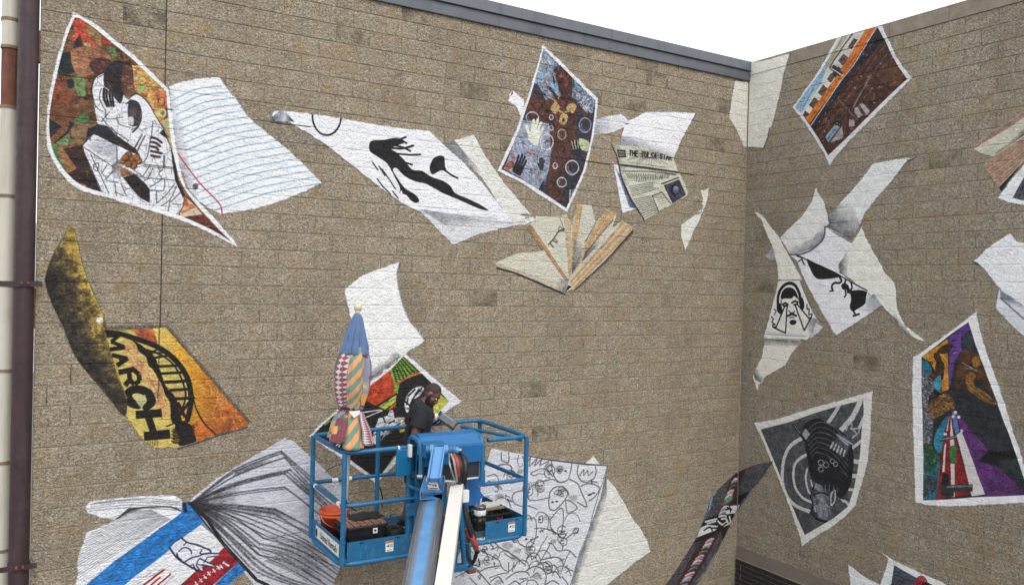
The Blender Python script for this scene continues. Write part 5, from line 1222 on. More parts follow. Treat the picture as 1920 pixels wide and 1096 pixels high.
W.mottle(vO(405, 290, 608, 125, 640, 180, 540, 260, 540, 400, 470, 500, 430, 760, 410, 780, 420, 430), [(96, 50, 140), (110, 62, 156), (84, 44, 124)], .5)
W.mottle(vO(150, 465, 405, 290, 415, 780, 345, 810, 345, 680, 290, 610, 240, 520), [(222, 150, 40), (206, 130, 30), (232, 170, 60)], .5)
W.mottle(vO(560, 240, 640, 230, 680, 370, 540, 390), [(56, 72, 80), (44, 56, 66)], .3)
for q in (vO(300, 410, 350, 360, 430, 330, 455, 370, 400, 430, 310, 430), vO(290, 520, 350, 500, 375, 570, 350, 700, 290, 620), vO(265, 430, 320, 430, 350, 510, 290, 510)):
    W.mottle(sm(q, 2, True), [(52, 40, 28), (70, 50, 30), (40, 32, 26)], .2)
for x, y in ((470, 310), (470, 412)):
    W.disc(vO(x, y)[0], 4.5, 2.4, (40, 34, 60)); W.line(vO(x - 10, y + 15, x + 25, y + 5), (150, 150, 176), 1.4)
W.ring(vO(240, 525)[0], 3, 2.6, (60, 50, 30), 1.6)
W.mottle(vO(150, 490, 200, 500, 260, 600, 220, 660, 150, 560), [(20, 120, 140), (40, 140, 160)], .3); W.mottle(vO(215, 655, 270, 610, 290, 660), [(150, 26, 40), (170, 40, 50)], .2); W.mottle(vO(270, 680, 330, 640, 345, 700, 335, 815, 270, 770), [(50, 150, 180), (70, 160, 190)], .3)
W.mottle(vO(150, 560, 215, 660, 270, 690, 280, 790, 220, 850, 215, 960, 240, 1090, 150, 1090), [(60, 62, 70), (150, 152, 162), (40, 42, 48), (180, 182, 190)], .2, contrast=4)
W.mottle(vP(160, 30, 230, 130, 265, 200, 250, 430, 165, 430), [(60, 62, 72), (150, 154, 164), (40, 42, 50)], .2, contrast=4)
W.mottle(sm(vO(560, 400, 620, 400, 700, 440, 740, 540, 800, 690, 820, 800, 700, 690, 600, 640, 520, 780, 470, 760, 500, 560), 3, True), [(70, 44, 28), (100, 62, 30), (52, 36, 28)], .5)
W.mottle(sm(vO(645, 490, 690, 455, 730, 500, 720, 550, 660, 560), 3, True), [(170, 112, 36), (190, 130, 46)], .3); W.mottle(sm(vO(580, 680, 620, 610, 680, 650, 660, 740, 760, 800, 860, 890, 880, 930, 760, 900, 620, 800, 590, 740), 3, True), [(150, 100, 40), (176, 120, 46), (120, 78, 36)], .4)
W.line(vO(550, 520, 620, 560, 690, 600), (170, 170, 180), 1.4); W.line(vO(570, 570, 680, 590), (150, 150, 160), 1.8)
W.mottle(sm(vO(215, 930, 270, 870, 380, 820, 460, 880, 480, 960, 420, 990, 330, 1040, 270, 1070, 200, 1000), 3, True), [(120, 80, 34), (150, 104, 48), (60, 44, 28), (176, 124, 66)], .25, contrast=4)
W.mottle(vO(220, 860, 270, 790, 330, 830, 240, 930), [(30, 26, 24), (44, 36, 28)], .3)
for i in range(12):
    a = vO(280 + i * 16, 960 - (i % 5) * 28)[0]
    W.line([a, (a[0] + 5, a[1] + 4 - (i % 3) * 4)], (34, 28, 22) if i % 2 else (196, 140, 80), 1.4)
W.mottle(vP(440, 110, 520, 150, 640, 300, 800, 480, 700, 600, 880, 640, 1060, 800, 1148, 928, 770, 940, 620, 520, 540, 300), [(84, 40, 110), (100, 48, 126), (112, 36, 104)], .6)
W.mottle(sm(vP(405, 150, 420, 260, 370, 420, 330, 520, 280, 470, 270, 380, 330, 240), 3, True), [(30, 130, 160), (46, 146, 176)], .3); W.mottle(vP(190, 440, 330, 560, 330, 760, 290, 970, 165, 970, 170, 560), [(24, 110, 134), (40, 130, 150), (60, 90, 80)], .3); W.mottle(vP(170, 440, 260, 450, 330, 540, 280, 680, 180, 700), [(44, 110, 66), (30, 70, 50), (90, 140, 90)], .25)
W.mottle(vP(165, 720, 310, 760, 300, 870, 165, 960), [(40, 44, 60), (90, 100, 124), (30, 34, 46)], .2, contrast=4)
W.dabs(vO(160, 580, 260, 640, 280, 800, 240, 1060, 160, 1060), [(206, 208, 214), (34, 36, 44), (120, 124, 136)], 70, 6, 1.3, None, 40, 33, .8)
W.dabs(vP(165, 30, 260, 160, 240, 430, 170, 430), [(206, 208, 214), (34, 36, 44), (110, 114, 126)], 50, 6, 1.3, None, 40, 34, .8)
W.dabs(sm(vO(560, 400, 700, 430, 810, 690, 700, 690, 520, 780, 500, 560), 2, True), [(120, 76, 36), (44, 30, 24), (90, 56, 30)], 70, 8, 1.8, 60, 40, 35, .6)
W.dabs(sm(vO(215, 930, 380, 820, 470, 900, 330, 1040, 220, 1010), 2, True), [(196, 140, 76), (40, 30, 22), (130, 90, 44), (220, 170, 100)], 70, 6, 1.3, 30, 50, 36, .8)
W.dabs(vO(410, 290, 600, 135, 540, 400, 440, 700), [(130, 84, 176), (70, 36, 110)], 50, 8, 1.8, 60, 30, 37, .55)
W.dabs(vP(560, 300, 1148, 920, 800, 930), [(120, 60, 140), (70, 34, 96), (60, 50, 70)], 110, 10, 2.0, 40, 40, 38, .5)
W.dabs(vO(620, 700, 880, 920, 960, 1090, 600, 1090, 520, 900), [(54, 60, 68), (22, 26, 30)], 80, 10, 2.2, 30, 40, 39, .6)
W.dabs(vP(170, 450, 320, 540, 290, 960, 170, 960), [(70, 170, 180), (20, 60, 50), (110, 124, 140), (30, 36, 46)], 80, 6, 1.4, None, 40, 40, .7)
W.fill(vP(430, 130, 470, 320, 640, 920, 300, 975, 340, 520, 390, 250), (150, 28, 36))
for q in (vP(425, 140, 405, 300, 390, 300), vP(435, 150, 470, 420, 475, 945, 440, 945, 428, 400), vP(390, 420, 375, 700, 352, 700, 372, 440), vP(490, 340, 540, 300, 640, 560, 770, 920, 640, 940, 560, 600)):
    W.fill(q, (214, 208, 206))
W.fill(vP(445, 110, 480, 120, 520, 290, 490, 340, 460, 260), (90, 130, 190)); W.mottle(vP(425, 450, 490, 440, 490, 620, 430, 620), [(44, 110, 50), (60, 130, 64)], .3)
for x, y in ((480, 120), (515, 165), (460, 160), (540, 300), (385, 330)):
    W.disc(vP(x, y)[0], 3, 3, (214, 214, 222), rough=1.5)
W.fill(vP(330, 380, 490, 340, 490, 370, 340, 412), (70, 70, 84)); W.line(vP(320, 390, 490, 355), (150, 150, 164), 1.5)
W.fill(vP(320, 830, 650, 820, 650, 890, 470, 895, 460, 940, 350, 940, 340, 890), (48, 56, 62)); W.line(vP(400, 845, 640, 838), (130, 142, 146), 3.4, a=.8); W.fill(vP(360, 710, 410, 720, 430, 830, 340, 830), (30, 32, 36))
W.fill(vP(695, 590, 840, 480, 850, 500, 1060, 490, 1090, 570, 910, 585, 900, 640), (18, 20, 22)); W.mottle(vP(910, 590, 1090, 580, 1148, 700, 1148, 800, 1040, 700), [(54, 58, 66), (40, 44, 50)], .4); W.fill(vP(1080, 800, 1180, 790, 1180, 820), (18, 18, 20)); W.line(vP(350, 960, 770, 935), (40, 42, 46), 1.6)
W.setclip()

# ---- partly framed book, sheets and foot pieces at the right
rb = vU(135, 475, 200, 390, 400, 250, 560, 150, 700, 60, 780, 60, 780, 520, 640, 560, 410, 890, 380, 840, 300, 710, 230, 630, 330, 545, 250, 525)
page(W, 'painted_book', rb, 'cream and brown end of an open book at the right edge', (206, 202, 180), layer=0, grow=2)
W.setclip(rb)
W.fill(vU(150, 460, 220, 370, 560, 150, 700, 60, 700, 110, 480, 260), (166, 130, 116)); edges(W, vU(150, 455)[0], vU(640, 90)[0], vU(180, 440)[0], vU(640, 130)[0], 5, [(140, 92, 80), (190, 160, 150), (150, 104, 90)], 1.4)
W.shade(vU(330, 540, 640, 330, 700, 280, 640, 260, 400, 440), (50, 50, 50), vU(480, 470)[0], vU(440, 420)[0], .8)
W.fill(vU(230, 630, 330, 545, 640, 345, 760, 270, 760, 500, 640, 560, 380, 840, 300, 710), (186, 150, 124)); edges(W, vU(250, 620)[0], vU(700, 330)[0], vU(370, 830)[0], vU(700, 540)[0], 15, [(150, 110, 84), (206, 182, 160), (130, 96, 80), (176, 140, 114)], 1.8)
W.fill(vU(380, 845, 640, 580, 760, 500, 760, 600, 640, 640, 410, 895), (34, 36, 40))
W.setclip()
cs = vU(378, 948, 560, 700, 640, 620, 760, 560, 760, 1060, 640, 1020, 500, 990)
page(W, 'painted_sheet', cs, 'white bordered corner of a grey painting at the right edge', (231, 232, 235), layer=1)
W.mottle(vU(520, 945, 640, 730, 760, 640, 760, 1010, 640, 975), [(50, 54, 66), (120, 126, 140), (36, 38, 46)], .2, contrast=4)
ws = vV(138, 345, 250, 240, 400, 130, 475, 92, 540, 165, 598, 178, 720, 170, 720, 780, 598, 760, 400, 625, 330, 550, 240, 430, 180, 375)
w2 = vV(370, 600, 400, 620, 598, 760, 720, 830, 720, 1130, 598, 1045, 460, 920, 340, 785)
page(W, 'painted_sheet', w2, 'pale blue grey lower sheets under the white sheet at the right edge', (218, 222, 228), layer=0)
W.setclip(w2); W.shade(vV(380, 600, 720, 850, 720, 980, 380, 690), (110, 120, 136), vV(480, 700)[0], vV(470, 770)[0], .7); W.line(vV(380, 690, 480, 780, 598, 885), (90, 98, 116), 2.4, a=.8, soft=2); W.setclip()
page(W, 'painted_sheet', ws, 'large white sheet with a small dark curl at the right edge', (234, 236, 238), layer=1)
W.fill(vV(135, 350, 175, 375, 165, 410, 140, 390), (70, 78, 96), soft=2)
f3 = vX(85, 285, 200, 380, 400, 530, 560, 590, 560, 760, 140, 760, 100, 420)
page(W, 'painted_sheet', f3, 'white paper point at the foot of the right wall', (226, 229, 232), layer=0)
f4 = sm(vX(600, 122, 680, 175, 800, 250), 2) + vX(1100, 390, 1450, 540, 1570, 600, 1760, 760, 500, 760, 570, 590, 640, 400, 690, 260, 680, 200)
page(W, 'painted_sheet', f4, 'white bordered grey and red sheet at the foot of the right wall', (228, 231, 232), layer=1)
W.mottle(vX(780, 310, 1100, 490, 1400, 620, 1500, 760, 640, 760, 740, 580), [(60, 64, 76), (90, 96, 110), (44, 46, 56)], .4)
W.fill(sm(vX(1090, 560, 1130, 490, 1190, 465, 1250, 500, 1280, 570, 1200, 570, 1180, 640, 1100, 640), 3, True), (176, 36, 46)); W.fill(vX(1130, 490, 1190, 465, 1250, 505, 1270, 560, 1160, 530), (206, 76, 76)); W.fill(vX(1200, 570, 1290, 570, 1340, 620, 1340, 700, 1180, 700), (26, 28, 34))
# ---- right part of the dark strip round the corner
dr = vW(655, 120, 700, 100, 760, 75, 850, 45, 968, 25, 920, 90, 880, 150, 800, 250, 745, 330, 700, 400, 655, 480)
page(W, 'painted_sheet', dr, 'dark grey tip of the painted strip right of the inner corner', (78, 76, 84), layer=1, grow=1.2)
W.setclip(dr); W.mottle(dr, [(72, 72, 80), (92, 90, 98), (64, 62, 68)], .4); W.fill(vW(650, 120, 745, 82, 690, 210, 650, 300), (72, 36, 34)); W.fill(vW(650, 330, 770, 280, 690, 390, 650, 400), (24, 26, 26)); W.fill(vW(650, 402, 690, 398, 655, 470), (200, 198, 200)); W.setclip()
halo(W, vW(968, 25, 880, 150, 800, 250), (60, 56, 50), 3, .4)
# ------------------------------------------------------------------ materials of the walls
def wall_mat(name, axis, z0, u0, paint=None, smooth=False):
    """Split faced concrete block (or, with paint, the same relief under a coat of mural paint)."""
    t = NT(name)
    p = t.pos()
    sep = t.n('SeparateXYZ', None, Vector=p)
    u, z = sep.outputs[axis], sep.outputs[2]
    big = t.noise(p, 1.3, 4, .6)
    mid = t.noise(p, 9.0, 5, .65)
    fin = t.noise(p, 85.0, 4, .7)
    agg = t.n('TexVoronoi', None, Vector=p, Scale=95.0)
    agg2 = t.n('TexVoronoi', None, Vector=p, Scale=52.0)
    chip = t.noise(t.n('Mapping', None, Vector=p, Scale=(1, 1, 1.35)).outputs[0], 26.0, 6, .68, .4)
    if paint is None:
        row = t.math('FLOOR', t.math('DIVIDE', t.math('SUBTRACT', z, z0 + ZC), .2032))
        sh = t.math('MULTIPLY', t.math('ABSOLUTE', t.math('MODULO', row, 2.0)), .5)
        colm = t.math('FLOOR', t.math('ADD', t.math('DIVIDE', t.math('SUBTRACT', u, u0), .4064), sh))
        cmb = t.n('CombineXYZ', None, i0=colm, i1=row, i2=float(axis))
        wn = t.n('TexWhiteNoise', {'noise_dimensions': '3D'}, Vector=cmb.outputs[0])
        rnd = wn.outputs['Value']
        if smooth:
            c = t.ramp(mid, [(.3, lin((120, 112, 98))), (.7, lin((144, 135, 120)))])
            c = t.mix(t.ramp(t.noise(p, 2.2, 6, .7), [(.5, (0, 0, 0)), (.8, (.45,) * 3)]), c, lin((92, 86, 74)))
        else:
            grain = t.noise(p, 62.0, 3, .6)
            c = t.ramp(t.n('SeparateColor', None, i0=agg.outputs['Color']).outputs[0], [(.0, lin((98, 89, 77))), (.22, lin((130, 119, 102))), (.6, lin((158, 146, 127))), (.9, lin((176, 165, 147))), (1.0, lin((206, 199, 187)))])
            c2 = t.ramp(t.n('SeparateColor', None, i0=agg2.outputs['Color']).outputs[1], [(.1, lin((104, 94, 80))), (.45, lin((144, 131, 112))), (.85, lin((164, 152, 134))), (.97, lin((194, 186, 172)))])
            c = t.mix(.34, c, c2)
            c = t.mix(.3, c, t.ramp(grain, [(.34, lin((100, 90, 76))), (.5, lin((188, 186, 182))), (.66, lin((255, 252, 246)))]), 'MULTIPLY')
            c = t.mix(1.0, c, (1.22, 1.22, 1.23, 1), 'MULTIPLY')
            och = t.ramp(t.math('ADD', t.math('MULTIPLY', t.noise(p, 3.4, 5, .6, .8), .7), t.math('MULTIPLY', grain, .3)), [(.5, (0, 0, 0)), (.64, (.7,) * 3)])
            c = t.mix(t.math('MULTIPLY', och, .55), c, lin((158, 122, 66)))
            pit = t.ramp(chip, [(.32, (1, 1, 1)), (.43, (0, 0, 0))])
            c = t.mix(t.math('MULTIPLY', pit, .36), c, lin((66, 60, 52)))
            tone = t.n('MapRange', None, Value=rnd, i3=.94, i4=1.06)
            c = t.mix(1.0, c, t.n('CombineColor', None, Red=tone.outputs[0], Green=tone.outputs[0], Blue=tone.outputs[0]).outputs[0], 'MULTIPLY')
            # damp, darker units, commoner towards the roof line
            hi = t.n('MapRange', None, Value=z, i1=ZC + 1.2, i2=ZC + 3.4, i3=.008, i4=.12)
            stain = t.ramp(t.math('ADD', t.math('MULTIPLY', t.noise(p, 5.5, 5, .65), .75), t.math('MULTIPLY', grain, .25)), [(.43, (0, 0, 0)), (.6, (1, 1, 1))])
            wet = t.math('MULTIPLY', t.math('LESS_THAN', t.n('SeparateColor', None, i0=wn.outputs['Color']).outputs[1], hi.outputs[0]), stain)
            c = t.mix(t.math('MULTIPLY', wet, .68), c, lin((60, 56, 50)))
            grime = t.ramp(t.noise(t.n('Mapping', None, Vector=p, Scale=(1, 1, .4)).outputs[0], 1.5, 6, .7), [(.48, (0, 0, 0)), (.75, (.4,) * 3)])
            c = t.mix(grime, c, lin((96, 88, 76)))
            c = t.mix(t.ramp(big, [(.4, (0, 0, 0)), (.7, (.25,) * 3)]), c, lin((156, 140, 114)))
        if axis == 1 and not smooth:          # cooler, greyer tint over the right wall's blocks
            c = t.mix(1.0, c, (.97, 1.01, 1.045, 1), 'MULTIPLY')
        t.set(t.bsdf.inputs['Base Color'], c)
        t.bsdf.inputs['Roughness'].default_value = .93
        t.bsdf.inputs['Specular IOR Level'].default_value = .25
    else:
        tx = t.n('TexImage', {'interpolation': 'Cubic', 'extension': 'CLIP'})
        tx.image = paint
        # pores of the block the brush did not reach
        miss = t.ramp(t.math('ADD', t.math('MULTIPLY', chip, .7), t.math('MULTIPLY', fin, .3)), [(.31, (1, 1, 1)), (.39, (0, 0, 0))])
        c = t.mix(t.math('MULTIPLY', miss, .5), tx.outputs['Color'], lin((104, 94, 80)))
        c = t.mix(t.ramp(fin, [(.35, (.12,) * 3), (.55, (0, 0, 0))]), c, lin((120, 112, 100)))
        t.set(t.bsdf.inputs['Base Color'], c)
        t.bsdf.inputs['Roughness'].default_value = .72
        t.bsdf.inputs['Specular IOR Level'].default_value = .3
        tr = t.n('BsdfTransparent')
        mx = t.n('MixShader')
        a = t.math('ADD', tx.outputs['Alpha'], t.math('MULTIPLY', t.math('SUBTRACT', chip, .5), t.math('MULTIPLY', t.math('MULTIPLY', tx.outputs['Alpha'], t.math('SUBTRACT', 1.0, tx.outputs['Alpha'])), 3.0)), clamp=True)
        t.set(mx.inputs[0], a)
        t.t.links.new(tr.outputs[0], mx.inputs[1]); t.t.links.new(t.bsdf.outputs[0], mx.inputs[2])
        t.t.links.new(mx.outputs[0], t.out.inputs[0])
    if smooth:
        t.set(t.bsdf.inputs['Normal'], t.bump(t.math('ADD', mid, fin), .25, .004))
    else:
        h = t.math('ADD', t.math('ADD', t.math('MULTIPLY', chip, 1.0), t.math('MULTIPLY', mid, .8)), t.math('MULTIPLY', t.math('SUBTRACT', 1.0, agg2.outputs['Distance']), .16))
        n1 = t.bump(h, .9, .04)
        t.set(t.bsdf.inputs['Normal'], t.bump(t.math('ADD', fin, t.math('MULTIPLY', agg.outputs['Distance'], .5)), .5, .006, n1))
    return t.m

IMG_A, IMG_B = WA.image('mural_paint_left'), WB.image('mural_paint_right')
ROW_A, U_A = 1.742, 1.2285
ROW_B, U_B = 3.018, 9.11
M_BLK_A, M_BLK_B = wall_mat('block_face_left', 0, ROW_A, U_A), wall_mat('block_face_right', 1, ROW_B, U_B)
M_FLM_A, M_FLM_B = wall_mat('mural_coat_left', 0, ROW_A, U_A, IMG_A), wall_mat('mural_coat_right', 1, ROW_B, U_B, IMG_B)
M_CONC = wall_mat('smooth_concrete', 1, ROW_B, U_B, smooth=True)
M_MORTAR = basic('mortar', (158, 147, 130), .95, var=.12, scale=30, bump=.3, dirt=(110, 100, 86), dirt_amt=.5)
M_SEAL = basic('dark_sealant', (38, 35, 32), .8, var=.2, scale=20)
M_COPE = basic('grey_blue_metal', (92, 94, 101), .45, metal=.25, var=.06, scale=3, dirt=(66, 68, 72), dirt_amt=.65, streak=True, bump=.05, bscale=6)

# ------------------------------------------------------------------ split faced blocks
GH = .2032
def u_lines(w):
    return [.002, .008, w * .5, w - .008, w - .002] if w > .1 else [.002, w * .3, w * .5, w * .7, w - .002]
V_LINES = [.0047, .0107, .10, GH - .0107, GH - .0047]
def variant(seed):
    r = np.random.RandomState(seed)
    g = np.zeros((5, 5))
    g[1:4, 1:4] = r.uniform(-.002, .0045, (3, 3))
    g[:, 0], g[:, 4] = -.002, -.002
    g[0], g[4] = -.0032, -.0032
    g += r.uniform(-.0012, .0012, (5, 5))
    return g
VARS = [variant(300 + i) for i in range(8)]

class BlockWall:
    def __init__(s, axis, plane, z_phase, u_phase, u_min, u_max, z_min, z_max, cuts, W):
        s.axis, s.plane, s.W = axis, plane, W
        s.rows = []                                  # (z0, z1, [(u0, u1, variant)], smooth)
        k0, k1 = math.floor((z_min - z_phase) / GH), math.ceil((z_max - z_phase) / GH)
        for k in range(k0, k1):
            z0 = z_phase + k * GH
            if z0 < z_min - 1e-6 and axis == 1:
                continue
            off = 0 if k % 2 == 0 else .2032
            j0 = math.floor((u_min - u_phase - off) / .4064) - 1
            e, c = [u_min], u_phase + off + j0 * .4064
            while c < u_max - .03:
                if c > u_min + .03:
                    e.append(c)
                c += .4064
            e.append(u_max)
            for q in cuts:
                if all(abs(q - x) > .03 for x in e):
                    e.append(q)
            e.sort()
            s.rows.append((z0, z0 + GH, [(e[i], e[i + 1], RS.randint(8)) for i in range(len(e) - 1)], False))
    def pt(s, u, z, h):
        """Point on the wall; h is how far it stands out towards the viewer."""
        return (u, s.plane - h, z) if s.axis == 0 else (s.plane - h, u, z)
    def block_mb(s, w, var, u0=0, z0=0):
        g, ul = VARS[var], u_lines(w)
        mb = MB()
        vs, fs = [], []
        for j in range(5):
            for i in range(5):
                vs.append(s.pt(u0 + ul[i], z0 + V_LINES[j], g[j, i]))
        flip = s.axis == 1
        for j in range(4):
            for i in range(4):
                f = (j * 5 + i, j * 5 + i + 1, (j + 1) * 5 + i + 1, (j + 1) * 5 + i)
                fs.append(f[::-1] if flip else f)
        n = len(vs)
        for (i, j) in ((0, 0), (4, 0), (4, 4), (0, 4)):
            vs.append(s.pt(u0 + ul[i], z0 + V_LINES[j], -.03))
        b = [0, 1, 2, 3, 4]; r = [4, 9, 14, 19, 24]; t = [24, 23, 22, 21, 20]; l = [20, 15, 10, 5, 0]
        for edge, (c0, c1) in ((b, (0, 1)), (r, (1, 2)), (t, (2, 3)), (l, (3, 0))):
            f = tuple([n + c0, n + c1] + edge[::-1])
            fs.append(f[::-1] if flip else f)
        return mb.add(vs, fs)

def clip_half(poly, ax, v, keep_ge):
    out = []
    n = len(poly)
    for i in range(n):
        a, b = poly[i], poly[(i + 1) % n]
        ia = (a[ax] >= v) if keep_ge else (a[ax] <= v)
        ib = (b[ax] >= v) if keep_ge else (b[ax] <= v)
        if ia:
            out.append(a)
        if ia != ib:
            t = (v - a[ax]) / (b[ax] - a[ax])
            out.append((a[0] + (b[0] - a[0]) * t, a[1] + (b[1] - a[1]) * t))
    return out

def grow_poly(P, d):
    n = len(P)
    ar = sum(P[i][0] * P[(i + 1) % n][1] - P[(i + 1) % n][0] * P[i][1] for i in range(n))
    if ar < 0:
        P = P[::-1]
    out = []
    for i in range(n):
        a, b, c = np.array(P[i - 1]), np.array(P[i]), np.array(P[(i + 1) % n])
        n1 = np.array([b[1] - a[1], a[0] - b[0]]); n2 = np.array([c[1] - b[1], b[0] - c[0]])
        n1 /= np.linalg.norm(n1) + 1e-9; n2 /= np.linalg.norm(n2) + 1e-9
        m = n1 + n2
        L = np.linalg.norm(m)
        m = m / L if L > 1e-6 else n1
        k = d / max(.45, m @ n1)
        out.append((b[0] + m[0] * k, b[1] + m[1] * k))
    return out

def film(BW, name, pts, label, layer, grow, parent, mat):
    W = BW.W
    P = []
    for p in pts:
        q = W.fn(*p)
        if not P or abs(q[0] - P[-1][0]) + abs(q[1] - P[-1][1]) > .002:
            P.append(q)
    P = grow_poly(P, grow / 100.0)
    off = .0045 + .0025 * layer
    mb = MB()
    uvs = []
    us = [p[0] for p in P]; zs = [p[1] for p in P]
    def cell(poly, u0, u1, z0, z1, h):
        q = clip_half(clip_half(poly, 0, u0, True), 0, u1, False)
        if len(q) < 3:
            return
        a = sum(q[i][0] * q[(i + 1) % len(q)][1] - q[(i + 1) % len(q)][0] * q[i][1] for i in range(len(q)))
        if abs(a) < 2e-7:
            return
        vs = []
        for u, z in q:
            fu = (u - u0) / (u1 - u0); fz = (z - z0) / (z1 - z0)
            hh = h[0] * (1 - fu) * (1 - fz) + h[1] * fu * (1 - fz) + h[2] * fu * fz + h[3] * (1 - fu) * fz
            vs.append(BW.pt(u, z, hh + off))
            uvs.append(((u - W.u0) / (W.RES * W.w), (z - W.z0) / (W.RES * W.h)))
        f = tuple(range(len(q)))
        mb.add(vs, [f if BW.axis == 0 else f[::-1]])
    tris = [[P[i] for i in t] for t in tessellate_polygon([[Vector((p[0], p[1], 0)) for p in P]])]
    for T_ in tris:
        if (T_[1][0] - T_[0][0]) * (T_[2][1] - T_[0][1]) - (T_[2][0] - T_[0][0]) * (T_[1][1] - T_[0][1]) < 0:
            T_.reverse()
        tz0, tz1 = min(p[1] for p in T_), max(p[1] for p in T_)
        for ri, (z0, z1, bl, smooth) in enumerate(BW.rows):
            if z1 + .01 < tz0 or z0 > tz1:
                continue
            vl = [z0 + v for v in V_LINES] if not smooth else [z0, z1]
            for j in range(len(vl) - 1):
                s1 = clip_half(clip_half(T_, 1, vl[j], True), 1, vl[j + 1], False)
                if len(s1) < 3:
                    continue
                lo, hi = min(p[0] for p in s1), max(p[0] for p in s1)
                if smooth:
                    cell(s1, bl[0][0], bl[-1][1], vl[0], vl[1], (.012,) * 4)
                    continue
                for bi, (u0, u1, var) in enumerate(bl):
                    if u1 + .01 < lo or u0 > hi:
                        continue
                    g, ul = VARS[var], u_lines(u1 - u0)
                    for i in range(4):
                        cell(s1, u0 + ul[i], u0 + ul[i + 1], vl[j], vl[j + 1], (g[j, i], g[j, i + 1], g[j + 1, i + 1], g[j + 1, i]))
                    if bi + 1 < len(bl):             # across the upright joint
                        g2 = VARS[bl[bi + 1][2]]
                        cell(s1, u0 + ul[4], u1 + u_lines(bl[bi + 1][1] - u1)[0], vl[j], vl[j + 1], (g[j, 4], g2[j, 0], g2[j + 1, 0], g[j + 1, 4]))
            if not smooth and ri + 1 < len(BW.rows): # along the bed joint
                up = BW.rows[ri + 1][3]
                nz = BW.rows[ri + 1][0] + (V_LINES[0] if not up else 0)
                h1 = -.0032 if not up else .012
                s1 = clip_half(clip_half(T_, 1, z0 + V_LINES[4], True), 1, nz, False)
                if len(s1) >= 3:
                    cell(s1, bl[0][0], bl[-1][1], z0 + V_LINES[4], nz, (-.0032, -.0032, h1, h1))
    if not mb.f:
        return None
    mb.uv = uvs
    o = mb.build(name, mat, parent)
    o['label'] = label
    return o

def link_part(name, me, parent, loc):
    o = bpy.data.objects.new(name, me)
    o.parent = parent
    o.location = loc
    COL.objects.link(o)
    return o

def raise_wall(BW, root, mat, mass_name):
    """Blocks that show largest are parts of their own; the others are joined."""
    org = origin_of(root)
    cand, W = [], BW.W
    for ri, (z0, z1, bl, smooth) in enumerate(BW.rows):
        if smooth:
            continue
        for (u0, u1, var) in bl:
            c = [project(BW.pt(u, z, 0)) for u, z in ((u0, z0), (u1, z0), (u1, z1), (u0, z1))]
            cx, cy2 = sum(q[0] for q in c) / 4, sum(q[1] for q in c) / 4
            ar = .5 * abs(sum(c[i][0] * c[(i + 1) % 4][1] - c[(i + 1) % 4][0] * c[i][1] for i in range(4)))
            if not (8 < cx < 1912 and 5 < cy2 < 1091):
                ar *= .0
            x0, y0 = int((u0 - W.u0) / W.RES), int((z0 - W.z0) / W.RES)
            x1, y1 = int((u1 - W.u0) / W.RES), int((z1 - W.z0) / W.RES)
            a = W.a[max(y0, 0):max(y1, 0), max(x0, 0):max(x1, 0)]
            if a.size and ar:
                ar *= 1 - float(a.mean())
            if 585 < cx < 985 and 830 < cy2 < 1060:
                ar *= .4
            cand.append((ar, u0, u1, z0, var))
    cand.sort(key=lambda q: -q[0])
    cache, mass = {}, MB()
    for n, (ar, u0, u1, z0, var) in enumerate(cand):
        if n < 300 and ar > 0:
            key = (round(u1 - u0, 3), var)
            if key not in cache:
                mb = BW.block_mb(u1 - u0, var)
                k = BW.pt(0, 0, 0)
                me = mb.mesh('block', mat, k)
                cache[key] = me
            p = BW.pt(u0, z0, 0)
            link_part('block', cache[key], root, (p[0] - org[0], p[1] - org[1], p[2] - org[2]))
        else:
            b = BW.block_mb(u1 - u0, var, u0, z0)
            mass.add(b.v, b.f)
    tag(mass.build(mass_name, mat, root), kind='stuff')

# ------------------------------------------------------------------ ground
g = MB()
g.add([(-400, -400, -ZC), (400, -400, -ZC), (400, 400, -ZC), (-400, 400, -ZC)], [(0, 1, 2, 3)])
tag(g.build('ground', basic('worn_asphalt', (92, 91, 88), .9, var=.2, scale=2.5, bump=.3, bscale=90, dirt=(120, 116, 108), dirt_amt=.5)), kind='structure')

# ------------------------------------------------------------------ left wall
XL = .10
wa = thing('block_wall', 'long tan split faced block wall under a grey metal roof edge, painted with flying sheets', 'wall', (5.0, DA, -ZC), kind='thing')
BA = BlockWall(0, DA, ROW_A, U_A, XL, XB - .012, -ZC, 3.36, [U_A], WA)
core = MB(); core.box(((XL + XB) / 2 + .15, DA + .0085 + .15, (3.60 - ZC) / 2), (XB - XL + .3 - .004, .30, 3.60 + ZC))
core.build('wall_core', M_MORTAR, wa)
raise_wall(BA, wa, M_BLK_A, 'other_blocks')
for W_, nm, pts, lab, lay, gr in PAGES:
    if W_ is WA:
        film(BA, nm, pts, lab, lay, gr, wa, M_FLM_A)
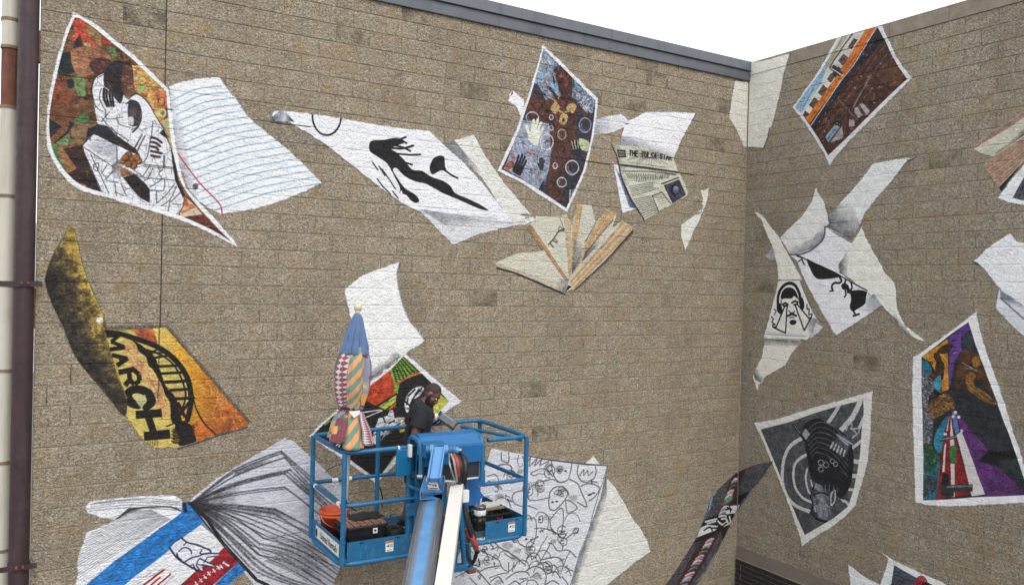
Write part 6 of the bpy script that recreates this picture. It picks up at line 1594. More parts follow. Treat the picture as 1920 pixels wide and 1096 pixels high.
# metal roof edge: two stepped flashings in lengths
xs = [.06, .93, 3.98, 7.03, XB - .006]
for i in range(4):
    a, b = xs[i] + .0015, xs[i + 1] - .0015
    lo = MB(); lo.prism([(-.012, 3.338), (-.030, 3.330), (-.034, 3.338), (-.034, 3.486), (-.012, 3.486)], a, b, (0, DA, 0), (0, 1, 0), (0, 0, 1), (1, 0, 0))
    lo.build('fascia_panel', M_COPE, wa)
    up = MB(); up.prism([(-.036, 3.492), (-.058, 3.480), (-.066, 3.488), (-.064, 3.500), (-.052, 3.632), (.40, 3.668), (.40, 3.62), (-.036, 3.605)], a, b, (0, DA, 0), (0, 1, 0), (0, 0, 1), (1, 0, 0))
    up.build('coping_panel', M_COPE, wa)
for x in xs[1:4]:
    q = MB(); q.prism([(-.030, 3.334), (-.037, 3.334), (-.037, 3.487), (-.030, 3.487)], x - .03, x + .03, (0, DA, 0), (0, 1, 0), (0, 0, 1), (1, 0, 0)); q.build('lap_plate', M_COPE, wa)
    for dz in (3.37, 3.45):
        q = MB(); q.tube([(x + .015, DA - .036, dz), (x + .015, DA - .041, dz)], .006, 8); q.build('fixing', M_SEAL, wa)
ec = MB(); ec.box((XB - .012, DA - .062, 3.56), (.03, .012, .155)); ec.build('end_cap', basic('bright_metal', (176, 178, 180), .4, metal=.3), wa)
# sealed upright joint and open dark stretches of one bed joint
sj = MB(); sj.box((U_A, DA + .0035, 1.32), (.011, .009, 4.05)); sj.build('control_joint', M_SEAL, wa)
for a, b in ((2.33, 2.78), (5.97, 6.40), (6.62, 7.10), (8.42, 8.72), (1.24, 1.31)):
    q = MB(); q.box(((a + b) / 2, DA + .002, ROW_A), (b - a, .012, .011)); q.build('open_joint', M_SEAL, wa)
for x, k in ((.4157, -14), (.2125, -15), (.4157, -16)):
    q = MB(); zz = ROW_A + k * GH
    q.tube([(x + .004 * math.sin(i * 2.3), DA - .001, zz + GH * i / 6) for i in range(7)], .002, 5); q.build('crack', M_SEAL, wa)

# ------------------------------------------------------------------ right wall
YE = 3.9
wb = thing('block_wall', 'shaded split faced block wall with concrete cap and dark brick base, meeting the long wall', 'wall', (XB, 6.5, -ZC), kind='thing')
BB = BlockWall(1, XB, ROW_B, U_B, YE, DA - .012, -4.10, 3.42, [], WB)
BB.rows.sort()
BB.rows = [r for r in BB.rows if r[1] <= 3.43]
top = BB.rows[-1][1]
BB.rows.append((top + .004, 3.624, [(YE, DA - .004, 0)], True))
core = MB(); core.box((XB + .0085 + .15, (YE + DA + .32) / 2, (3.60 - ZC) / 2), (.30, DA + .32 - YE, 3.60 + ZC)); core.build('wall_core', M_MORTAR, wb)
raise_wall(BB, wb, M_BLK_B, 'other_blocks')
for W_, nm, pts, lab, lay, gr in PAGES:
    if W_ is WB:
        film(BB, nm, pts, lab, lay, gr, wb, M_FLM_B)
y = DA - .004
while y > YE + .02:
    y2 = max(y - .8128, YE)
    q = MB(); q.box((XB - .012 + .17, (y + y2) / 2, (top + .004 + 3.624) / 2), (.34, y - y2 - .004, 3.624 - top - .004)); q.build('cap_stone', M_CONC, wb)
    y = y2
zb0 = min(r[0] for r in BB.rows)
q = MB(); q.box((XB - .006 + .05, (YE + DA - .014) / 2, (zb0 - .004 - 4.272) / 2), (.10, DA - .014 - YE, zb0 - .004 + 4.272)); q.build('concrete_band', basic('band_concrete', (112, 105, 94), .85, var=.08, scale=4, bump=.15, dirt=(86, 80, 70), dirt_amt=.4), wb)
M_BRICK = basic('dark_brick', (34, 28, 30), .7, var=.4, scale=12, bump=.2, dirt=(64, 50, 46), dirt_amt=.4)
bm_ = MB(); bm_.box((XB - .006, (YE + DA - .014) / 2, (-4.274 - ZC) / 2), (.02, DA - .014 - YE, ZC - 4.274)); bm_.build('brick_mortar', basic('brick_mortar', (132, 124, 114), .95, var=.1, scale=30), wb)
brk = MB().box((XB - .019, 0, 0), (.02, .2030, .0660), bev=.004)
bme = brk.mesh('brick', M_BRICK, (XB, 0, 0))
rest = MB()
cnt = 0
orgb = origin_of(wb)
for r in range(27):
    zz = -4.285 - .0765 * (r + .5)
    yy = DA - .02 - (.1067 if r % 2 == 0 else .0533)
    if r % 2:
        rest.box((XB - .019, DA - .02 - .048 + .0005, zz), (.02, .088, .066), bev=.004)
        yy = DA - .02 - .1067 - .1067
    while yy > YE + .12:
        px, py = project((XB - .03, yy, zz))
        if px < 1640 and py < 1130 and cnt < 300:
            link_part('brick', bme, wb, (XB - orgb[0], yy - orgb[1], zz - orgb[2])); cnt += 1
        else:
            rest.box((XB - .019, yy, zz), (.02, .2030, .0660))
        yy -= .2135
tag(rest.build('other_bricks', M_BRICK, wb), kind='stuff')
# ------------------------------------------------------------------ boom lift basket
BX0, BX1, BY0, BY1 = 2.760, 4.915, 7.70, 8.735         # left, right, near, far
BZ0, BZT = -2.842, -1.717                               # lowest tube, top rail
FLZ = -2.775                                            # deck
ZM = BZ0 + .62                                          # middle rail
BLUE = (22, 94, 136)
M_BLUE = basic('blue_paint', BLUE, .42, var=.16, scale=9, dirt=(74, 96, 108), dirt_amt=.55, spec=.45, bump=.08, bscale=40, scuff=(78, 132, 160))
M_BLUE_L = basic('light_blue_paint', (84, 134, 182), .36, var=.06, scale=5, dirt=(96, 120, 140), dirt_amt=.35)
M_BLACK = basic('black_plastic', (24, 24, 26), .5, var=.25, scale=12, dirt=(84, 76, 68), dirt_amt=.3)
M_RUB = basic('black_rubber', (26, 26, 27), .7, var=.2, scale=20, dirt=(80, 76, 70), dirt_amt=.3)
M_STEEL = basic('worn_steel', (150, 152, 154), .35, metal=.8, var=.12, scale=8)
M_WHITE = basic('white_enamel', (198, 195, 188), .45, var=.03, scale=4, dirt=(160, 156, 146), dirt_amt=.3, streak=True)
M_TAPE = basic('white_tape', (206, 206, 204), .6, var=.08)
M_STICK = basic('sticker_white', (216, 216, 212), .5, var=.03)
M_INK = basic('sticker_black', (28, 28, 30), .5, var=.1)
M_ORG = basic('sticker_orange', (190, 92, 40), .5, var=.1)
M_RUST = basic('rusty_metal', (112, 62, 44), .8, var=.3, scale=14, bump=.3, dirt=(70, 44, 36), dirt_amt=.6)
M_CLEAR = NT('smoked_panel'); M_CLEAR.bsdf.inputs['Base Color'].default_value = lin((48, 52, 54)); M_CLEAR.bsdf.inputs['Roughness'].default_value = .12; M_CLEAR = M_CLEAR.m

lift = thing('boom_lift', 'blue boom lift with railed work basket raised against the painted wall', 'boom lift', (3.8, BY0, BZ0 - .02))
def rail(name, pts, r=.024, closed=False, fr=.1, m=None, parent=None):
    mb = MB(); mb.tube(fillet(pts, fr, 6, closed), r, 12, cap=not closed)
    return mb.build(name, m or M_BLUE, parent or lift)
def ring(z, dx=0):
    return [(BX0, BY0, z), (BX1, BY0, z), (BX1, BY1, z), (BX0, BY1, z)]
rail('bottom_rail', ring(BZ0), .027, True, .16)
# top rail runs round the basket; the far right corner is cut off
rail('top_rail', [(4.40, BY0, BZT), (BX1, BY0, BZT), (BX1, 8.05, BZT + .005), (4.86, BY1, BZT + .03), (BX0, BY1, BZT), (BX0, BY0, BZT), (3.57, BY0, BZT)], .025, False, .13)
rail('top_rail', [(4.60, BY1 - .03, BZT - .03), (BX1 - .02, 8.0, BZT - .055), (BX1 - .01, BY0 + .12, BZT - .06)], .02, False, .08)
rail('middle_rail', [(3.60, BY0, ZM - .03), (BX0, BY0, ZM - .03), (BX0, BY1, ZM - .02), (3.9, BY1, ZM - .02)], .023, False, .12)
rail('middle_rail', [(4.34, BY0, ZM + .02), (BX1, BY0, ZM + .02), (BX1, BY1, ZM + .02), (4.55, BY1, ZM + .02)], .023, False, .1)
for x, y, z1 in ((BX0 + .005, BY0 + .0, BZT), (BX0, BY1 - .03, BZT), (BX1 - .005, BY0 + .0, BZT), (BX1 - .05, BY1 - .02, BZT + .01), (3.535, BY1, BZT), (3.555, BY0, BZT + .06)):
    rail('post', [(x, y, BZ0), (x, y, z1)], .026)
# deck and toe boards
q = MB(); q.box(((BX0 + BX1) / 2, (BY0 + BY1) / 2, FLZ - .012), (BX1 - BX0 - .06, BY1 - BY0 - .06, .02)); q.build('deck', basic('deck_steel', (60, 84, 100), .6, metal=.3, var=.2, scale=14, dirt=(96, 90, 80), dirt_amt=.5), lift)
def toe(pts, z0, z1, name='toe_board'):
    mb = MB(); P = [np.array(p) for p in pts]
    for i in range(len(P) - 1):
        d = P[i + 1] - P[i]; L = np.linalg.norm(d); d = d / L
        c = (P[i] + P[i + 1]) / 2
        mb.box((c[0], c[1], (z0 + z1) / 2), (L, .008, z1 - z0), ((d[0], d[1], 0), (-d[1], d[0], 0), (0, 0, 1)))
    return mb.build(name, M_BLUE, lift)
TB = BZ0 + .028; TT = BZ0 + .222
toe([(BX0 + .05, BY0 + .002), (3.545, BY0 + .002)], TB, TT)
toe([(4.40, BY0 + .002), (BX1 - .03, BY0 + .002)], TB, TT)
toe([(BX0 + .003, BY0 + .05), (BX0 + .003, BY1 - .05)], TB, TT + .0)
toe([(BX1 - .003, BY0 + .03), (BX1 - .003, BY1 - .04)], TB, TT + .0)
toe([(BX0 + .05, BY1 - .002), (4.3, BY1 - .002)], TB, TB + .07)
toe([(4.304, BY1 - .002), (BX1 - .05, BY1 - .002)], TB, TT)
for x in (2.96, 3.36, 4.55, 4.8):
    q = MB(); q.box((x, BY0 - .0035, TT - .022), (.035, .004, .012)); q.build('slot', M_BLACK, lift)
# hirer's plate on the left end
def text_mesh(txt, size, ext=.001):
    cu = bpy.data.curves.new('lettering', 'FONT'); cu.body = txt; cu.size = size; cu.extrude = ext; cu.align_x = 'CENTER'; cu.align_y = 'CENTER'
    o = bpy.data.objects.new('lettering', cu); COL.objects.link(o)
    dg = bpy.context.evaluated_depsgraph_get()
    me = bpy.data.meshes.new_from_object(o.evaluated_get(dg))
    vs = [tuple(v.co) for v in me.vertices]; fs = [tuple(p.vertices) for p in me.polygons]
    bpy.data.objects.remove(o, do_unlink=True); bpy.data.curves.remove(cu); bpy.data.meshes.remove(me)
    return vs, fs
def put_text(name, txt, size, c, u, v, m, parent, sx=1.0, ext=.001):
    vs, fs = text_mesh(txt, size, ext)
    u, v = np.array(u, float), np.array(v, float)
    u /= np.linalg.norm(u); v /= np.linalg.norm(v); w = np.cross(u, v)
    c = np.array(c, float)
    mb = MB(); mb.add([c + u * a[0] * sx + v * a[1] + w * a[2] for a in vs], fs)
    return mb.build(name, m, parent)
xl = BX0 - .0045
pl = MB(); pl.box((xl, BY0 + .455, TB + .095), (.005, .74, .125)); plate = pl.build('name_plate', M_STICK, lift)
put_text('lettering', 'United Rentals', .105, (xl - .004, BY0 + .405, TB + .092), (0, -1, 0), (0, 0, 1), M_INK, plate, .86)
lg = MB(); lg.tube([(xl - .004, BY0 + .785 + .02 * math.cos(t * .5236) * .7, TB + .092 + .042 * math.sin(t * .5236)) for t in range(13)], .006, 6); lg.build('emblem_ring', M_INK, plate)
lg = MB(); lg.box((xl - .004, BY0 + .785, TB + .092), (.003, .008, .075)); lg.build('emblem_bar', M_INK, plate)
for x in (3.265, 4.735):
    s_ = MB(); s_.box((x, BY0 - .0045, TT - .098), (.085, .004, .108)); st = s_.build('warning_label', M_STICK, lift)
    h_ = MB(); h_.box((x, BY0 - .0075, TT - .053), (.081, .003, .018)); h_.build('label_header', M_ORG, st)
    h_ = MB(); h_.prism([(-.03, -.012), (-.006, -.012), (-.006, .002), (-.014, .012), (-.018, .0), (-.03, -.002)], 0, .002, (x, BY0 - .0065, TT - .088), (1, 0, 0), (0, 0, 1), (0, -1, 0)); h_.build('pictogram', M_INK, st)
    h_ = MB()
    for k in range(3):
        h_.box((x + .018, BY0 - .0072, TT - .081 - .012 * k), (.036, .002, .004))
    h_.box((x - .02, BY0 - .0072, TT - .138), (.02, .002, .006)); h_.box((x + .012, BY0 - .0072, TT - .136), (.03, .002, .004)); h_.build('small_print', M_INK, st)
# white tape on the rails
for a, b in (((BX0 + .23, BY1, ZM - .02), (BX0 + .30, BY1, ZM - .02)), ((3.14, BY1, ZM - .02), (3.22, BY1, ZM - .02)), ((BX0, BY0 + .14, ZM - .03), (BX0, BY0 + .06, ZM - .03)), ((BX0, BY1 - .15, ZM - .022), (BX0, BY1 - .19, ZM - .022)), ((3.33, BY0, BZT), (3.35, BY0, BZT))):
    q = MB(); q.tube([a, b], .0275, 12); q.build('tape_wrap', M_TAPE, lift)
# left of centre: flat box on the front rail, main post and hinge plate
def fpt(px, py, y=BY0):
    return at_y(px, py, y)
pA, pB = fpt(742, 842, BY0 - .03), fpt(768, 889, BY0 - .03)
q = MB(); q.box(((pA[0] + pB[0]) / 2, BY0 - .05, (pA[2] + pB[2]) / 2), (pB[0] - pA[0], .03, pA[2] - pB[2]), bev=.008); q.build('document_box', basic('teal_paint', (14, 98, 140), .4, var=.05), lift)
q = MB(); c = fpt(773, 868, BY0 - .02); q.tube([(c[0], BY0 + .02, c[2] + .09), (c[0], BY0 + .02, c[2] - .09)], .04, 12); q.build('cylinder_cover', M_BLUE, lift)
q = MB(); c = fpt(779, 872, BY0 + .12); q.box((c[0], BY0 + .10, c[2]), (.10, .12, .24), bev=.01); q.build('switch_box', basic('grey_box', (72, 76, 78), .6), lift)
q = MB(); c = fpt(768, 953); q.box((c[0], BY0 - .03, c[2]), (.11, .02, .13), bev=.005)
for dx in (-.03, .02):
    q.tube([(c[0] + dx, BY0 - .04, c[2] + .035), (c[0] + dx, BY0 - .06, c[2] + .035)], .011, 8)
q.build('hinge_plate', M_BLUE, lift)
# control hood: two hoops and a bent cover between them
YF = BY0 - .27
hx0, hx1 = fpt(790, 850, YF)[0], fpt(905, 830, YF)[0]
hzT = fpt(785, 818, BY0 - .1)[2]
zf = fpt(792, 890, YF)[2]
for x, zb in ((hx0, zf), (hx1, fpt(905, 900, YF)[2])):
    rail('hoop', [(x, BY0 + .02, BZ0 if x == hx0 else ZM), (x, BY0 + .02, hzT), (x, YF, hzT - .03), (x, YF, zb)], .026, False, .11)
prof = [(BY0 - .0, hzT + .016), (BY0 - .10, hzT + .026), (BY0 - .17, hzT + .006), (YF - .012, hzT - .075), (YF - .016, hzT - .10), (YF - .012, hzT - .275), (YF + .0, hzT - .275), (YF + .002, hzT - .10), (BY0 - .165, hzT - .008), (BY0 - .10, hzT + .008), (BY0, hzT)]
q = MB(); q.prism(prof, hx0 + .02, hx1 - .016, (0, 0, 0), (0, 1, 0), (0, 0, 1), (1, 0, 0)); q.build('control_hood', basic('hood_paint', (18, 92, 146), .32, var=.05, scale=4, dirt=(70, 120, 160), dirt_amt=.3), lift)
q = MB(); q.box(((hx0 + hx1) / 2 + .02, BY0 - .12, hzT - .37), (hx1 - hx0 - .09, .20, .20), bev=.01); q.build('control_panel', M_BLACK, lift)
q = MB(); q.box((hx1 - .16, YF + .03, hzT - .365), (.27, .012, .17)); pn = q.build('smoked_window', M_CLEAR, lift)
q = MB(); q.box((hx1 - .015, YF + .025, hzT - .36), (.02, .014, .17)); q.box((hx1 - .10, YF + .025, hzT - .455), (.14, .014, .016)); q.build('window_trim', M_TAPE, lift)
c = fpt(782, 872, BY0 - .06); q = MB(); q.box((hx0 - .045, BY0 - .09, hzT - .14), (.035, .05, .13), bev=.006); q.build('paper_tube', M_STICK, lift)
# centre tower the boom head bears on, gusset plate with a notch
q = MB(); a = fpt(768, 900); q.box((a[0] + .22, BY0 + .05, (hzT - .48 + BZ0) / 2), (.46, .06, hzT - .48 - BZ0), bev=.01); q.build('centre_tower', M_BLUE, lift)
YG = BY0 - .06
gp = [fpt(*p, YG) for p in ((874, 884), (908, 880), (908, 906), (899, 912), (898, 918), (907, 930), (899, 934), (898, 945), (870, 945))]
q = MB(); q.prism([(p[0], p[2]) for p in gp], 0, .02, (0, YG, 0), (1, 0, 0), (0, 0, 1), (0, -1, 0)); q.build('gusset_plate', basic('plate_paint', (22, 90, 150), .4, var=.05, dirt=(80, 110, 140), dirt_amt=.25), lift)
for px, py in ((897, 911), (893, 944)):
    p = fpt(px, py, YG - .021); q = MB(); q.tube([(p[0], YG - .02, p[2]), (p[0], YG - .03, p[2])], .011, 8); q.build('bolt', M_STEEL, lift)
rail('pull_bar', [fpt(765, 908), fpt(775, 914, BY0 - .06), fpt(786, 918, BY0 - .16), fpt(790, 917, BY0 - .2)], .02, fr=.04)
# carrier frame below the basket
YL = BY0 - .18
for a, b in (((861, 945), (872, 1062)), ((872, 950), (880, 1064)), ((855, 940), (852, 1062))):
    q = MB(); q.tube([fpt(*a, YL), fpt(*b, YL)], .034, 8); q.build('carrier_leg', M_BLUE, lift)
q = MB(); p0, p1 = fpt(850, 1060, YL), fpt(880, 1064, YL); q.box((p0 + p1) / 2, (p1[0] - p0[0] + .06, .08, .07), bev=.01); q.build('carrier_foot', M_BLUE, lift)
q = MB(); p = fpt(882, 1068, YL); q.box(p, (.09, .09, .05), bev=.01); q.build('rusty_shoe', M_RUST, lift)

# ------------------------------------------------------------------ boom: head, neck, tube, cable tray
def bpt(px, py, y):
    return at_y(px, py, y)
# the tube runs from under the basket towards the camera and down to the chassis out of frame
T0 = bpt(809, 936, 7.18); T1 = bpt(782, 1096, 5.72)
axis = (T1 - T0) / np.linalg.norm(T1 - T0)
side = np.cross(axis, (0, 0, 1.0)); side /= np.linalg.norm(side)
if side[0] < 0: side = -side
upv = np.cross(side, axis); upv /= np.linalg.norm(upv)
if upv[2] < 0: upv = -upv
LB = 5.2
T0 = T0 - upv * .15; T1 = T1 - upv * .15
def octa(c, w, h, b=.035):
    p = [(-w / 2, h / 2 - b), (-w / 2 + b, h / 2), (w / 2 - b, h / 2), (w / 2, h / 2 - b), (w / 2, -h / 2 + b), (w / 2 - b, -h / 2), (-w / 2 + b, -h / 2), (-w / 2, -h / 2 + b)]
    return [c + side * x + upv * z for x, z in p]
def boom_mat():
    """Blue tube whose paint the wear pads have polished to bare grey along both edges."""
    t = NT('scuffed_boom_paint')
    p = t.obj()
    d = t.n('VectorMath', {'operation': 'DOT_PRODUCT'}, i0=p, i1=tuple(side)).outputs['Value']
    c0 = float(side @ (T0 - np.array(origin_of(lift))))
    s_ = t.math('SUBTRACT', d, c0)
    mp = t.n('CombineXYZ', None, i0=t.math('MULTIPLY', s_, 95.0), i1=t.math('MULTIPLY', t.n('VectorMath', {'operation': 'DOT_PRODUCT'}, i0=p, i1=tuple(axis)).outputs['Value'], 2.2), i2=0.0)
    n = t.noise(mp.outputs[0], 1.0, 6, .7)
    n2 = t.noise(p, 6.0, 5, .6)
    edge = t.n('MapRange', None, Value=t.math('ABSOLUTE', s_), i1=.03, i2=.075)
    f = t.math('MULTIPLY', edge.outputs[0], t.n('MapRange', None, Value=t.math('ADD', n, t.math('MULTIPLY', n2, .3)), i1=.44, i2=.56).outputs[0], clamp=True)
    c = t.ramp(n2, [(.3, lin((76, 122, 166))), (.7, lin((94, 140, 184)))])
    g = t.ramp(n, [(.3, lin((84, 88, 94))), (.6, lin((128, 132, 136))), (.8, lin((166, 172, 176)))])
    c = t.mix(f, c, g)
    c = t.mix(t.ramp(t.noise(p, 30, 4, .7), [(.62, (0, 0, 0)), (.75, (.5,) * 3)]), c, lin((70, 60, 56)))
    t.set(t.bsdf.inputs['Base Color'], c)
    t.set(t.bsdf.inputs['Roughness'], t.ramp(n2, [(.3, (.28,) * 3), (.7, (.45,) * 3)]))
    t.set(t.bsdf.inputs['Metallic'], t.math('MULTIPLY', f, .5))
    return t.m
q = MB(); q.loft([octa(T0 - axis * .02, .245, .30), octa(T0 + axis * LB, .275, .33)], smooth=False); q.build('boom_tube', boom_mat(), lift)
T2 = T0 + axis * 2.2
q = MB(); q.loft([octa(T0 + axis * 3.3 - upv * .01, .34, .40), octa(T0 + axis * 7.6 - upv * .01, .36, .42)], smooth=False); q.build('outer_boom', M_BLUE_L, lift)
# side stripe of grease and the tube's worn flank get their look from the material; boom nose:
A0, A1 = at_y(788, 936, 7.16), at_y(830, 936, 7.16)            # lower front edge
A2, A3 = at_y(788, 921, 7.16), at_y(831, 922, 7.16)
A4, A5 = at_y(797, 892, 7.30), at_y(834, 892, 7.30)            # rear edge of the sloped top
hb = -np.array((axis[0], axis[1], 0)); hb /= np.linalg.norm(hb)
bk = hb * .20
q = MB(); q.add([A0, A1, A3, A2, A4, A5, A0 + bk, A1 + bk, A4 + hb * .08 + np.array((0, 0, -.02)), A5 + hb * .08 + np.array((0, 0, -.02))],
            [(0, 1, 3, 2), (2, 3, 5, 4), (0, 2, 4, 8, 6), (1, 7, 9, 5, 3), (4, 5, 9, 8), (6, 8, 9, 7), (0, 6, 7, 1)])
hd = q.build('boom_nose', M_BLUE_L, lift)
q = MB()
for a, b in ((A2, A3), (A4, A5), (A2, A4), (A3, A5), (A0, A2), (A1, A3)):
    q.tube([a, b], .006, 6)
q.build('nose_seam', M_BLUE_L, lift)
q = MB(); q.box((A0 + A1) / 2 + np.array((0, -.004, .055)), (.262, .012, .02)); q.build('nose_lip', M_BLUE, lift)
ex = (A3 - A2) / np.linalg.norm(A3 - A2); ey = (A4 - A2) + (A5 - A3); ey = ey - ex * (ey @ ex); ey /= np.linalg.norm(ey); nn = np.cross(ex, ey); nn = nn if nn[1] < 0 else -nn
cc = (A2 + A3 + A4 + A5) / 4 + nn * .004 - ex * .012
q = MB(); q.box(cc, (.115, .135, .004), (ex, ey, nn)); dc = q.build('decal', M_STICK, lift)
q = MB()
for a, b, w_, h_ in ((-.03, .042, .03, .010), (.012, .045, .02, .022), (.032, .032, .018, .03), (-.01, .03, .03, .006), (-.03, -.012, .03, .008), (.0, -.02, .012, .018), (.026, -.016, .02, .008), (.03, -.03, .012, .014)):
    q.box(cc + ex * a + ey * b + nn * .0035, (w_, h_, .002), (ex, ey, nn))
q.build('decal_marks', M_INK, dc)
q = MB(); q.box(cc - ey * .057 + nn * .0035, (.098, .009, .002), (ex, ey, nn)); q.build('decal_line', M_RUST, dc)
# neck plates up to the basket pivot
K0 = bpt(815, 894, 7.02); K1 = bpt(822, 850, 7.22)
kd = (K1 - K0) / np.linalg.norm(K1 - K0); kn = np.cross(side, kd); kn = kn if kn[1] < 0 else -kn
q = MB(); q.box((K0 + K1) / 2, (.10, np.linalg.norm(K1 - K0) + .08, .07), (side, kd, kn), bev=.012); q.build('pivot_neck', M_BLUE_L, lift)
for sgn in (-1, 1):
    q = MB(); q.box((K0 + K1) / 2 + side * .058 * sgn + kn * .012, (.016, np.linalg.norm(K1 - K0) + .12, .11), (side, kd, kn), bev=.006); q.build('neck_plate', M_BLUE_L, lift)
P0 = K1 + kd * .05
q = MB(); q.tube([P0 - side * .13, P0 + side * .20], .034, 14); q.build('pivot_pin', M_BLUE_L, lift)
for a in (-.115, -.075, .075, .12, .155):
    q = MB(); q.tube([P0 + side * (a - .014), P0 + side * (a + .014)], .055, 16); q.build('pivot_collar', M_BLUE if abs(a) > .1 else M_BLUE_L, lift)
q = MB(); q.tube([P0 + side * .20, P0 + side * .225], .022, 10); pf = bpt(788, 893, 7.02); q.tube([pf - side * .03, pf + side * .02], .022, 10); pf2 = bpt(842, 902, 7.02); q.tube([pf2 - side * .04, pf2 + side * .06], .02, 10); q.build('steel_pin', M_STEEL, lift)
q = MB(); q.box(P0 + np.array((0.0, .16, -.02)), (.24, .22, .14), bev=.015); q.build('rotator', M_BLUE, lift)
# square white cable tray beside the tube
W0 = bpt(857, 906, 7.05); W1 = bpt(830, 1096, 5.62)
wa_ = (W1 - W0) / np.linalg.norm(W1 - W0)
ws_ = np.cross(wa_, (0, 0, 1.0)); ws_ /= np.linalg.norm(ws_); ws_ = ws_ if ws_[0] > 0 else -ws_
wu = np.cross(ws_, wa_); wu = wu if wu[2] > 0 else -wu
wc = W0 + wa_ * 2.3 - wu * .05
q = MB(); q.box(wc, (.128, 4.6, .12), (ws_, wa_, wu), bev=.006); q.build('cable_tray', M_WHITE, lift)
q = MB(); q.box(W0 - wa_ * .004 - wu * .05, (.11, .006, .10), (ws_, wa_, wu)); q.build('tray_mouth', M_BLACK, lift)
for k in (-.03, 0, .025):
    q = MB(); q.tube([W0 + ws_ * k + wa_ * .02 + wu * .011, W0 + ws_ * k + wa_ * .02 + wu * .017], .008, 8); q.build('tray_bolt', M_STEEL, lift)
q = MB(); pb = bpt(872, 929, 7.1); q.box(pb, (.07, .05, .12), bev=.008); q.build('tray_bracket', M_STICK, lift)
# hoses looping from the tray mouth to the basket and down the carrier
M_HOSE = basic('orange_hose', (150, 62, 44), .55, var=.2, scale=20)
def hose(pts, r, m, y=None):
    P = [np.array(at_y(a, b, c)) for a, b, c in pts]
    P = [np.array(v) for v in sm([tuple(p) for p in P], 6)]
    mb = MB(); mb.tube(P, r, 8); return mb.build('hose', m, lift)
hose([(860, 908, 7.04), (864, 885, 6.98), (862, 866, 7.0), (854, 855, 7.1), (848, 862, 7.3)], .033, M_BLACK)
hose([(866, 907, 7.04), (872, 884, 7.0), (870, 862, 7.05), (862, 852, 7.2)], .034, M_BLACK)
hose([(850, 853, 7.05), (856, 862, 6.95), (859, 875, 6.93), (858, 892, 6.98)], .022, M_HOSE)
hose([(846, 851, 7.08), (851, 864, 6.95), (854, 882, 6.94), (857, 902, 7.0)], .011, basic('grey_hose', (140, 142, 146), .5))
hose([(842, 850, 7.1), (843, 868, 6.97), (848, 886, 6.95), (855, 904, 7.0)], .010, M_STEEL)
hose([(872, 950, 7.2), (880, 980, 7.15), (890, 1010, 7.15), (893, 1036, 7.2), (886, 1054, 7.25), (878, 1044, 7.3), (876, 1020, 7.35)], .020, M_RUB)
hose([(870, 945, 7.2), (874, 970, 7.12), (884, 1005, 7.12), (897, 1035, 7.15)], .018, M_RUB)
hose([(874, 992, 7.2), (882, 1003, 7.14), (890, 1018, 7.12), (893, 1028, 7.14)], .03, M_HOSE)
hose([(877, 985, 7.22), (880, 1000, 7.2), (876, 1016, 7.2)], .024, M_RUST)
hose([(884, 1052, 7.2), (878, 1062, 7.22), (888, 1058, 7.18), (899, 1060, 7.16), (897, 1046, 7.16)], .006, M_RUB)
hose([(646, 868, 7.69), (630, 872, 7.8), (618, 878, 8.0), (610, 884, 8.3)], .004, M_RUB)
hose([(648, 930, 7.72), (652, 945, 7.75), (668, 957, 7.72)], .007, M_RUB)
hose([(712, 912, 8.6), (717, 930, 8.62), (716, 950, 8.63)], .007, M_RUB)
M_GREASE = basic('greased_hose', (30, 30, 32), .35, var=.2, scale=20)
for k, (dx, dz) in enumerate(((.155, .05), (.158, -.03), (.15, .10))):
    q = MB(); q.tube([T0 + side * dx + upv * (dz + .006 * math.sin(i * 1.1 + k)) + axis * (.05 + i * .22) for i in range(16)], .014 if k < 2 else .008, 8); q.build('boom_hose', M_GREASE if k < 2 else M_STEEL, lift)
for i in range(4):
    q = MB(); q.box(T0 + side * .148 + upv * .02 + axis * (.25 + .8 * i), (.05, .03, .17), (side, axis, upv), bev=.006); q.build('hose_clamp', M_STEEL, lift)
for sgn in (-1, 1):
    for i in range(3):
        c9 = (A0 + A1) / 2 + np.array((sgn * .10, -.012, .055 + .0)) + np.array((0, 0, 0))
        c9 = c9 + ex * (-sgn * .0) + ex * ((i - 1) * .03)
        q = MB(); q.tube([c9, c9 + np.array((0, -.008, 0))], .007, 6); q.build('nose_bolt', M_STEEL, lift)
for x, z in ((3.62, TB + .03), (3.62, TB + .12), (4.36, TB + .03), (2.84, TT - .03), (4.85, TT - .03), (3.50, TT - .03), (4.43, TT - .03)):
    q = MB(); q.tube([(x, BY0 - .002, z), (x, BY0 - .010, z)], .009, 6); q.build('toe_bolt', M_STEEL, lift)
for x, y, z1 in ((BX0 + .005, BY0, 0), (BX0, BY1 - .03, 0), (BX1 - .005, BY0, 0), (3.535, BY1, 0)):
    q = MB(); q.tube([(x, y, BZ0 + .222), (x, y, BZ0 + .236)], .032, 12); q.build('post_collar', M_BLUE, lift)
# turret and chassis standing on the ground, out of frame
B0 = T0 + axis * 7.3
gz = -ZC
E1 = T0 + axis * 7.6
q = MB(); q.box((E1[0], E1[1], (E1[2] + gz + .9) / 2 + .1), (.7, .9, max(.6, E1[2] - gz - .7)), bev=.06); q.build('turret', M_BLUE_L, lift)
q = MB(); q.box((E1[0], E1[1], gz + .62), (1.5, 2.6, .45), bev=.06); q.build('chassis', M_BLACK, lift)
for sx in (-1, 1):
    for sy in (-1, 1):
        q = MB(); cx, cyy = E1[0] + sx * .95, E1[1] + sy * .95
        q.tube([(cx - .16, cyy, gz + .45), (cx - .14, cyy, gz + .45), (cx + .14, cyy, gz + .45), (cx + .16, cyy, gz + .45)], .45, 24, rr=[.38, .45, .45, .38]); q.build('wheel', M_RUB, lift)
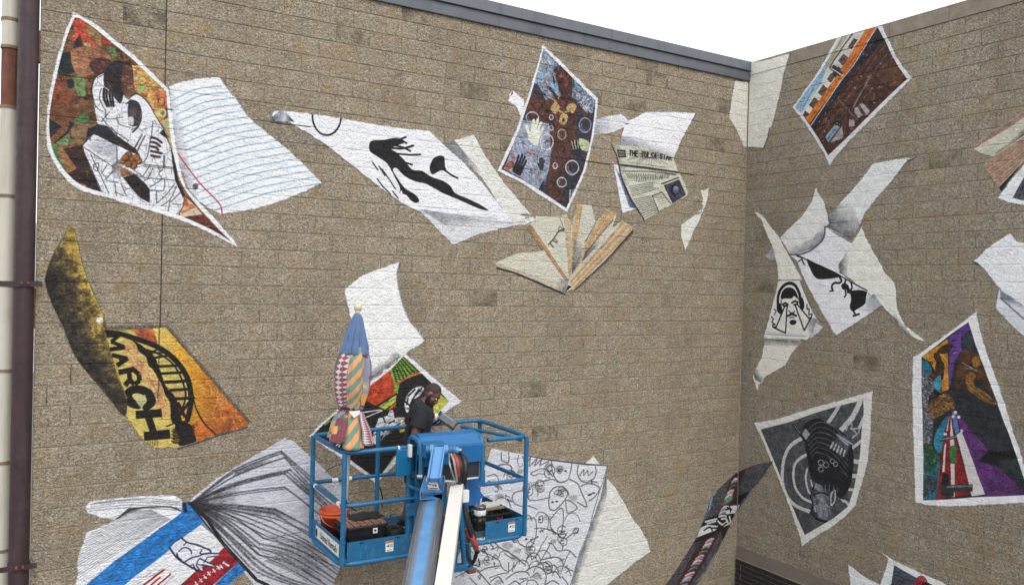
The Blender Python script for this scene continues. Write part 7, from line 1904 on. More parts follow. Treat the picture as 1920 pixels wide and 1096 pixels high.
# ------------------------------------------------------------------ pipes at the end of the wall, and the block beyond
M_PIPE = basic('dark_oxide_paint', (52, 33, 36), .55, var=.3, scale=7, bump=.2, dirt=(92, 80, 84), dirt_amt=.3, streak=True)
M_PVC = basic('yellowed_white_pipe', (190, 186, 172), .5, var=.05, scale=3, dirt=(126, 108, 74), dirt_amt=.5, streak=True)
M_RUSTP = basic('rusted_pipe', (104, 62, 46), .8, var=.3, scale=9, bump=.3, dirt=(150, 120, 100), dirt_amt=.4, streak=True)
M_BAND = basic('tarnished_band', (122, 104, 78), .7, var=.3, scale=12, dirt=(84, 60, 46), dirt_amt=.5)
px0 = .004
pipe = thing('steel_pipe', 'tall dark maroon steel pipe clamped beside the end of the block wall', 'pipe', (px0, DA, -ZC))
q = MB(); q.tube([(px0, DA, -ZC), (px0, DA, -.45), (px0, DA, 2.0), (px0, DA, 4.4)], .0885, 28); q.build('pipe_body', M_PIPE, pipe)
for z in (-.46, 1.42, -2.1):
    q = MB(); q.tube([(px0, DA, z), (px0, DA, z + .010)], .0893, 28); q.build('weld_seam', M_PIPE, pipe)
for py in (532, 1062):
    c = at_y(45, py, DA - .09)
    q = MB(); q.box((px0 - .03, DA - .095, c[2]), (.36, .012, .05)); q.tube([(px0, DA, c[2] - .03), (px0, DA, c[2] + .03)], .096, 28); q.build('pipe_clamp', M_PIPE, pipe)
    for dx in (-.02, .035):
        q = MB(); q.tube([(px0 + dx, DA - .10, c[2] + .01), (px0 + dx, DA - .135, c[2] + .01)], .013, 6); q.build('clamp_bolt', M_RUST, pipe)
for y0_, y1_ in ((58, 116), (540, 615)):
    a, b = at_y(70, y0_, DA + .02), at_y(70, y1_, DA + .02)
    q = MB(); q.box((px0 + .088, DA + .04, (a[2] + b[2]) / 2), (.02, .1, a[2] - b[2])); q.build('wall_plate', M_RUSTP, pipe)
wpx, wpy, wr = -.150, DA + .22, .074
vent = thing('vent_pipe', 'stained off white vent pipe in banded lengths, one length rusty brown', 'pipe', (wpx, wpy, -ZC))
zs_ = [at_y(20, p, wpy)[2] for p in (38, 90, 202, 368, 534, 693, 864, 1027)]
zz = [4.4] + zs_ + [-ZC]
for i in range(len(zz) - 1):
    q = MB(); q.tube([(wpx, wpy, zz[i] - .002), (wpx, wpy, zz[i + 1] + .002)], wr - (.003 if i == 2 else 0), 24)
    q.build('pipe_length', M_RUSTP if i == 2 else M_PVC, vent)
for z in zs_:
    q = MB(); q.tube([(wpx, wpy, z - .014), (wpx, wpy, z + .014)], wr + .007, 24); q.build('band', M_BAND, vent)
q = MB(); p = at_y(28, 82, wpy - .05); q.prism([(-.09, -.04), (.10, -.04), (.10, .09)], 0, .05, (p[0], wpy - .03, p[2]), (1, 0, 0), (0, 0, 1), (0, 1, 0)); q.build('gusset', basic('lead_flashing', (120, 122, 122), .6), vent)
# office block far beyond, seen between pipe and wall
fb = thing('office_building', 'pale office block with rows of dark windows, far off between pipe and wall end', 'building', (-.6, 62.0, -ZC))
cx_ = at_y(69, 450, 60.0)
q = MB(); q.box((cx_[0] - 4.0, 66, (3.2 - ZC) / 2 - 1.0), (11.0, 12, 3.2 + ZC + 2)); q.build('wall', basic('pale_render', (176, 178, 182), .8, var=.05), fb)
wm = MB().box((0, 0, 0), (.52, .06, .9)).mesh('window', basic('dark_glazing', (70, 78, 90), .25))
of = origin_of(fb)
for r in range(6):
    for c in range(16):
        link_part('window', wm, fb, (cx_[0] - 9.2 + c * .68 - of[0], 59.98 - of[1], 2.3 - r * 1.35 - of[2]))

# ------------------------------------------------------------------ closed patchwork umbrella strapped to the basket corner
def fabric(name, kind, cols):
    t = NT(name)
    uv = t.n('TexCoord').outputs['UV']
    sp = t.n('SeparateXYZ', None, Vector=uv)
    u, v = sp.outputs[0], sp.outputs[1]
    if kind == 'stripe':
        f = t.math('FRACT', t.math('ADD', t.math('MULTIPLY', u, cols[2]), t.math('MULTIPLY', v, cols[3])))
        c = t.mix(t.math('GREATER_THAN', f, .5), lin(cols[0]), lin(cols[1]))
    elif kind == 'check':
        a = t.math('FRACT', t.math('ADD', t.math('MULTIPLY', u, cols[2]), t.math('MULTIPLY', v, cols[3])))
        b = t.math('FRACT', t.math('SUBTRACT', t.math('MULTIPLY', u, cols[2]), t.math('MULTIPLY', v, cols[3])))
        x = t.math('ABSOLUTE', t.math('SUBTRACT', t.math('GREATER_THAN', a, .5), t.math('GREATER_THAN', b, .5)))
        c = t.mix(x, lin(cols[0]), lin(cols[1]))
    elif kind == 'patch':
        vo = t.n('TexVoronoi', {'distance': 'CHEBYCHEV'}, Vector=t.n('Mapping', None, Vector=uv, Scale=(2.0, 5.0, 1)).outputs[0], Scale=1.0)
        k = t.n('SeparateColor', None, i0=vo.outputs['Color']).outputs[0]
        c = t.ramp(k, [(i / len(cols), lin(q)) for i, q in enumerate(cols)], 'CONSTANT')
        ring_ = t.ramp(vo.outputs['Distance'], [(.10, (1, 1, 1)), (.14, (0, 0, 0)), (.2, (0, 0, 0)), (.22, (.7,) * 3), (.26, (0, 0, 0))])
        c = t.mix(ring_, c, lin((214, 176, 60)))
    else:
        c = t.ramp(t.noise(t.pos(), 10, 4), [(.3, lin(tuple(x * .9 for x in cols[0]))), (.7, lin(cols[0]))])
    c = t.mix(t.ramp(t.noise(t.pos(), 25, 5, .7), [(.5, (0, 0, 0)), (.75, (.25,) * 3)]), c, lin((120, 112, 104)))
    t.set(t.bsdf.inputs['Base Color'], c)
    t.bsdf.inputs['Roughness'].default_value = .85
    t.bsdf.inputs['Sheen Weight'].default_value = .2
    t.set(t.bsdf.inputs['Normal'], t.bump(t.noise(t.n('Mapping', None, Vector=t.pos(), Scale=(1, 1, .25)).outputs[0], 28, 4, .6), .6, .02))
    return t.m
F_STR = fabric('striped_cloth', 'stripe', ((100, 132, 116), (204, 142, 90), 1.5, 6.0))
F_STR2 = fabric('striped_cloth_low', 'stripe', ((100, 132, 116), (204, 142, 90), 1.6, 2.6))
F_CHK = fabric('checked_cloth', 'check', ((198, 194, 194), (124, 62, 72), 1.3, 8.5))
F_PAT = fabric('patterned_cloth', 'patch', ((112, 54, 66), (112, 54, 66), (124, 128, 148), (112, 54, 66), (196, 194, 192), (206, 146, 70), (80, 98, 90)))
F_BLU = fabric('blue_canvas', 'plain', ((84, 110, 150),))
uy = BY0 + .14
U0, U1 = at_y(642, 1040, uy), at_y(670.5, 588, uy + .02)
U0[2] = FLZ
um = thing('patio_umbrella', 'closed patchwork patio umbrella with blue top tied to the basket corner', 'umbrella', U0)
ud = U1 - U0
UL = np.linalg.norm(ud); ud /= UL
ue = np.cross((0, 1, 0), ud); ue /= np.linalg.norm(ue)            # right in the picture
uf = np.cross(ud, ue)                                            # away from the camera
uf = uf if uf[1] > 0 else -uf
q = MB(); q.tube([U0, U0 + ud * (UL + .03)], .021, 14); q.build('pole', basic('grey_pole', (170, 168, 164), .4, metal=.3), um)
q = MB(); q.ell(U0 + ud * (UL + .065), (.042, .042, .042), (ue, uf, ud), 18, 12); q.tube([U0 + ud * (UL + .01), U0 + ud * (UL + .035)], .028, 12); q.build('finial', basic('cream_ball', (196, 184, 156), .5, var=.08), um)
def upx(py):
    """Height along the pole seen at a picture row."""
    return UL * (1040 - py) / (1040 - 588.0)
def canopy(name, a0, a1, prof, m, fold=.16, seed=0, nf=1.0, n=21, sx=1.0, pl=.055):
    """One panel of the folded canopy between angles a0 and a1; prof = [(picture row, radius in m, sideways shift)]."""
    r = np.random.RandomState(seed)
    ph = r.uniform(0, 6)
    rows, uv = [], []
    P = []
    for i in range(len(prof) - 1):
        for k in range(5):
            t = k / 5
            P.append(tuple(prof[i][j] * (1 - t) + prof[i + 1][j] * t for j in range(3)))
    P.append(prof[-1])
    for i, (py, rad, dx) in enumerate(P):
        rg = []
        for k in range(n):
            t = k / (n - 1)
            a = math.radians(a0 + (a1 - a0) * t)
            w = math.sin(math.pi * t)
            f = 1 + fold * (w - .55) + .05 * math.sin(5 * t + ph + i * .22) + .02 * math.sin(i * .7 + ph) + pl * math.sin(6.283 * 2.5 * t + ph + .25 * math.sin(i * .5)) * (.3 + .7 * min(1.0, i / 6.0))
            rr = rad * f
            dz = -.035 * w * (i / len(P)) * nf
            p = U0 + ud * (upx(py) + dz) + ue * (math.cos(a) * rr * sx + dx) + uf * (math.sin(a) * rr)
            rg.append(p); uv.append((t, i / len(P)))
        rows.append(rg)
    mb = MB(); mb.loft(rows, cap=False, closed=False); mb.uv = uv
    o = mb.build(name, m, um)
    md = o.modifiers.new('thickness', 'SOLIDIFY'); md.thickness = .004
    return o
# canopy: eight gores, drawn in at the strap and flaring below it
up_prof = [(650, .11, .0), (672, .148, -.010), (700, .166, -.014), (725, .158, -.012), (748, .136, -.010), (764, .110, -.008), (768, .106, -.006)]
lo_prof = [(768, .106, -.006), (784, .140, -.004), (804, .180, .0), (828, .215, .004)]
gores = [(232, 292, F_STR, F_STR2), (160, 232, F_CHK, F_PAT), (292, 352, F_PAT, F_CHK), (110, 160, F_PAT, F_STR2), (-8, 60, F_CHK, F_PAT), (60, 110, F_STR, F_CHK)]
for i, (a, b, m, m2) in enumerate(gores):
    canopy('canopy_panel', a, b, [(py, r * (1.05 if i == 0 else 1.0), dx) for py, r, dx in up_prof], m, .22 if i else .07, i)
    canopy('canopy_panel', a - 3, b + 3, [(py + (8 if i == 0 else 4 * ((i * 7) % 3) - 6) * (j / 3), r * (1.02 if i else .95), dx) for j, (py, r, dx) in enumerate(lo_prof)], m2, .18 if i else .05, 20 + i, .4)
for i in range(5):
    a = 185 + 34 * i
    canopy('vent_panel', a - 17, a + 17.5, [(588, .030, 0), (600, .055, 0), (625, .095, -.002), (645, .122, -.004), (662, .138, -.006)], F_BLU, .10, 40 + i, .5)
for i in range(5):
    a = 5 + 34 * i
    canopy('vent_panel', a - 17, a + 17.5, [(588, .030, 0), (600, .055, 0), (625, .095, -.002), (645, .122, -.004), (662, .138, -.006)], F_BLU, .10, 50 + i, .5)
q = MB()
hs = upx(766)
q.tube([U0 + ud * (hs + .012 * math.sin(k * .7)) + ue * (.120 * math.cos(k * .3491) - .006) + uf * .120 * math.sin(k * .3491) for k in range(19)], .014, 8)
q.tube([U0 + ud * hs + ue * .05 - uf * .09, U0 + ud * (hs - .05) + ue * .075 - uf * .085, U0 + ud * (hs - .02) + ue * .10 - uf * .05], .008, 6)
q.build('strap', M_BLACK, um)
q = MB(); q.prism([(-.06, .02), (.06, .03), (.055, -.01), (.0, -.045)], 0, .005, U0 + ud * (hs - .03) - ue * .03 - uf * .16, ue, ud, -uf); q.build('cloth_flap', M_STICK, um)
q = MB()
for dx in (-.03, .03):
    q.tube([U0 + ud * (hs - .2) + ue * dx * .4, U0 + ud * (upx(846)) + ue * dx * 2.0 - uf * .03], .008, 6)
q.build('rib', basic('wood_rib', (120, 76, 50), .6), um)

# ------------------------------------------------------------------ tubs, crates and tools on the deck
bc = np.array((2.925, 8.44, FLZ))
bkt = thing('paint_bucket', 'orange plastic bucket with white lettering behind the tool tote', 'bucket', bc)
M_BKT = basic('orange_plastic', (206, 78, 30), .4, var=.06)
def revolve(mb, c, prof, n=28, smooth=True):
    return mb.loft([[(c[0] + r * math.cos(2 * math.pi * k / n), c[1] + r * math.sin(2 * math.pi * k / n), c[2] + z) for k in range(n)] for r, z in prof], cap=False, smooth=smooth)
bh = .30
q = MB(); revolve(q, bc, [(.0, .005), (.125, .0), (.15, bh * .78), (.158, bh * .78), (.158, bh * .82), (.152, bh * .82), (.153, bh * .9), (.162, bh * .9), (.162, bh * .94), (.155, bh * .94), (.157, bh), (.148, bh), (.12, .03), (.0, .03)]); q.build('bucket_body', M_BKT, bkt)
q = MB(); q.tube([bc + np.array((.165 * math.cos(t), -.165 * abs(math.sin(t)) * .6 - .06, bh * .86 - .12 * math.sin(t))) for t in np.linspace(0, math.pi, 15)], .004, 6); q.build('bail_handle', M_STEEL, bkt)
q = MB(); q.box(bc + np.array((.09, -.135, bh * .82)), (.05, .02, .12), bev=.006); q.build('red_rag', basic('red_cloth', (170, 30, 50), .8), bkt)
for k, w in enumerate(('THE', 'HOME', 'DEPOT')):
    vs, fs = text_mesh(w, .062)
    zb = bh * .42 - .055 * k
    out = []
    for a in vs:
        cs_, sn_ = math.cos(R_(32)), math.sin(R_(32))
        xx, yy = a[0] * cs_ - a[1] * sn_, a[0] * sn_ + a[1] * cs_
        xx += .02 * k
        rr = .1335 + (zb + yy) / bh * .03 + .004
        th = -math.pi / 2 + xx / rr + .18
        out.append(bc + np.array((rr * math.cos(th), rr * math.sin(th), zb + yy)))
    mb = MB(); mb.add(out, fs); mb.build('lettering', M_STICK, bkt)
# low black crate and on it the tote with a dusty lid
tc = np.array((3.10, 8.03, FLZ))
tw, td = .49, .41
cr_ = thing('black_crate', 'flat black plastic crate lying under the dusty tool tote', 'crate', tc)
def crate(root, c, w, d, h, m, slots=8):
    q = MB(); q.box(c + np.array((0, 0, .012)), (w - .02, d - .02, .02)); q.build('floor', m, root)
    for nm, cc, sz in (('front', (0, -d / 2, h / 2), (w, .012, h)), ('back', (0, d / 2, h / 2), (w, .012, h)), ('end', (-w / 2, 0, h / 2), (.012, d - .014, h)), ('end', (w / 2, 0, h / 2), (.012, d - .014, h))):
        q = MB()
        cc = np.array(cc)
        for k in range(3):
            q.box(c + cc * np.array((1, 1, 0)) + np.array((0, 0, h * (.12 + .38 * k))), (sz[0], sz[1], h * .16))
        n = slots
        for k in range(n + 1):
            t = k / n - .5
            off = np.array((t * (w - .02), 0, 0)) if sz[0] > sz[1] else np.array((0, t * (d - .03), 0))
            q.box(c + cc + off, (.014, sz[1] * .7, h * .98) if sz[0] > sz[1] else (sz[0] * .7, .014, h * .98))
        q.build(nm, m, root)
crate(cr_, tc, tw, td, .10, M_BLACK, 12)
th0 = .102
tote = thing('tool_tote', 'black storage tote with a dusty brown lid, set on the flat crate', 'tote', tc + np.array((-.01, .02, th0)))
to = tc + np.array((-.01, .02, th0))
def rrect(w, d, r, n=4):
    out = []
    for cx, cy, a in ((w / 2 - r, d / 2 - r, 0), (-w / 2 + r, d / 2 - r, 90), (-w / 2 + r, -d / 2 + r, 180), (w / 2 - r, -d / 2 + r, 270)):
        for k in range(n + 1):
            t = R_(a + 90 * k / n)
            out.append((cx + r * math.cos(t), cy + r * math.sin(t)))
    return out
tww, tdd = tw * .95, td * .92
q = MB(); q.loft([[(to[0] + x, to[1] + y, to[2] + z) for x, y in rrect(tww * s_, tdd * s_, .05)] for s_, z in ((.92, 0), (.97, .115), (1.0, .115), (1.0, .127))], smooth=False); q.build('tub', M_BLACK, tote)
q = MB(); q.loft([[(to[0] + x, to[1] + y, to[2] + z) for x, y in rrect(tww * s_, tdd * s_, .05)] for s_, z in ((1.03, .121), (1.03, .138), (1.0, .145))], smooth=False); q.build('lid_rim', M_BLACK, tote)
M_LID = basic('dusty_brown_lid', (134, 98, 84), .75, var=.25, scale=16, dirt=(50, 44, 42), dirt_amt=.5)
for k in range(6):
    q = MB(); q.box(to + np.array(((k - 2.5) * tww / 6.4, 0, .148)), (tww / 7.4, tdd * .93, .016), bev=.005); q.build('lid_ridge', M_LID, tote)
q = MB(); q.box(to + np.array((.08, -tdd / 2 - .004, .085)), (.05, .012, .055), bev=.004); q.build('latch', M_STICK, tote)
q = MB(); q.box(to + np.array((.078, -tdd / 2 - .0115, .09)), (.022, .003, .02)); q.build('latch_mark', M_INK, tote)
for sgn in (-1, 1):
    q = MB(); q.box(to + np.array((sgn * tww * .515, 0, .08)), (.03, .16, .03), bev=.008); q.build('grip', M_BLACK, tote)
cl_ = MB()
cc = to + np.array((.07, .08, .158))
rows = []
rs2 = np.random.RandomState(4)
nx, ny = 15, 9
hgt = upnoise(ny, nx, 2.3, 77)
for j in range(ny):
    rows.append([(cc[0] + (i / (nx - 1) - .5) * .36 + .02 * math.sin(j * 1.3), cc[1] + (j / (ny - 1) - .5) * .24 + .015 * math.sin(i * 1.1),
                  cc[2] + .012 + .075 * hgt[j, i] * max(0.0, 1 - (2 * i / (nx - 1) - 1) ** 2 * .8 - (2 * j / (ny - 1) - 1) ** 2 * .8)) for i in range(nx)])
cl_.loft(rows, cap=False, closed=False)
ck = cl_.build('black_cloth', basic('black_fabric', (26, 26, 29), .9, var=.2, scale=20, bump=.3), None, cc)
md = ck.modifiers.new('thickness', 'SOLIDIFY'); md.thickness = .01
md = ck.modifiers.new('smooth', 'SUBSURF'); md.levels = md.render_levels = 1
tag(ck, 'crumpled black cloth thrown over the lid of the tool tote', 'cloth')
rb_c = np.array((3.465, 8.04, FLZ))
q = MB(); RR, rr_ = .074, .044
q.loft([[(rb_c[0] + (RR + rr_ * math.cos(b)) * math.cos(a), rb_c[1] + (RR + rr_ * math.cos(b)) * math.sin(a), rb_c[2] + .075 + rr_ * 1.35 * math.sin(b)) for b in np.linspace(0, 2 * math.pi, 13)[:-1]] for a in np.linspace(0, 2 * math.pi, 33)], cap=False)
q.loft([[(rb_c[0] + (RR * .62 + .012 * math.cos(b)) * math.cos(a), rb_c[1] + (RR * .62 + .012 * math.cos(b)) * math.sin(a), rb_c[2] + .115 + .012 * math.sin(b)) for b in np.linspace(0, 2 * math.pi, 9)[:-1]] for a in np.linspace(0, 2 * math.pi, 25)], cap=False)
tag(q.build('rubber_ring', M_RUB, None, rb_c), 'small black rubber tyre lying on the deck near the painter\'s foot', 'tyre')
# right hand crate with cans
r0, r1 = at_y(886, 985, BY0 + .3)[0], at_y(951, 975, BY0 + .3)[0]
rc = np.array(((r0 + r1) / 2 + .0, BY0 + .40, FLZ))
mc = thing('milk_crate', 'black slatted crate holding paint cans at the basket\'s right end', 'crate', rc)
crate(mc, rc, (r1 - r0) * 1.02, .42, .17, M_BLACK, 7)
q = MB()
for k in range(3):
    q.box(rc + np.array((.03 + .028 * k, -.217, .10)), (.012, .004, .045))
q.build('crate_logo', basic('red_print', (150, 40, 44), .5), mc)
def can(name, c, r, h, m, label, lab2=None):
    t = thing(name, label, 'paint can', c)
    q = MB(); revolve(q, c, [(0, 0), (r, 0), (r, h * .03), (r * .985, h * .05), (r * .985, h * .93), (r, h * .95), (r, h), (r * .9, h), (r * .88, h * .97), (0, h * .97)]); q.build('can_body', m, t)
    q = MB(); revolve(q, c, [(r * .992, h * .2), (r * .995, h * .2), (r * .995, h * .8), (r * .992, h * .8)]); q.build('paper_label', M_STICK, t)
    return t
can('paint_can', rc + np.array((-.115, -.06, .03)), .07, .21, M_STEEL, 'grey metal paint can standing in the crate beside the boom')
tr_ = thing('paint_tray', 'white paint tray resting on a wooden board across the crate', 'paint tray', rc + np.array((.03, .04, .19)))
o_ = rc + np.array((.03, .04, .19))
q = MB(); q.prism([(-.13, -.09), (.15, -.05), (.17, .09), (-.10, .10)], 0, .02, o_, (1, 0, 0), (0, 1, 0), (0, 0, 1)); q.prism([(-.10, -.06), (.12, -.03), (.13, .07), (-.08, .08)], .0205, .03, o_, (1, 0, 0), (0, 1, 0), (0, 0, 1)); q.build('tray_body', M_WHITE, tr_)
q = MB(); q.box(o_ + np.array((-.01, -.11, -.004)), (.36, .05, .018), ((1, .05, 0), (-.05, 1, 0), (0, 0, 1))); bo = q.build('wooden_board', basic('weathered_wood', (140, 112, 88), .8, var=.2, scale=10, streak=True), None, o_ + np.array((-.01, -.11, -.004)))
tag(bo, 'weathered wooden board laid across the front of the black slatted crate', 'board')
q = MB(); q.ell(rc + np.array((.12, .10, .17)), (.07, .06, .05), nu=14, nv=8); q.tube([rc + np.array((.05, .1, .19)), rc + np.array((.12, .1, .22)), rc + np.array((.16, .08, .18))], .018, 8)
tag(q.build('rolled_hose', M_RUB, None, rc + np.array((.12, .10, .2))), 'bundle of black hose stuffed in the back of the slatted crate', 'hose')

# grey box lamp tilted over the far rail beside the painter
wl0, wl1 = at_y(822, 778, 8.55), at_y(853, 799, 8.45)
wl = thing('work_light', 'grey box shaped work light tilted on the rail right of the painter', 'work light', (wl0 + wl1) / 2)
dx_ = (wl1 - wl0) / np.linalg.norm(wl1 - wl0); up_ = np.cross((0, 1, 0), dx_); up_ = up_ / np.linalg.norm(up_); up_ = up_ if up_[2] > 0 else -up_; yy_ = np.cross(dx_, up_)
cw = (wl0 + wl1) / 2
q = MB(); q.box(cw, (.22, .16, .085), (dx_, yy_, up_), bev=.012); q.build('housing', basic('grey_casing', (92, 96, 100), .35, metal=.3, var=.12, scale=10, dirt=(160, 160, 158), dirt_amt=.35), wl)
q = MB(); q.box(cw + dx_ * .115, (.02, .15, .10), (dx_, yy_, up_), bev=.006); q.build('end_cap', M_BLACK, wl)
q = MB(); q.box(cw + up_ * .045 - dx_ * .02, (.17, .13, .006), (dx_, yy_, up_)); q.build('glass_face', basic('pale_glass', (128, 134, 138), .15), wl)
q = MB(); q.box(cw - dx_ * .10 + up_ * .03, (.06, .05, .06), (dx_, yy_, up_), bev=.01); q.build('back_knob', M_BLACK, wl)
q = MB(); q.tube([cw - dx_ * .08 - up_ * .02, cw - dx_ * .10 - up_ * .09, np.array((cw[0] - .10, BY1 - .05, BZT + .03))], .014, 8); q.tube([cw - dx_ * .04 - up_ * .04, np.array((cw[0] - .03, BY1 - .06, BZT + .03))], .01, 8); q.build('bracket', M_BLACK, wl)
q = MB(); q.ell(cw - dx_ * .13 - up_ * .035, (.035, .035, .05), nu=12, nv=8); q.build('bulb_guard', M_STICK, wl)
# ------------------------------------------------------------------ the painter
SKIN = NT('dark_brown_skin')
_p = SKIN.pos()
SKIN.set(SKIN.bsdf.inputs['Base Color'], SKIN.ramp(SKIN.noise(_p, 18, 4), [(.3, lin((88, 58, 46))), (.7, lin((108, 74, 58)))]))
SKIN.bsdf.inputs['Roughness'].default_value = .48
SKIN.bsdf.inputs['Subsurface Weight'].default_value = .08
SKIN.bsdf.inputs['Subsurface Radius'].default_value = (.01, .004, .002)
SKIN = SKIN.m
M_SHIRT = basic('black_tee', (30, 32, 38), .9, var=.12, scale=10, bump=.25, bscale=26)
M_SHORT = basic('navy_shorts', (24, 26, 36), .9, var=.12, scale=10, bump=.25, bscale=26)
M_BEARD = basic('black_beard', (20, 16, 16), .9, var=.2, scale=60, bump=.5, bscale=180)
M_SHOE = basic('navy_shoe', (28, 32, 50), .6, var=.15, scale=20)
M_SOLE = basic('pale_sole', (170, 168, 164), .6)
M_EYE = basic('eye_white', (200, 196, 188), .25)
M_IRIS = basic('dark_iris', (24, 16, 12), .2)
HX, HY = at_y(784, 830, 8.34)[0], 8.34
ang = R_(-26)
fx = np.array((math.cos(ang), math.sin(ang), 0))          # facing
lf = np.array((-math.sin(ang), math.cos(ang), 0))         # his left
uz = np.array((0, 0, 1.0))
per = thing('person', 'bearded man in black tee and dark shorts standing in the lift basket, looking down', 'person', (HX, HY, FLZ))
O = np.array((HX, HY, FLZ))
def L(f, l, z):
    return O + fx * f + lf * l + uz * z * .962
def chain(mb, pts, n=14):
    """Lofted limb: pts = [(centre, radius across, radius along facing, axes)] with rounded ends."""
    P = [np.asarray(p[0]) for p in pts]
    rings = []
    m = len(P)
    for i in range(m):
        t = P[min(i + 1, m - 1)] - P[max(i - 1, 0)]
        t = t / (np.linalg.norm(t) + 1e-9)
        a = lf - t * (lf @ t); a /= np.linalg.norm(a) + 1e-9
        b = np.cross(t, a)
        rings.append([P[i] + a * pts[i][1] * math.cos(2 * math.pi * k / n) + b * pts[i][2] * math.sin(2 * math.pi * k / n) for k in range(n)])
    return mb.loft(rings)
def voxel(mb, name, m, parent, vox=.008, it=3):
    """Fuses the shapes into one continuous surface."""
    me = mb.mesh(name, None, (0, 0, 0))
    o = bpy.data.objects.new(name, me); COL.objects.link(o)
    r = o.modifiers.new('fuse', 'REMESH'); r.mode = 'VOXEL'; r.voxel_size = vox; r.use_smooth_shade = True
    s = o.modifiers.new('relax', 'SMOOTH'); s.iterations = it; s.factor = .5
    dg = bpy.context.evaluated_depsgraph_get()
    ev = bpy.data.meshes.new_from_object(o.evaluated_get(dg))
    bpy.data.objects.remove(o, do_unlink=True)
    og = origin_of(parent)
    ev.transform(Matrix.Translation((-og[0], -og[1], -og[2])))
    ev.materials.clear(); ev.materials.append(m)
    for p in ev.polygons: p.use_smooth = True
    ev.name = name
    o = bpy.data.objects.new(name, ev); o.parent = parent; COL.objects.link(o)
    return o
# joints: he stands turned to the right, weight on the rear leg, bowed over the panel
HIP = L(-.05, 0, .93)
CHEST = L(.03, 0, 1.30)
NECK = L(.075, 0, 1.475)
shR, shL = L(.04, -.222, 1.415), L(.06, .222, 1.415)
elR, wrR = L(-.035, -.285, 1.14), L(.12, -.27, .93)
elL, wrL = L(.10, .27, 1.14), L(.26, .15, .93)
hipR, hipL = L(-.05, -.095, .91), L(-.04, .095, .91)
knR, anR = L(.02, -.12, .49), L(-.02, -.12, .08)
_a = at_y(757, 984, 8.40)
anL = np.array((_a[0], 8.40, FLZ + .08)); knL = (hipL + anL) / 2 + fx * .05; knL[2] = FLZ + .47
hd_c = L(.135, -.005, 1.565)                               # head centre
pt_ = R_(42)                                               # head bowed
hf = fx * math.cos(pt_) - uz * math.sin(pt_); hu = fx * math.sin(pt_) + uz * math.cos(pt_)
yaw_ = R_(-16)
hl = lf * math.cos(yaw_) - hf * math.sin(yaw_) * -1.0 * 0 + 0 * lf
hf2 = hf * math.cos(yaw_) + lf * math.sin(yaw_); hl = np.cross(hu, hf2); hf = hf2
def H(f, l, u):
    return hd_c + hf * f + hl * l + hu * u
body = MB()
chain(body, [(HIP - uz * .10, .10, .08), (HIP - uz * .04, .155, .115), (HIP + uz * .06, .165, .12), (L(-.02, 0, 1.12), .15, .115), (CHEST, .185, .13), (L(.04, 0, 1.40), .175, .115), (L(.045, 0, 1.455), .12, .085), (NECK, .062, .065), (L(.10, 0, 1.52), .058, .062), (H(-.02, 0, -.04), .05, .055)])
for s_, e_, w_ in ((shR, elR, wrR), (shL, elL, wrL)):
    chain(body, [(s_ + uz * .02, .045, .045), (s_, .066, .064), (s_ * .6 + e_ * .4, .056, .056), (e_, .046, .047), (e_ * .75 + w_ * .25, .046, .046), (w_ * .8 + e_ * .2, .034, .032), (w_, .031, .027)])
for h_, k_, a_ in ((hipR, knR, anR), (hipL, knL, anL)):
    chain(body, [(h_ + uz * .06, .07, .07), (h_ - uz * .04, .092, .095), (h_ * .5 + k_ * .5, .075, .08), (k_, .056, .06), (k_ * .72 + a_ * .28, .053, .062), (k_ * .3 + a_ * .7, .038, .042), (a_, .034, .038), (a_ - uz * .05, .036, .045)])
    body.ell(a_ + fx * .07 - uz * .045, (.12, .042, .036), (fx, lf, uz))
# head
body.ell(H(-.005, 0, .035), (.098, .077, .098), (hf, hl, hu), 22, 16)
body.ell(H(.03, 0, -.035), (.068, .062, .085), (hf, hl, hu), 18, 12)
body.ell(H(.055, 0, -.085), (.038, .04, .03), (hf, hl, hu))
body.ell(H(.075, 0, .035), (.024, .058, .014), (hf, hl, hu))                 # brow
for s_ in (-1, 1):
    body.ell(H(.06, .04 * s_, -.022), (.028, .024, .022), (hf, hl, hu))      # cheek
    body.ell(H(-.005, .078 * s_, -.005), (.022, .012, .033), (hf, hl, hu))   # ear
    body.ell(H(.012, .083 * s_, .012), (.012, .010, .014), (hf, hl, hu))
chain(body, [(H(.09, 0, .022), .010, .008), (H(.103, 0, 0), .013, .012), (H(.112, 0, -.022), .018, .017), (H(.10, 0, -.032), .02, .012)], 10)
body.ell(H(.094, 0, -.058), (.014, .028, .009), (hf, hl, hu)); body.ell(H(.09, 0, -.071), (.014, .024, .008), (hf, hl, hu))
# hands: palm, four bent fingers, thumb
def hand3(mb, w, d, pn, thumb):
    d = d / np.linalg.norm(d); pn = pn - d * (pn @ d); pn /= np.linalg.norm(pn); sd = np.cross(d, pn) * thumb
    mb.ell(w + d * .045, (.052, .04, .016), (d, sd, pn), 14, 8)
    for i, (o, ln, cu) in enumerate(((-.028, .062, .5), (-.009, .078, .45), (.011, .084, .42), (.030, .074, .40))):
        b = w + d * .085 - sd * o
        k1 = b + (d * math.cos(cu * .5) + pn * math.sin(cu * .5)) * ln * .42
        k2 = k1 + (d * math.cos(cu * 1.6) + pn * math.sin(cu * 1.6)) * ln * .33
        k3 = k2 + (d * math.cos(cu * 2.6) + pn * math.sin(cu * 2.6)) * ln * .27
        mb.tube([w + d * .05 - sd * o, b, k1, k2, k3], .009, 8, rr=[.010, .0105, .0098, .0088, .006])
    t0 = w + d * .02 + sd * .03
    mb.tube([w + d * .01 + sd * .01, t0, t0 + d * .03 + sd * .022 + pn * .006, t0 + d * .058 + sd * .026 + pn * .016], .011, 8, rr=[.014, .014, .012, .008])
hand3(body, wrR, fx * .8 - uz * .55, -uz * .6 + lf * .8, 1)
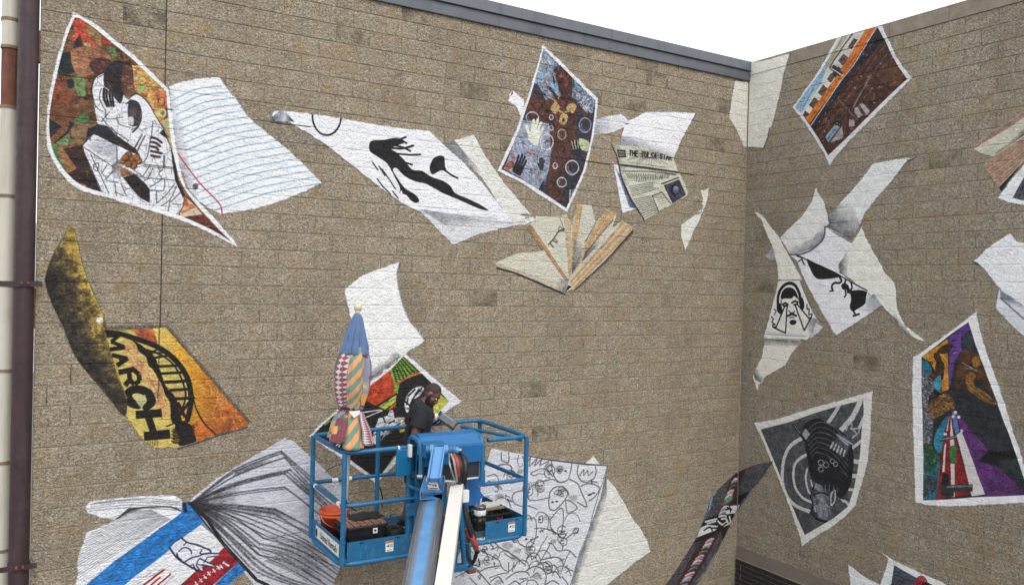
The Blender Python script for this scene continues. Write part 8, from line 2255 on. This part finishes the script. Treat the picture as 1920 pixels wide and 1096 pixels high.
hand3(body, wrL, fx * .9 - uz * .35 - lf * .2, -uz * .8 - lf * .5, -1)
bo_ = voxel(body, 'body', SKIN, per, .007, 3)
# eyes, looking down
for s_ in (-1, 1):
    q = MB(); q.ell(H(.083, .032 * s_, .008), (.012, .014, .008), (hf, hl, hu), 14, 10); e_ = q.build('eye', M_EYE, per)
    q = MB(); q.ell(H(.092, .032 * s_, .003), (.004, .006, .005), (hf, hl, hu), 10, 8); q.build('iris', M_IRIS, e_)
    q = MB(); q.tube([H(.098, .016 * s_, .034), H(.096, .034 * s_, .04), H(.082, .052 * s_, .034)], .004, 6); q.build('eyebrow', M_BEARD, per)
# beard along jaw, chin and upper lip; close cropped hair
q = MB()
q.ell(H(.06, 0, -.10), (.05, .05, .042), (hf, hl, hu), 18, 12); q.ell(H(.035, 0, -.085), (.05, .064, .04), (hf, hl, hu), 18, 12)
for s_ in (-1, 1):
    chain(q, [(H(.005, .074 * s_, .0), .008, .014), (H(.01, .072 * s_, -.03), .012, .024), (H(.025, .063 * s_, -.065), .016, .032), (H(.05, .04 * s_, -.095), .02, .034)], 10)
    q.ell(H(.093, .018 * s_, -.046), (.010, .018, .006), (hf, hl, hu)); q.ell(H(.085, .034 * s_, -.062), (.010, .010, .02), (hf, hl, hu))
voxel(q, 'beard', M_BEARD, per, .006, 2)
q = MB(); q.ell(H(-.010, 0, .042), (.097, .0785, .0955), (hf, hl, hu), 24, 18); q.build('cropped_hair', basic('cropped_hair', (52, 38, 34), .8, var=.12, scale=40, bump=.15, bscale=200), per)
# t-shirt with short sleeves, shorts
q = MB()
chain(q, [(L(-.045, 0, .90), .178, .135), (HIP + uz * .08, .182, .137), (L(-.02, 0, 1.10), .172, .135), (L(.01, 0, 1.22), .19, .142), (CHEST, .203, .145), (L(.038, 0, 1.40), .19, .128), (L(.042, 0, 1.46), .13, .096), (L(.06, 0, 1.482), .080, .080)], 24)
for s_, e_ in ((shR, elR), (shL, elL)):
    chain(q, [(s_ - (s_ - CHEST) * .3 + uz * .02, .07, .07), (s_ + uz * .008, .083, .082), (s_ * .62 + e_ * .38, .083, .085), (s_ * .28 + e_ * .72, .082, .088)], 16)
rsn = random.Random(9)
for k in range(9):        # soft folds across the back and side
    a = rsn.uniform(-.14, .14); z0 = rsn.uniform(.98, 1.32)
    q.tube([L(-.13 + .02 * math.sin(k), a, z0), L(-.10, a * 1.1 - .05, z0 + .05), L(-.02, -.17, z0 + .08)], .016, 8, rr=[.004, .013, .004])
voxel(q, 'tee_shirt', M_SHIRT, per, .010, 2)
q = MB()
chain(q, [(L(-.05, 0, .80), .15, .12), (HIP - uz * .04, .175, .13), (HIP + uz * .04, .172, .13), (HIP + uz * .10, .165, .125)], 20)
for h_, k_ in ((hipR, knR), (hipL, knL)):
    chain(q, [(h_ + uz * .05, .09, .10), (h_ - uz * .06, .112, .118), (h_ * .5 + k_ * .5, .108, .112), (h_ * .1 + k_ * .9 - uz * .02, .105, .108)], 16)
voxel(q, 'shorts', M_SHORT, per, .010, 2)
for a_ in (anR, anL):
    q = MB(); q.ell(a_ + fx * .065 - uz * .035, (.145, .053, .05), (fx, lf, uz), 18, 10); q.tube([a_ - uz * .03, a_ + uz * .015], .05, 14)
    sh_ = voxel(q, 'shoe', M_SHOE, per, .008, 2)
    q = MB(); q.prism([(x * .152 + .065, y * .056) for x, y in [(math.cos(t), math.sin(t)) for t in np.linspace(0, 2 * math.pi, 25)[:-1]]], 0, .02, a_ - uz * .0815, fx, lf, uz); q.build('sole', M_SOLE, sh_)
# paper label print on the chest
q = MB(); c_ = L(.175, -.055, 1.33); q.ell(c_, (.006, .02, .03), (fx, lf, uz), 10, 8); q.build('chest_print', basic('dull_red_print', (110, 52, 50), .8), per)
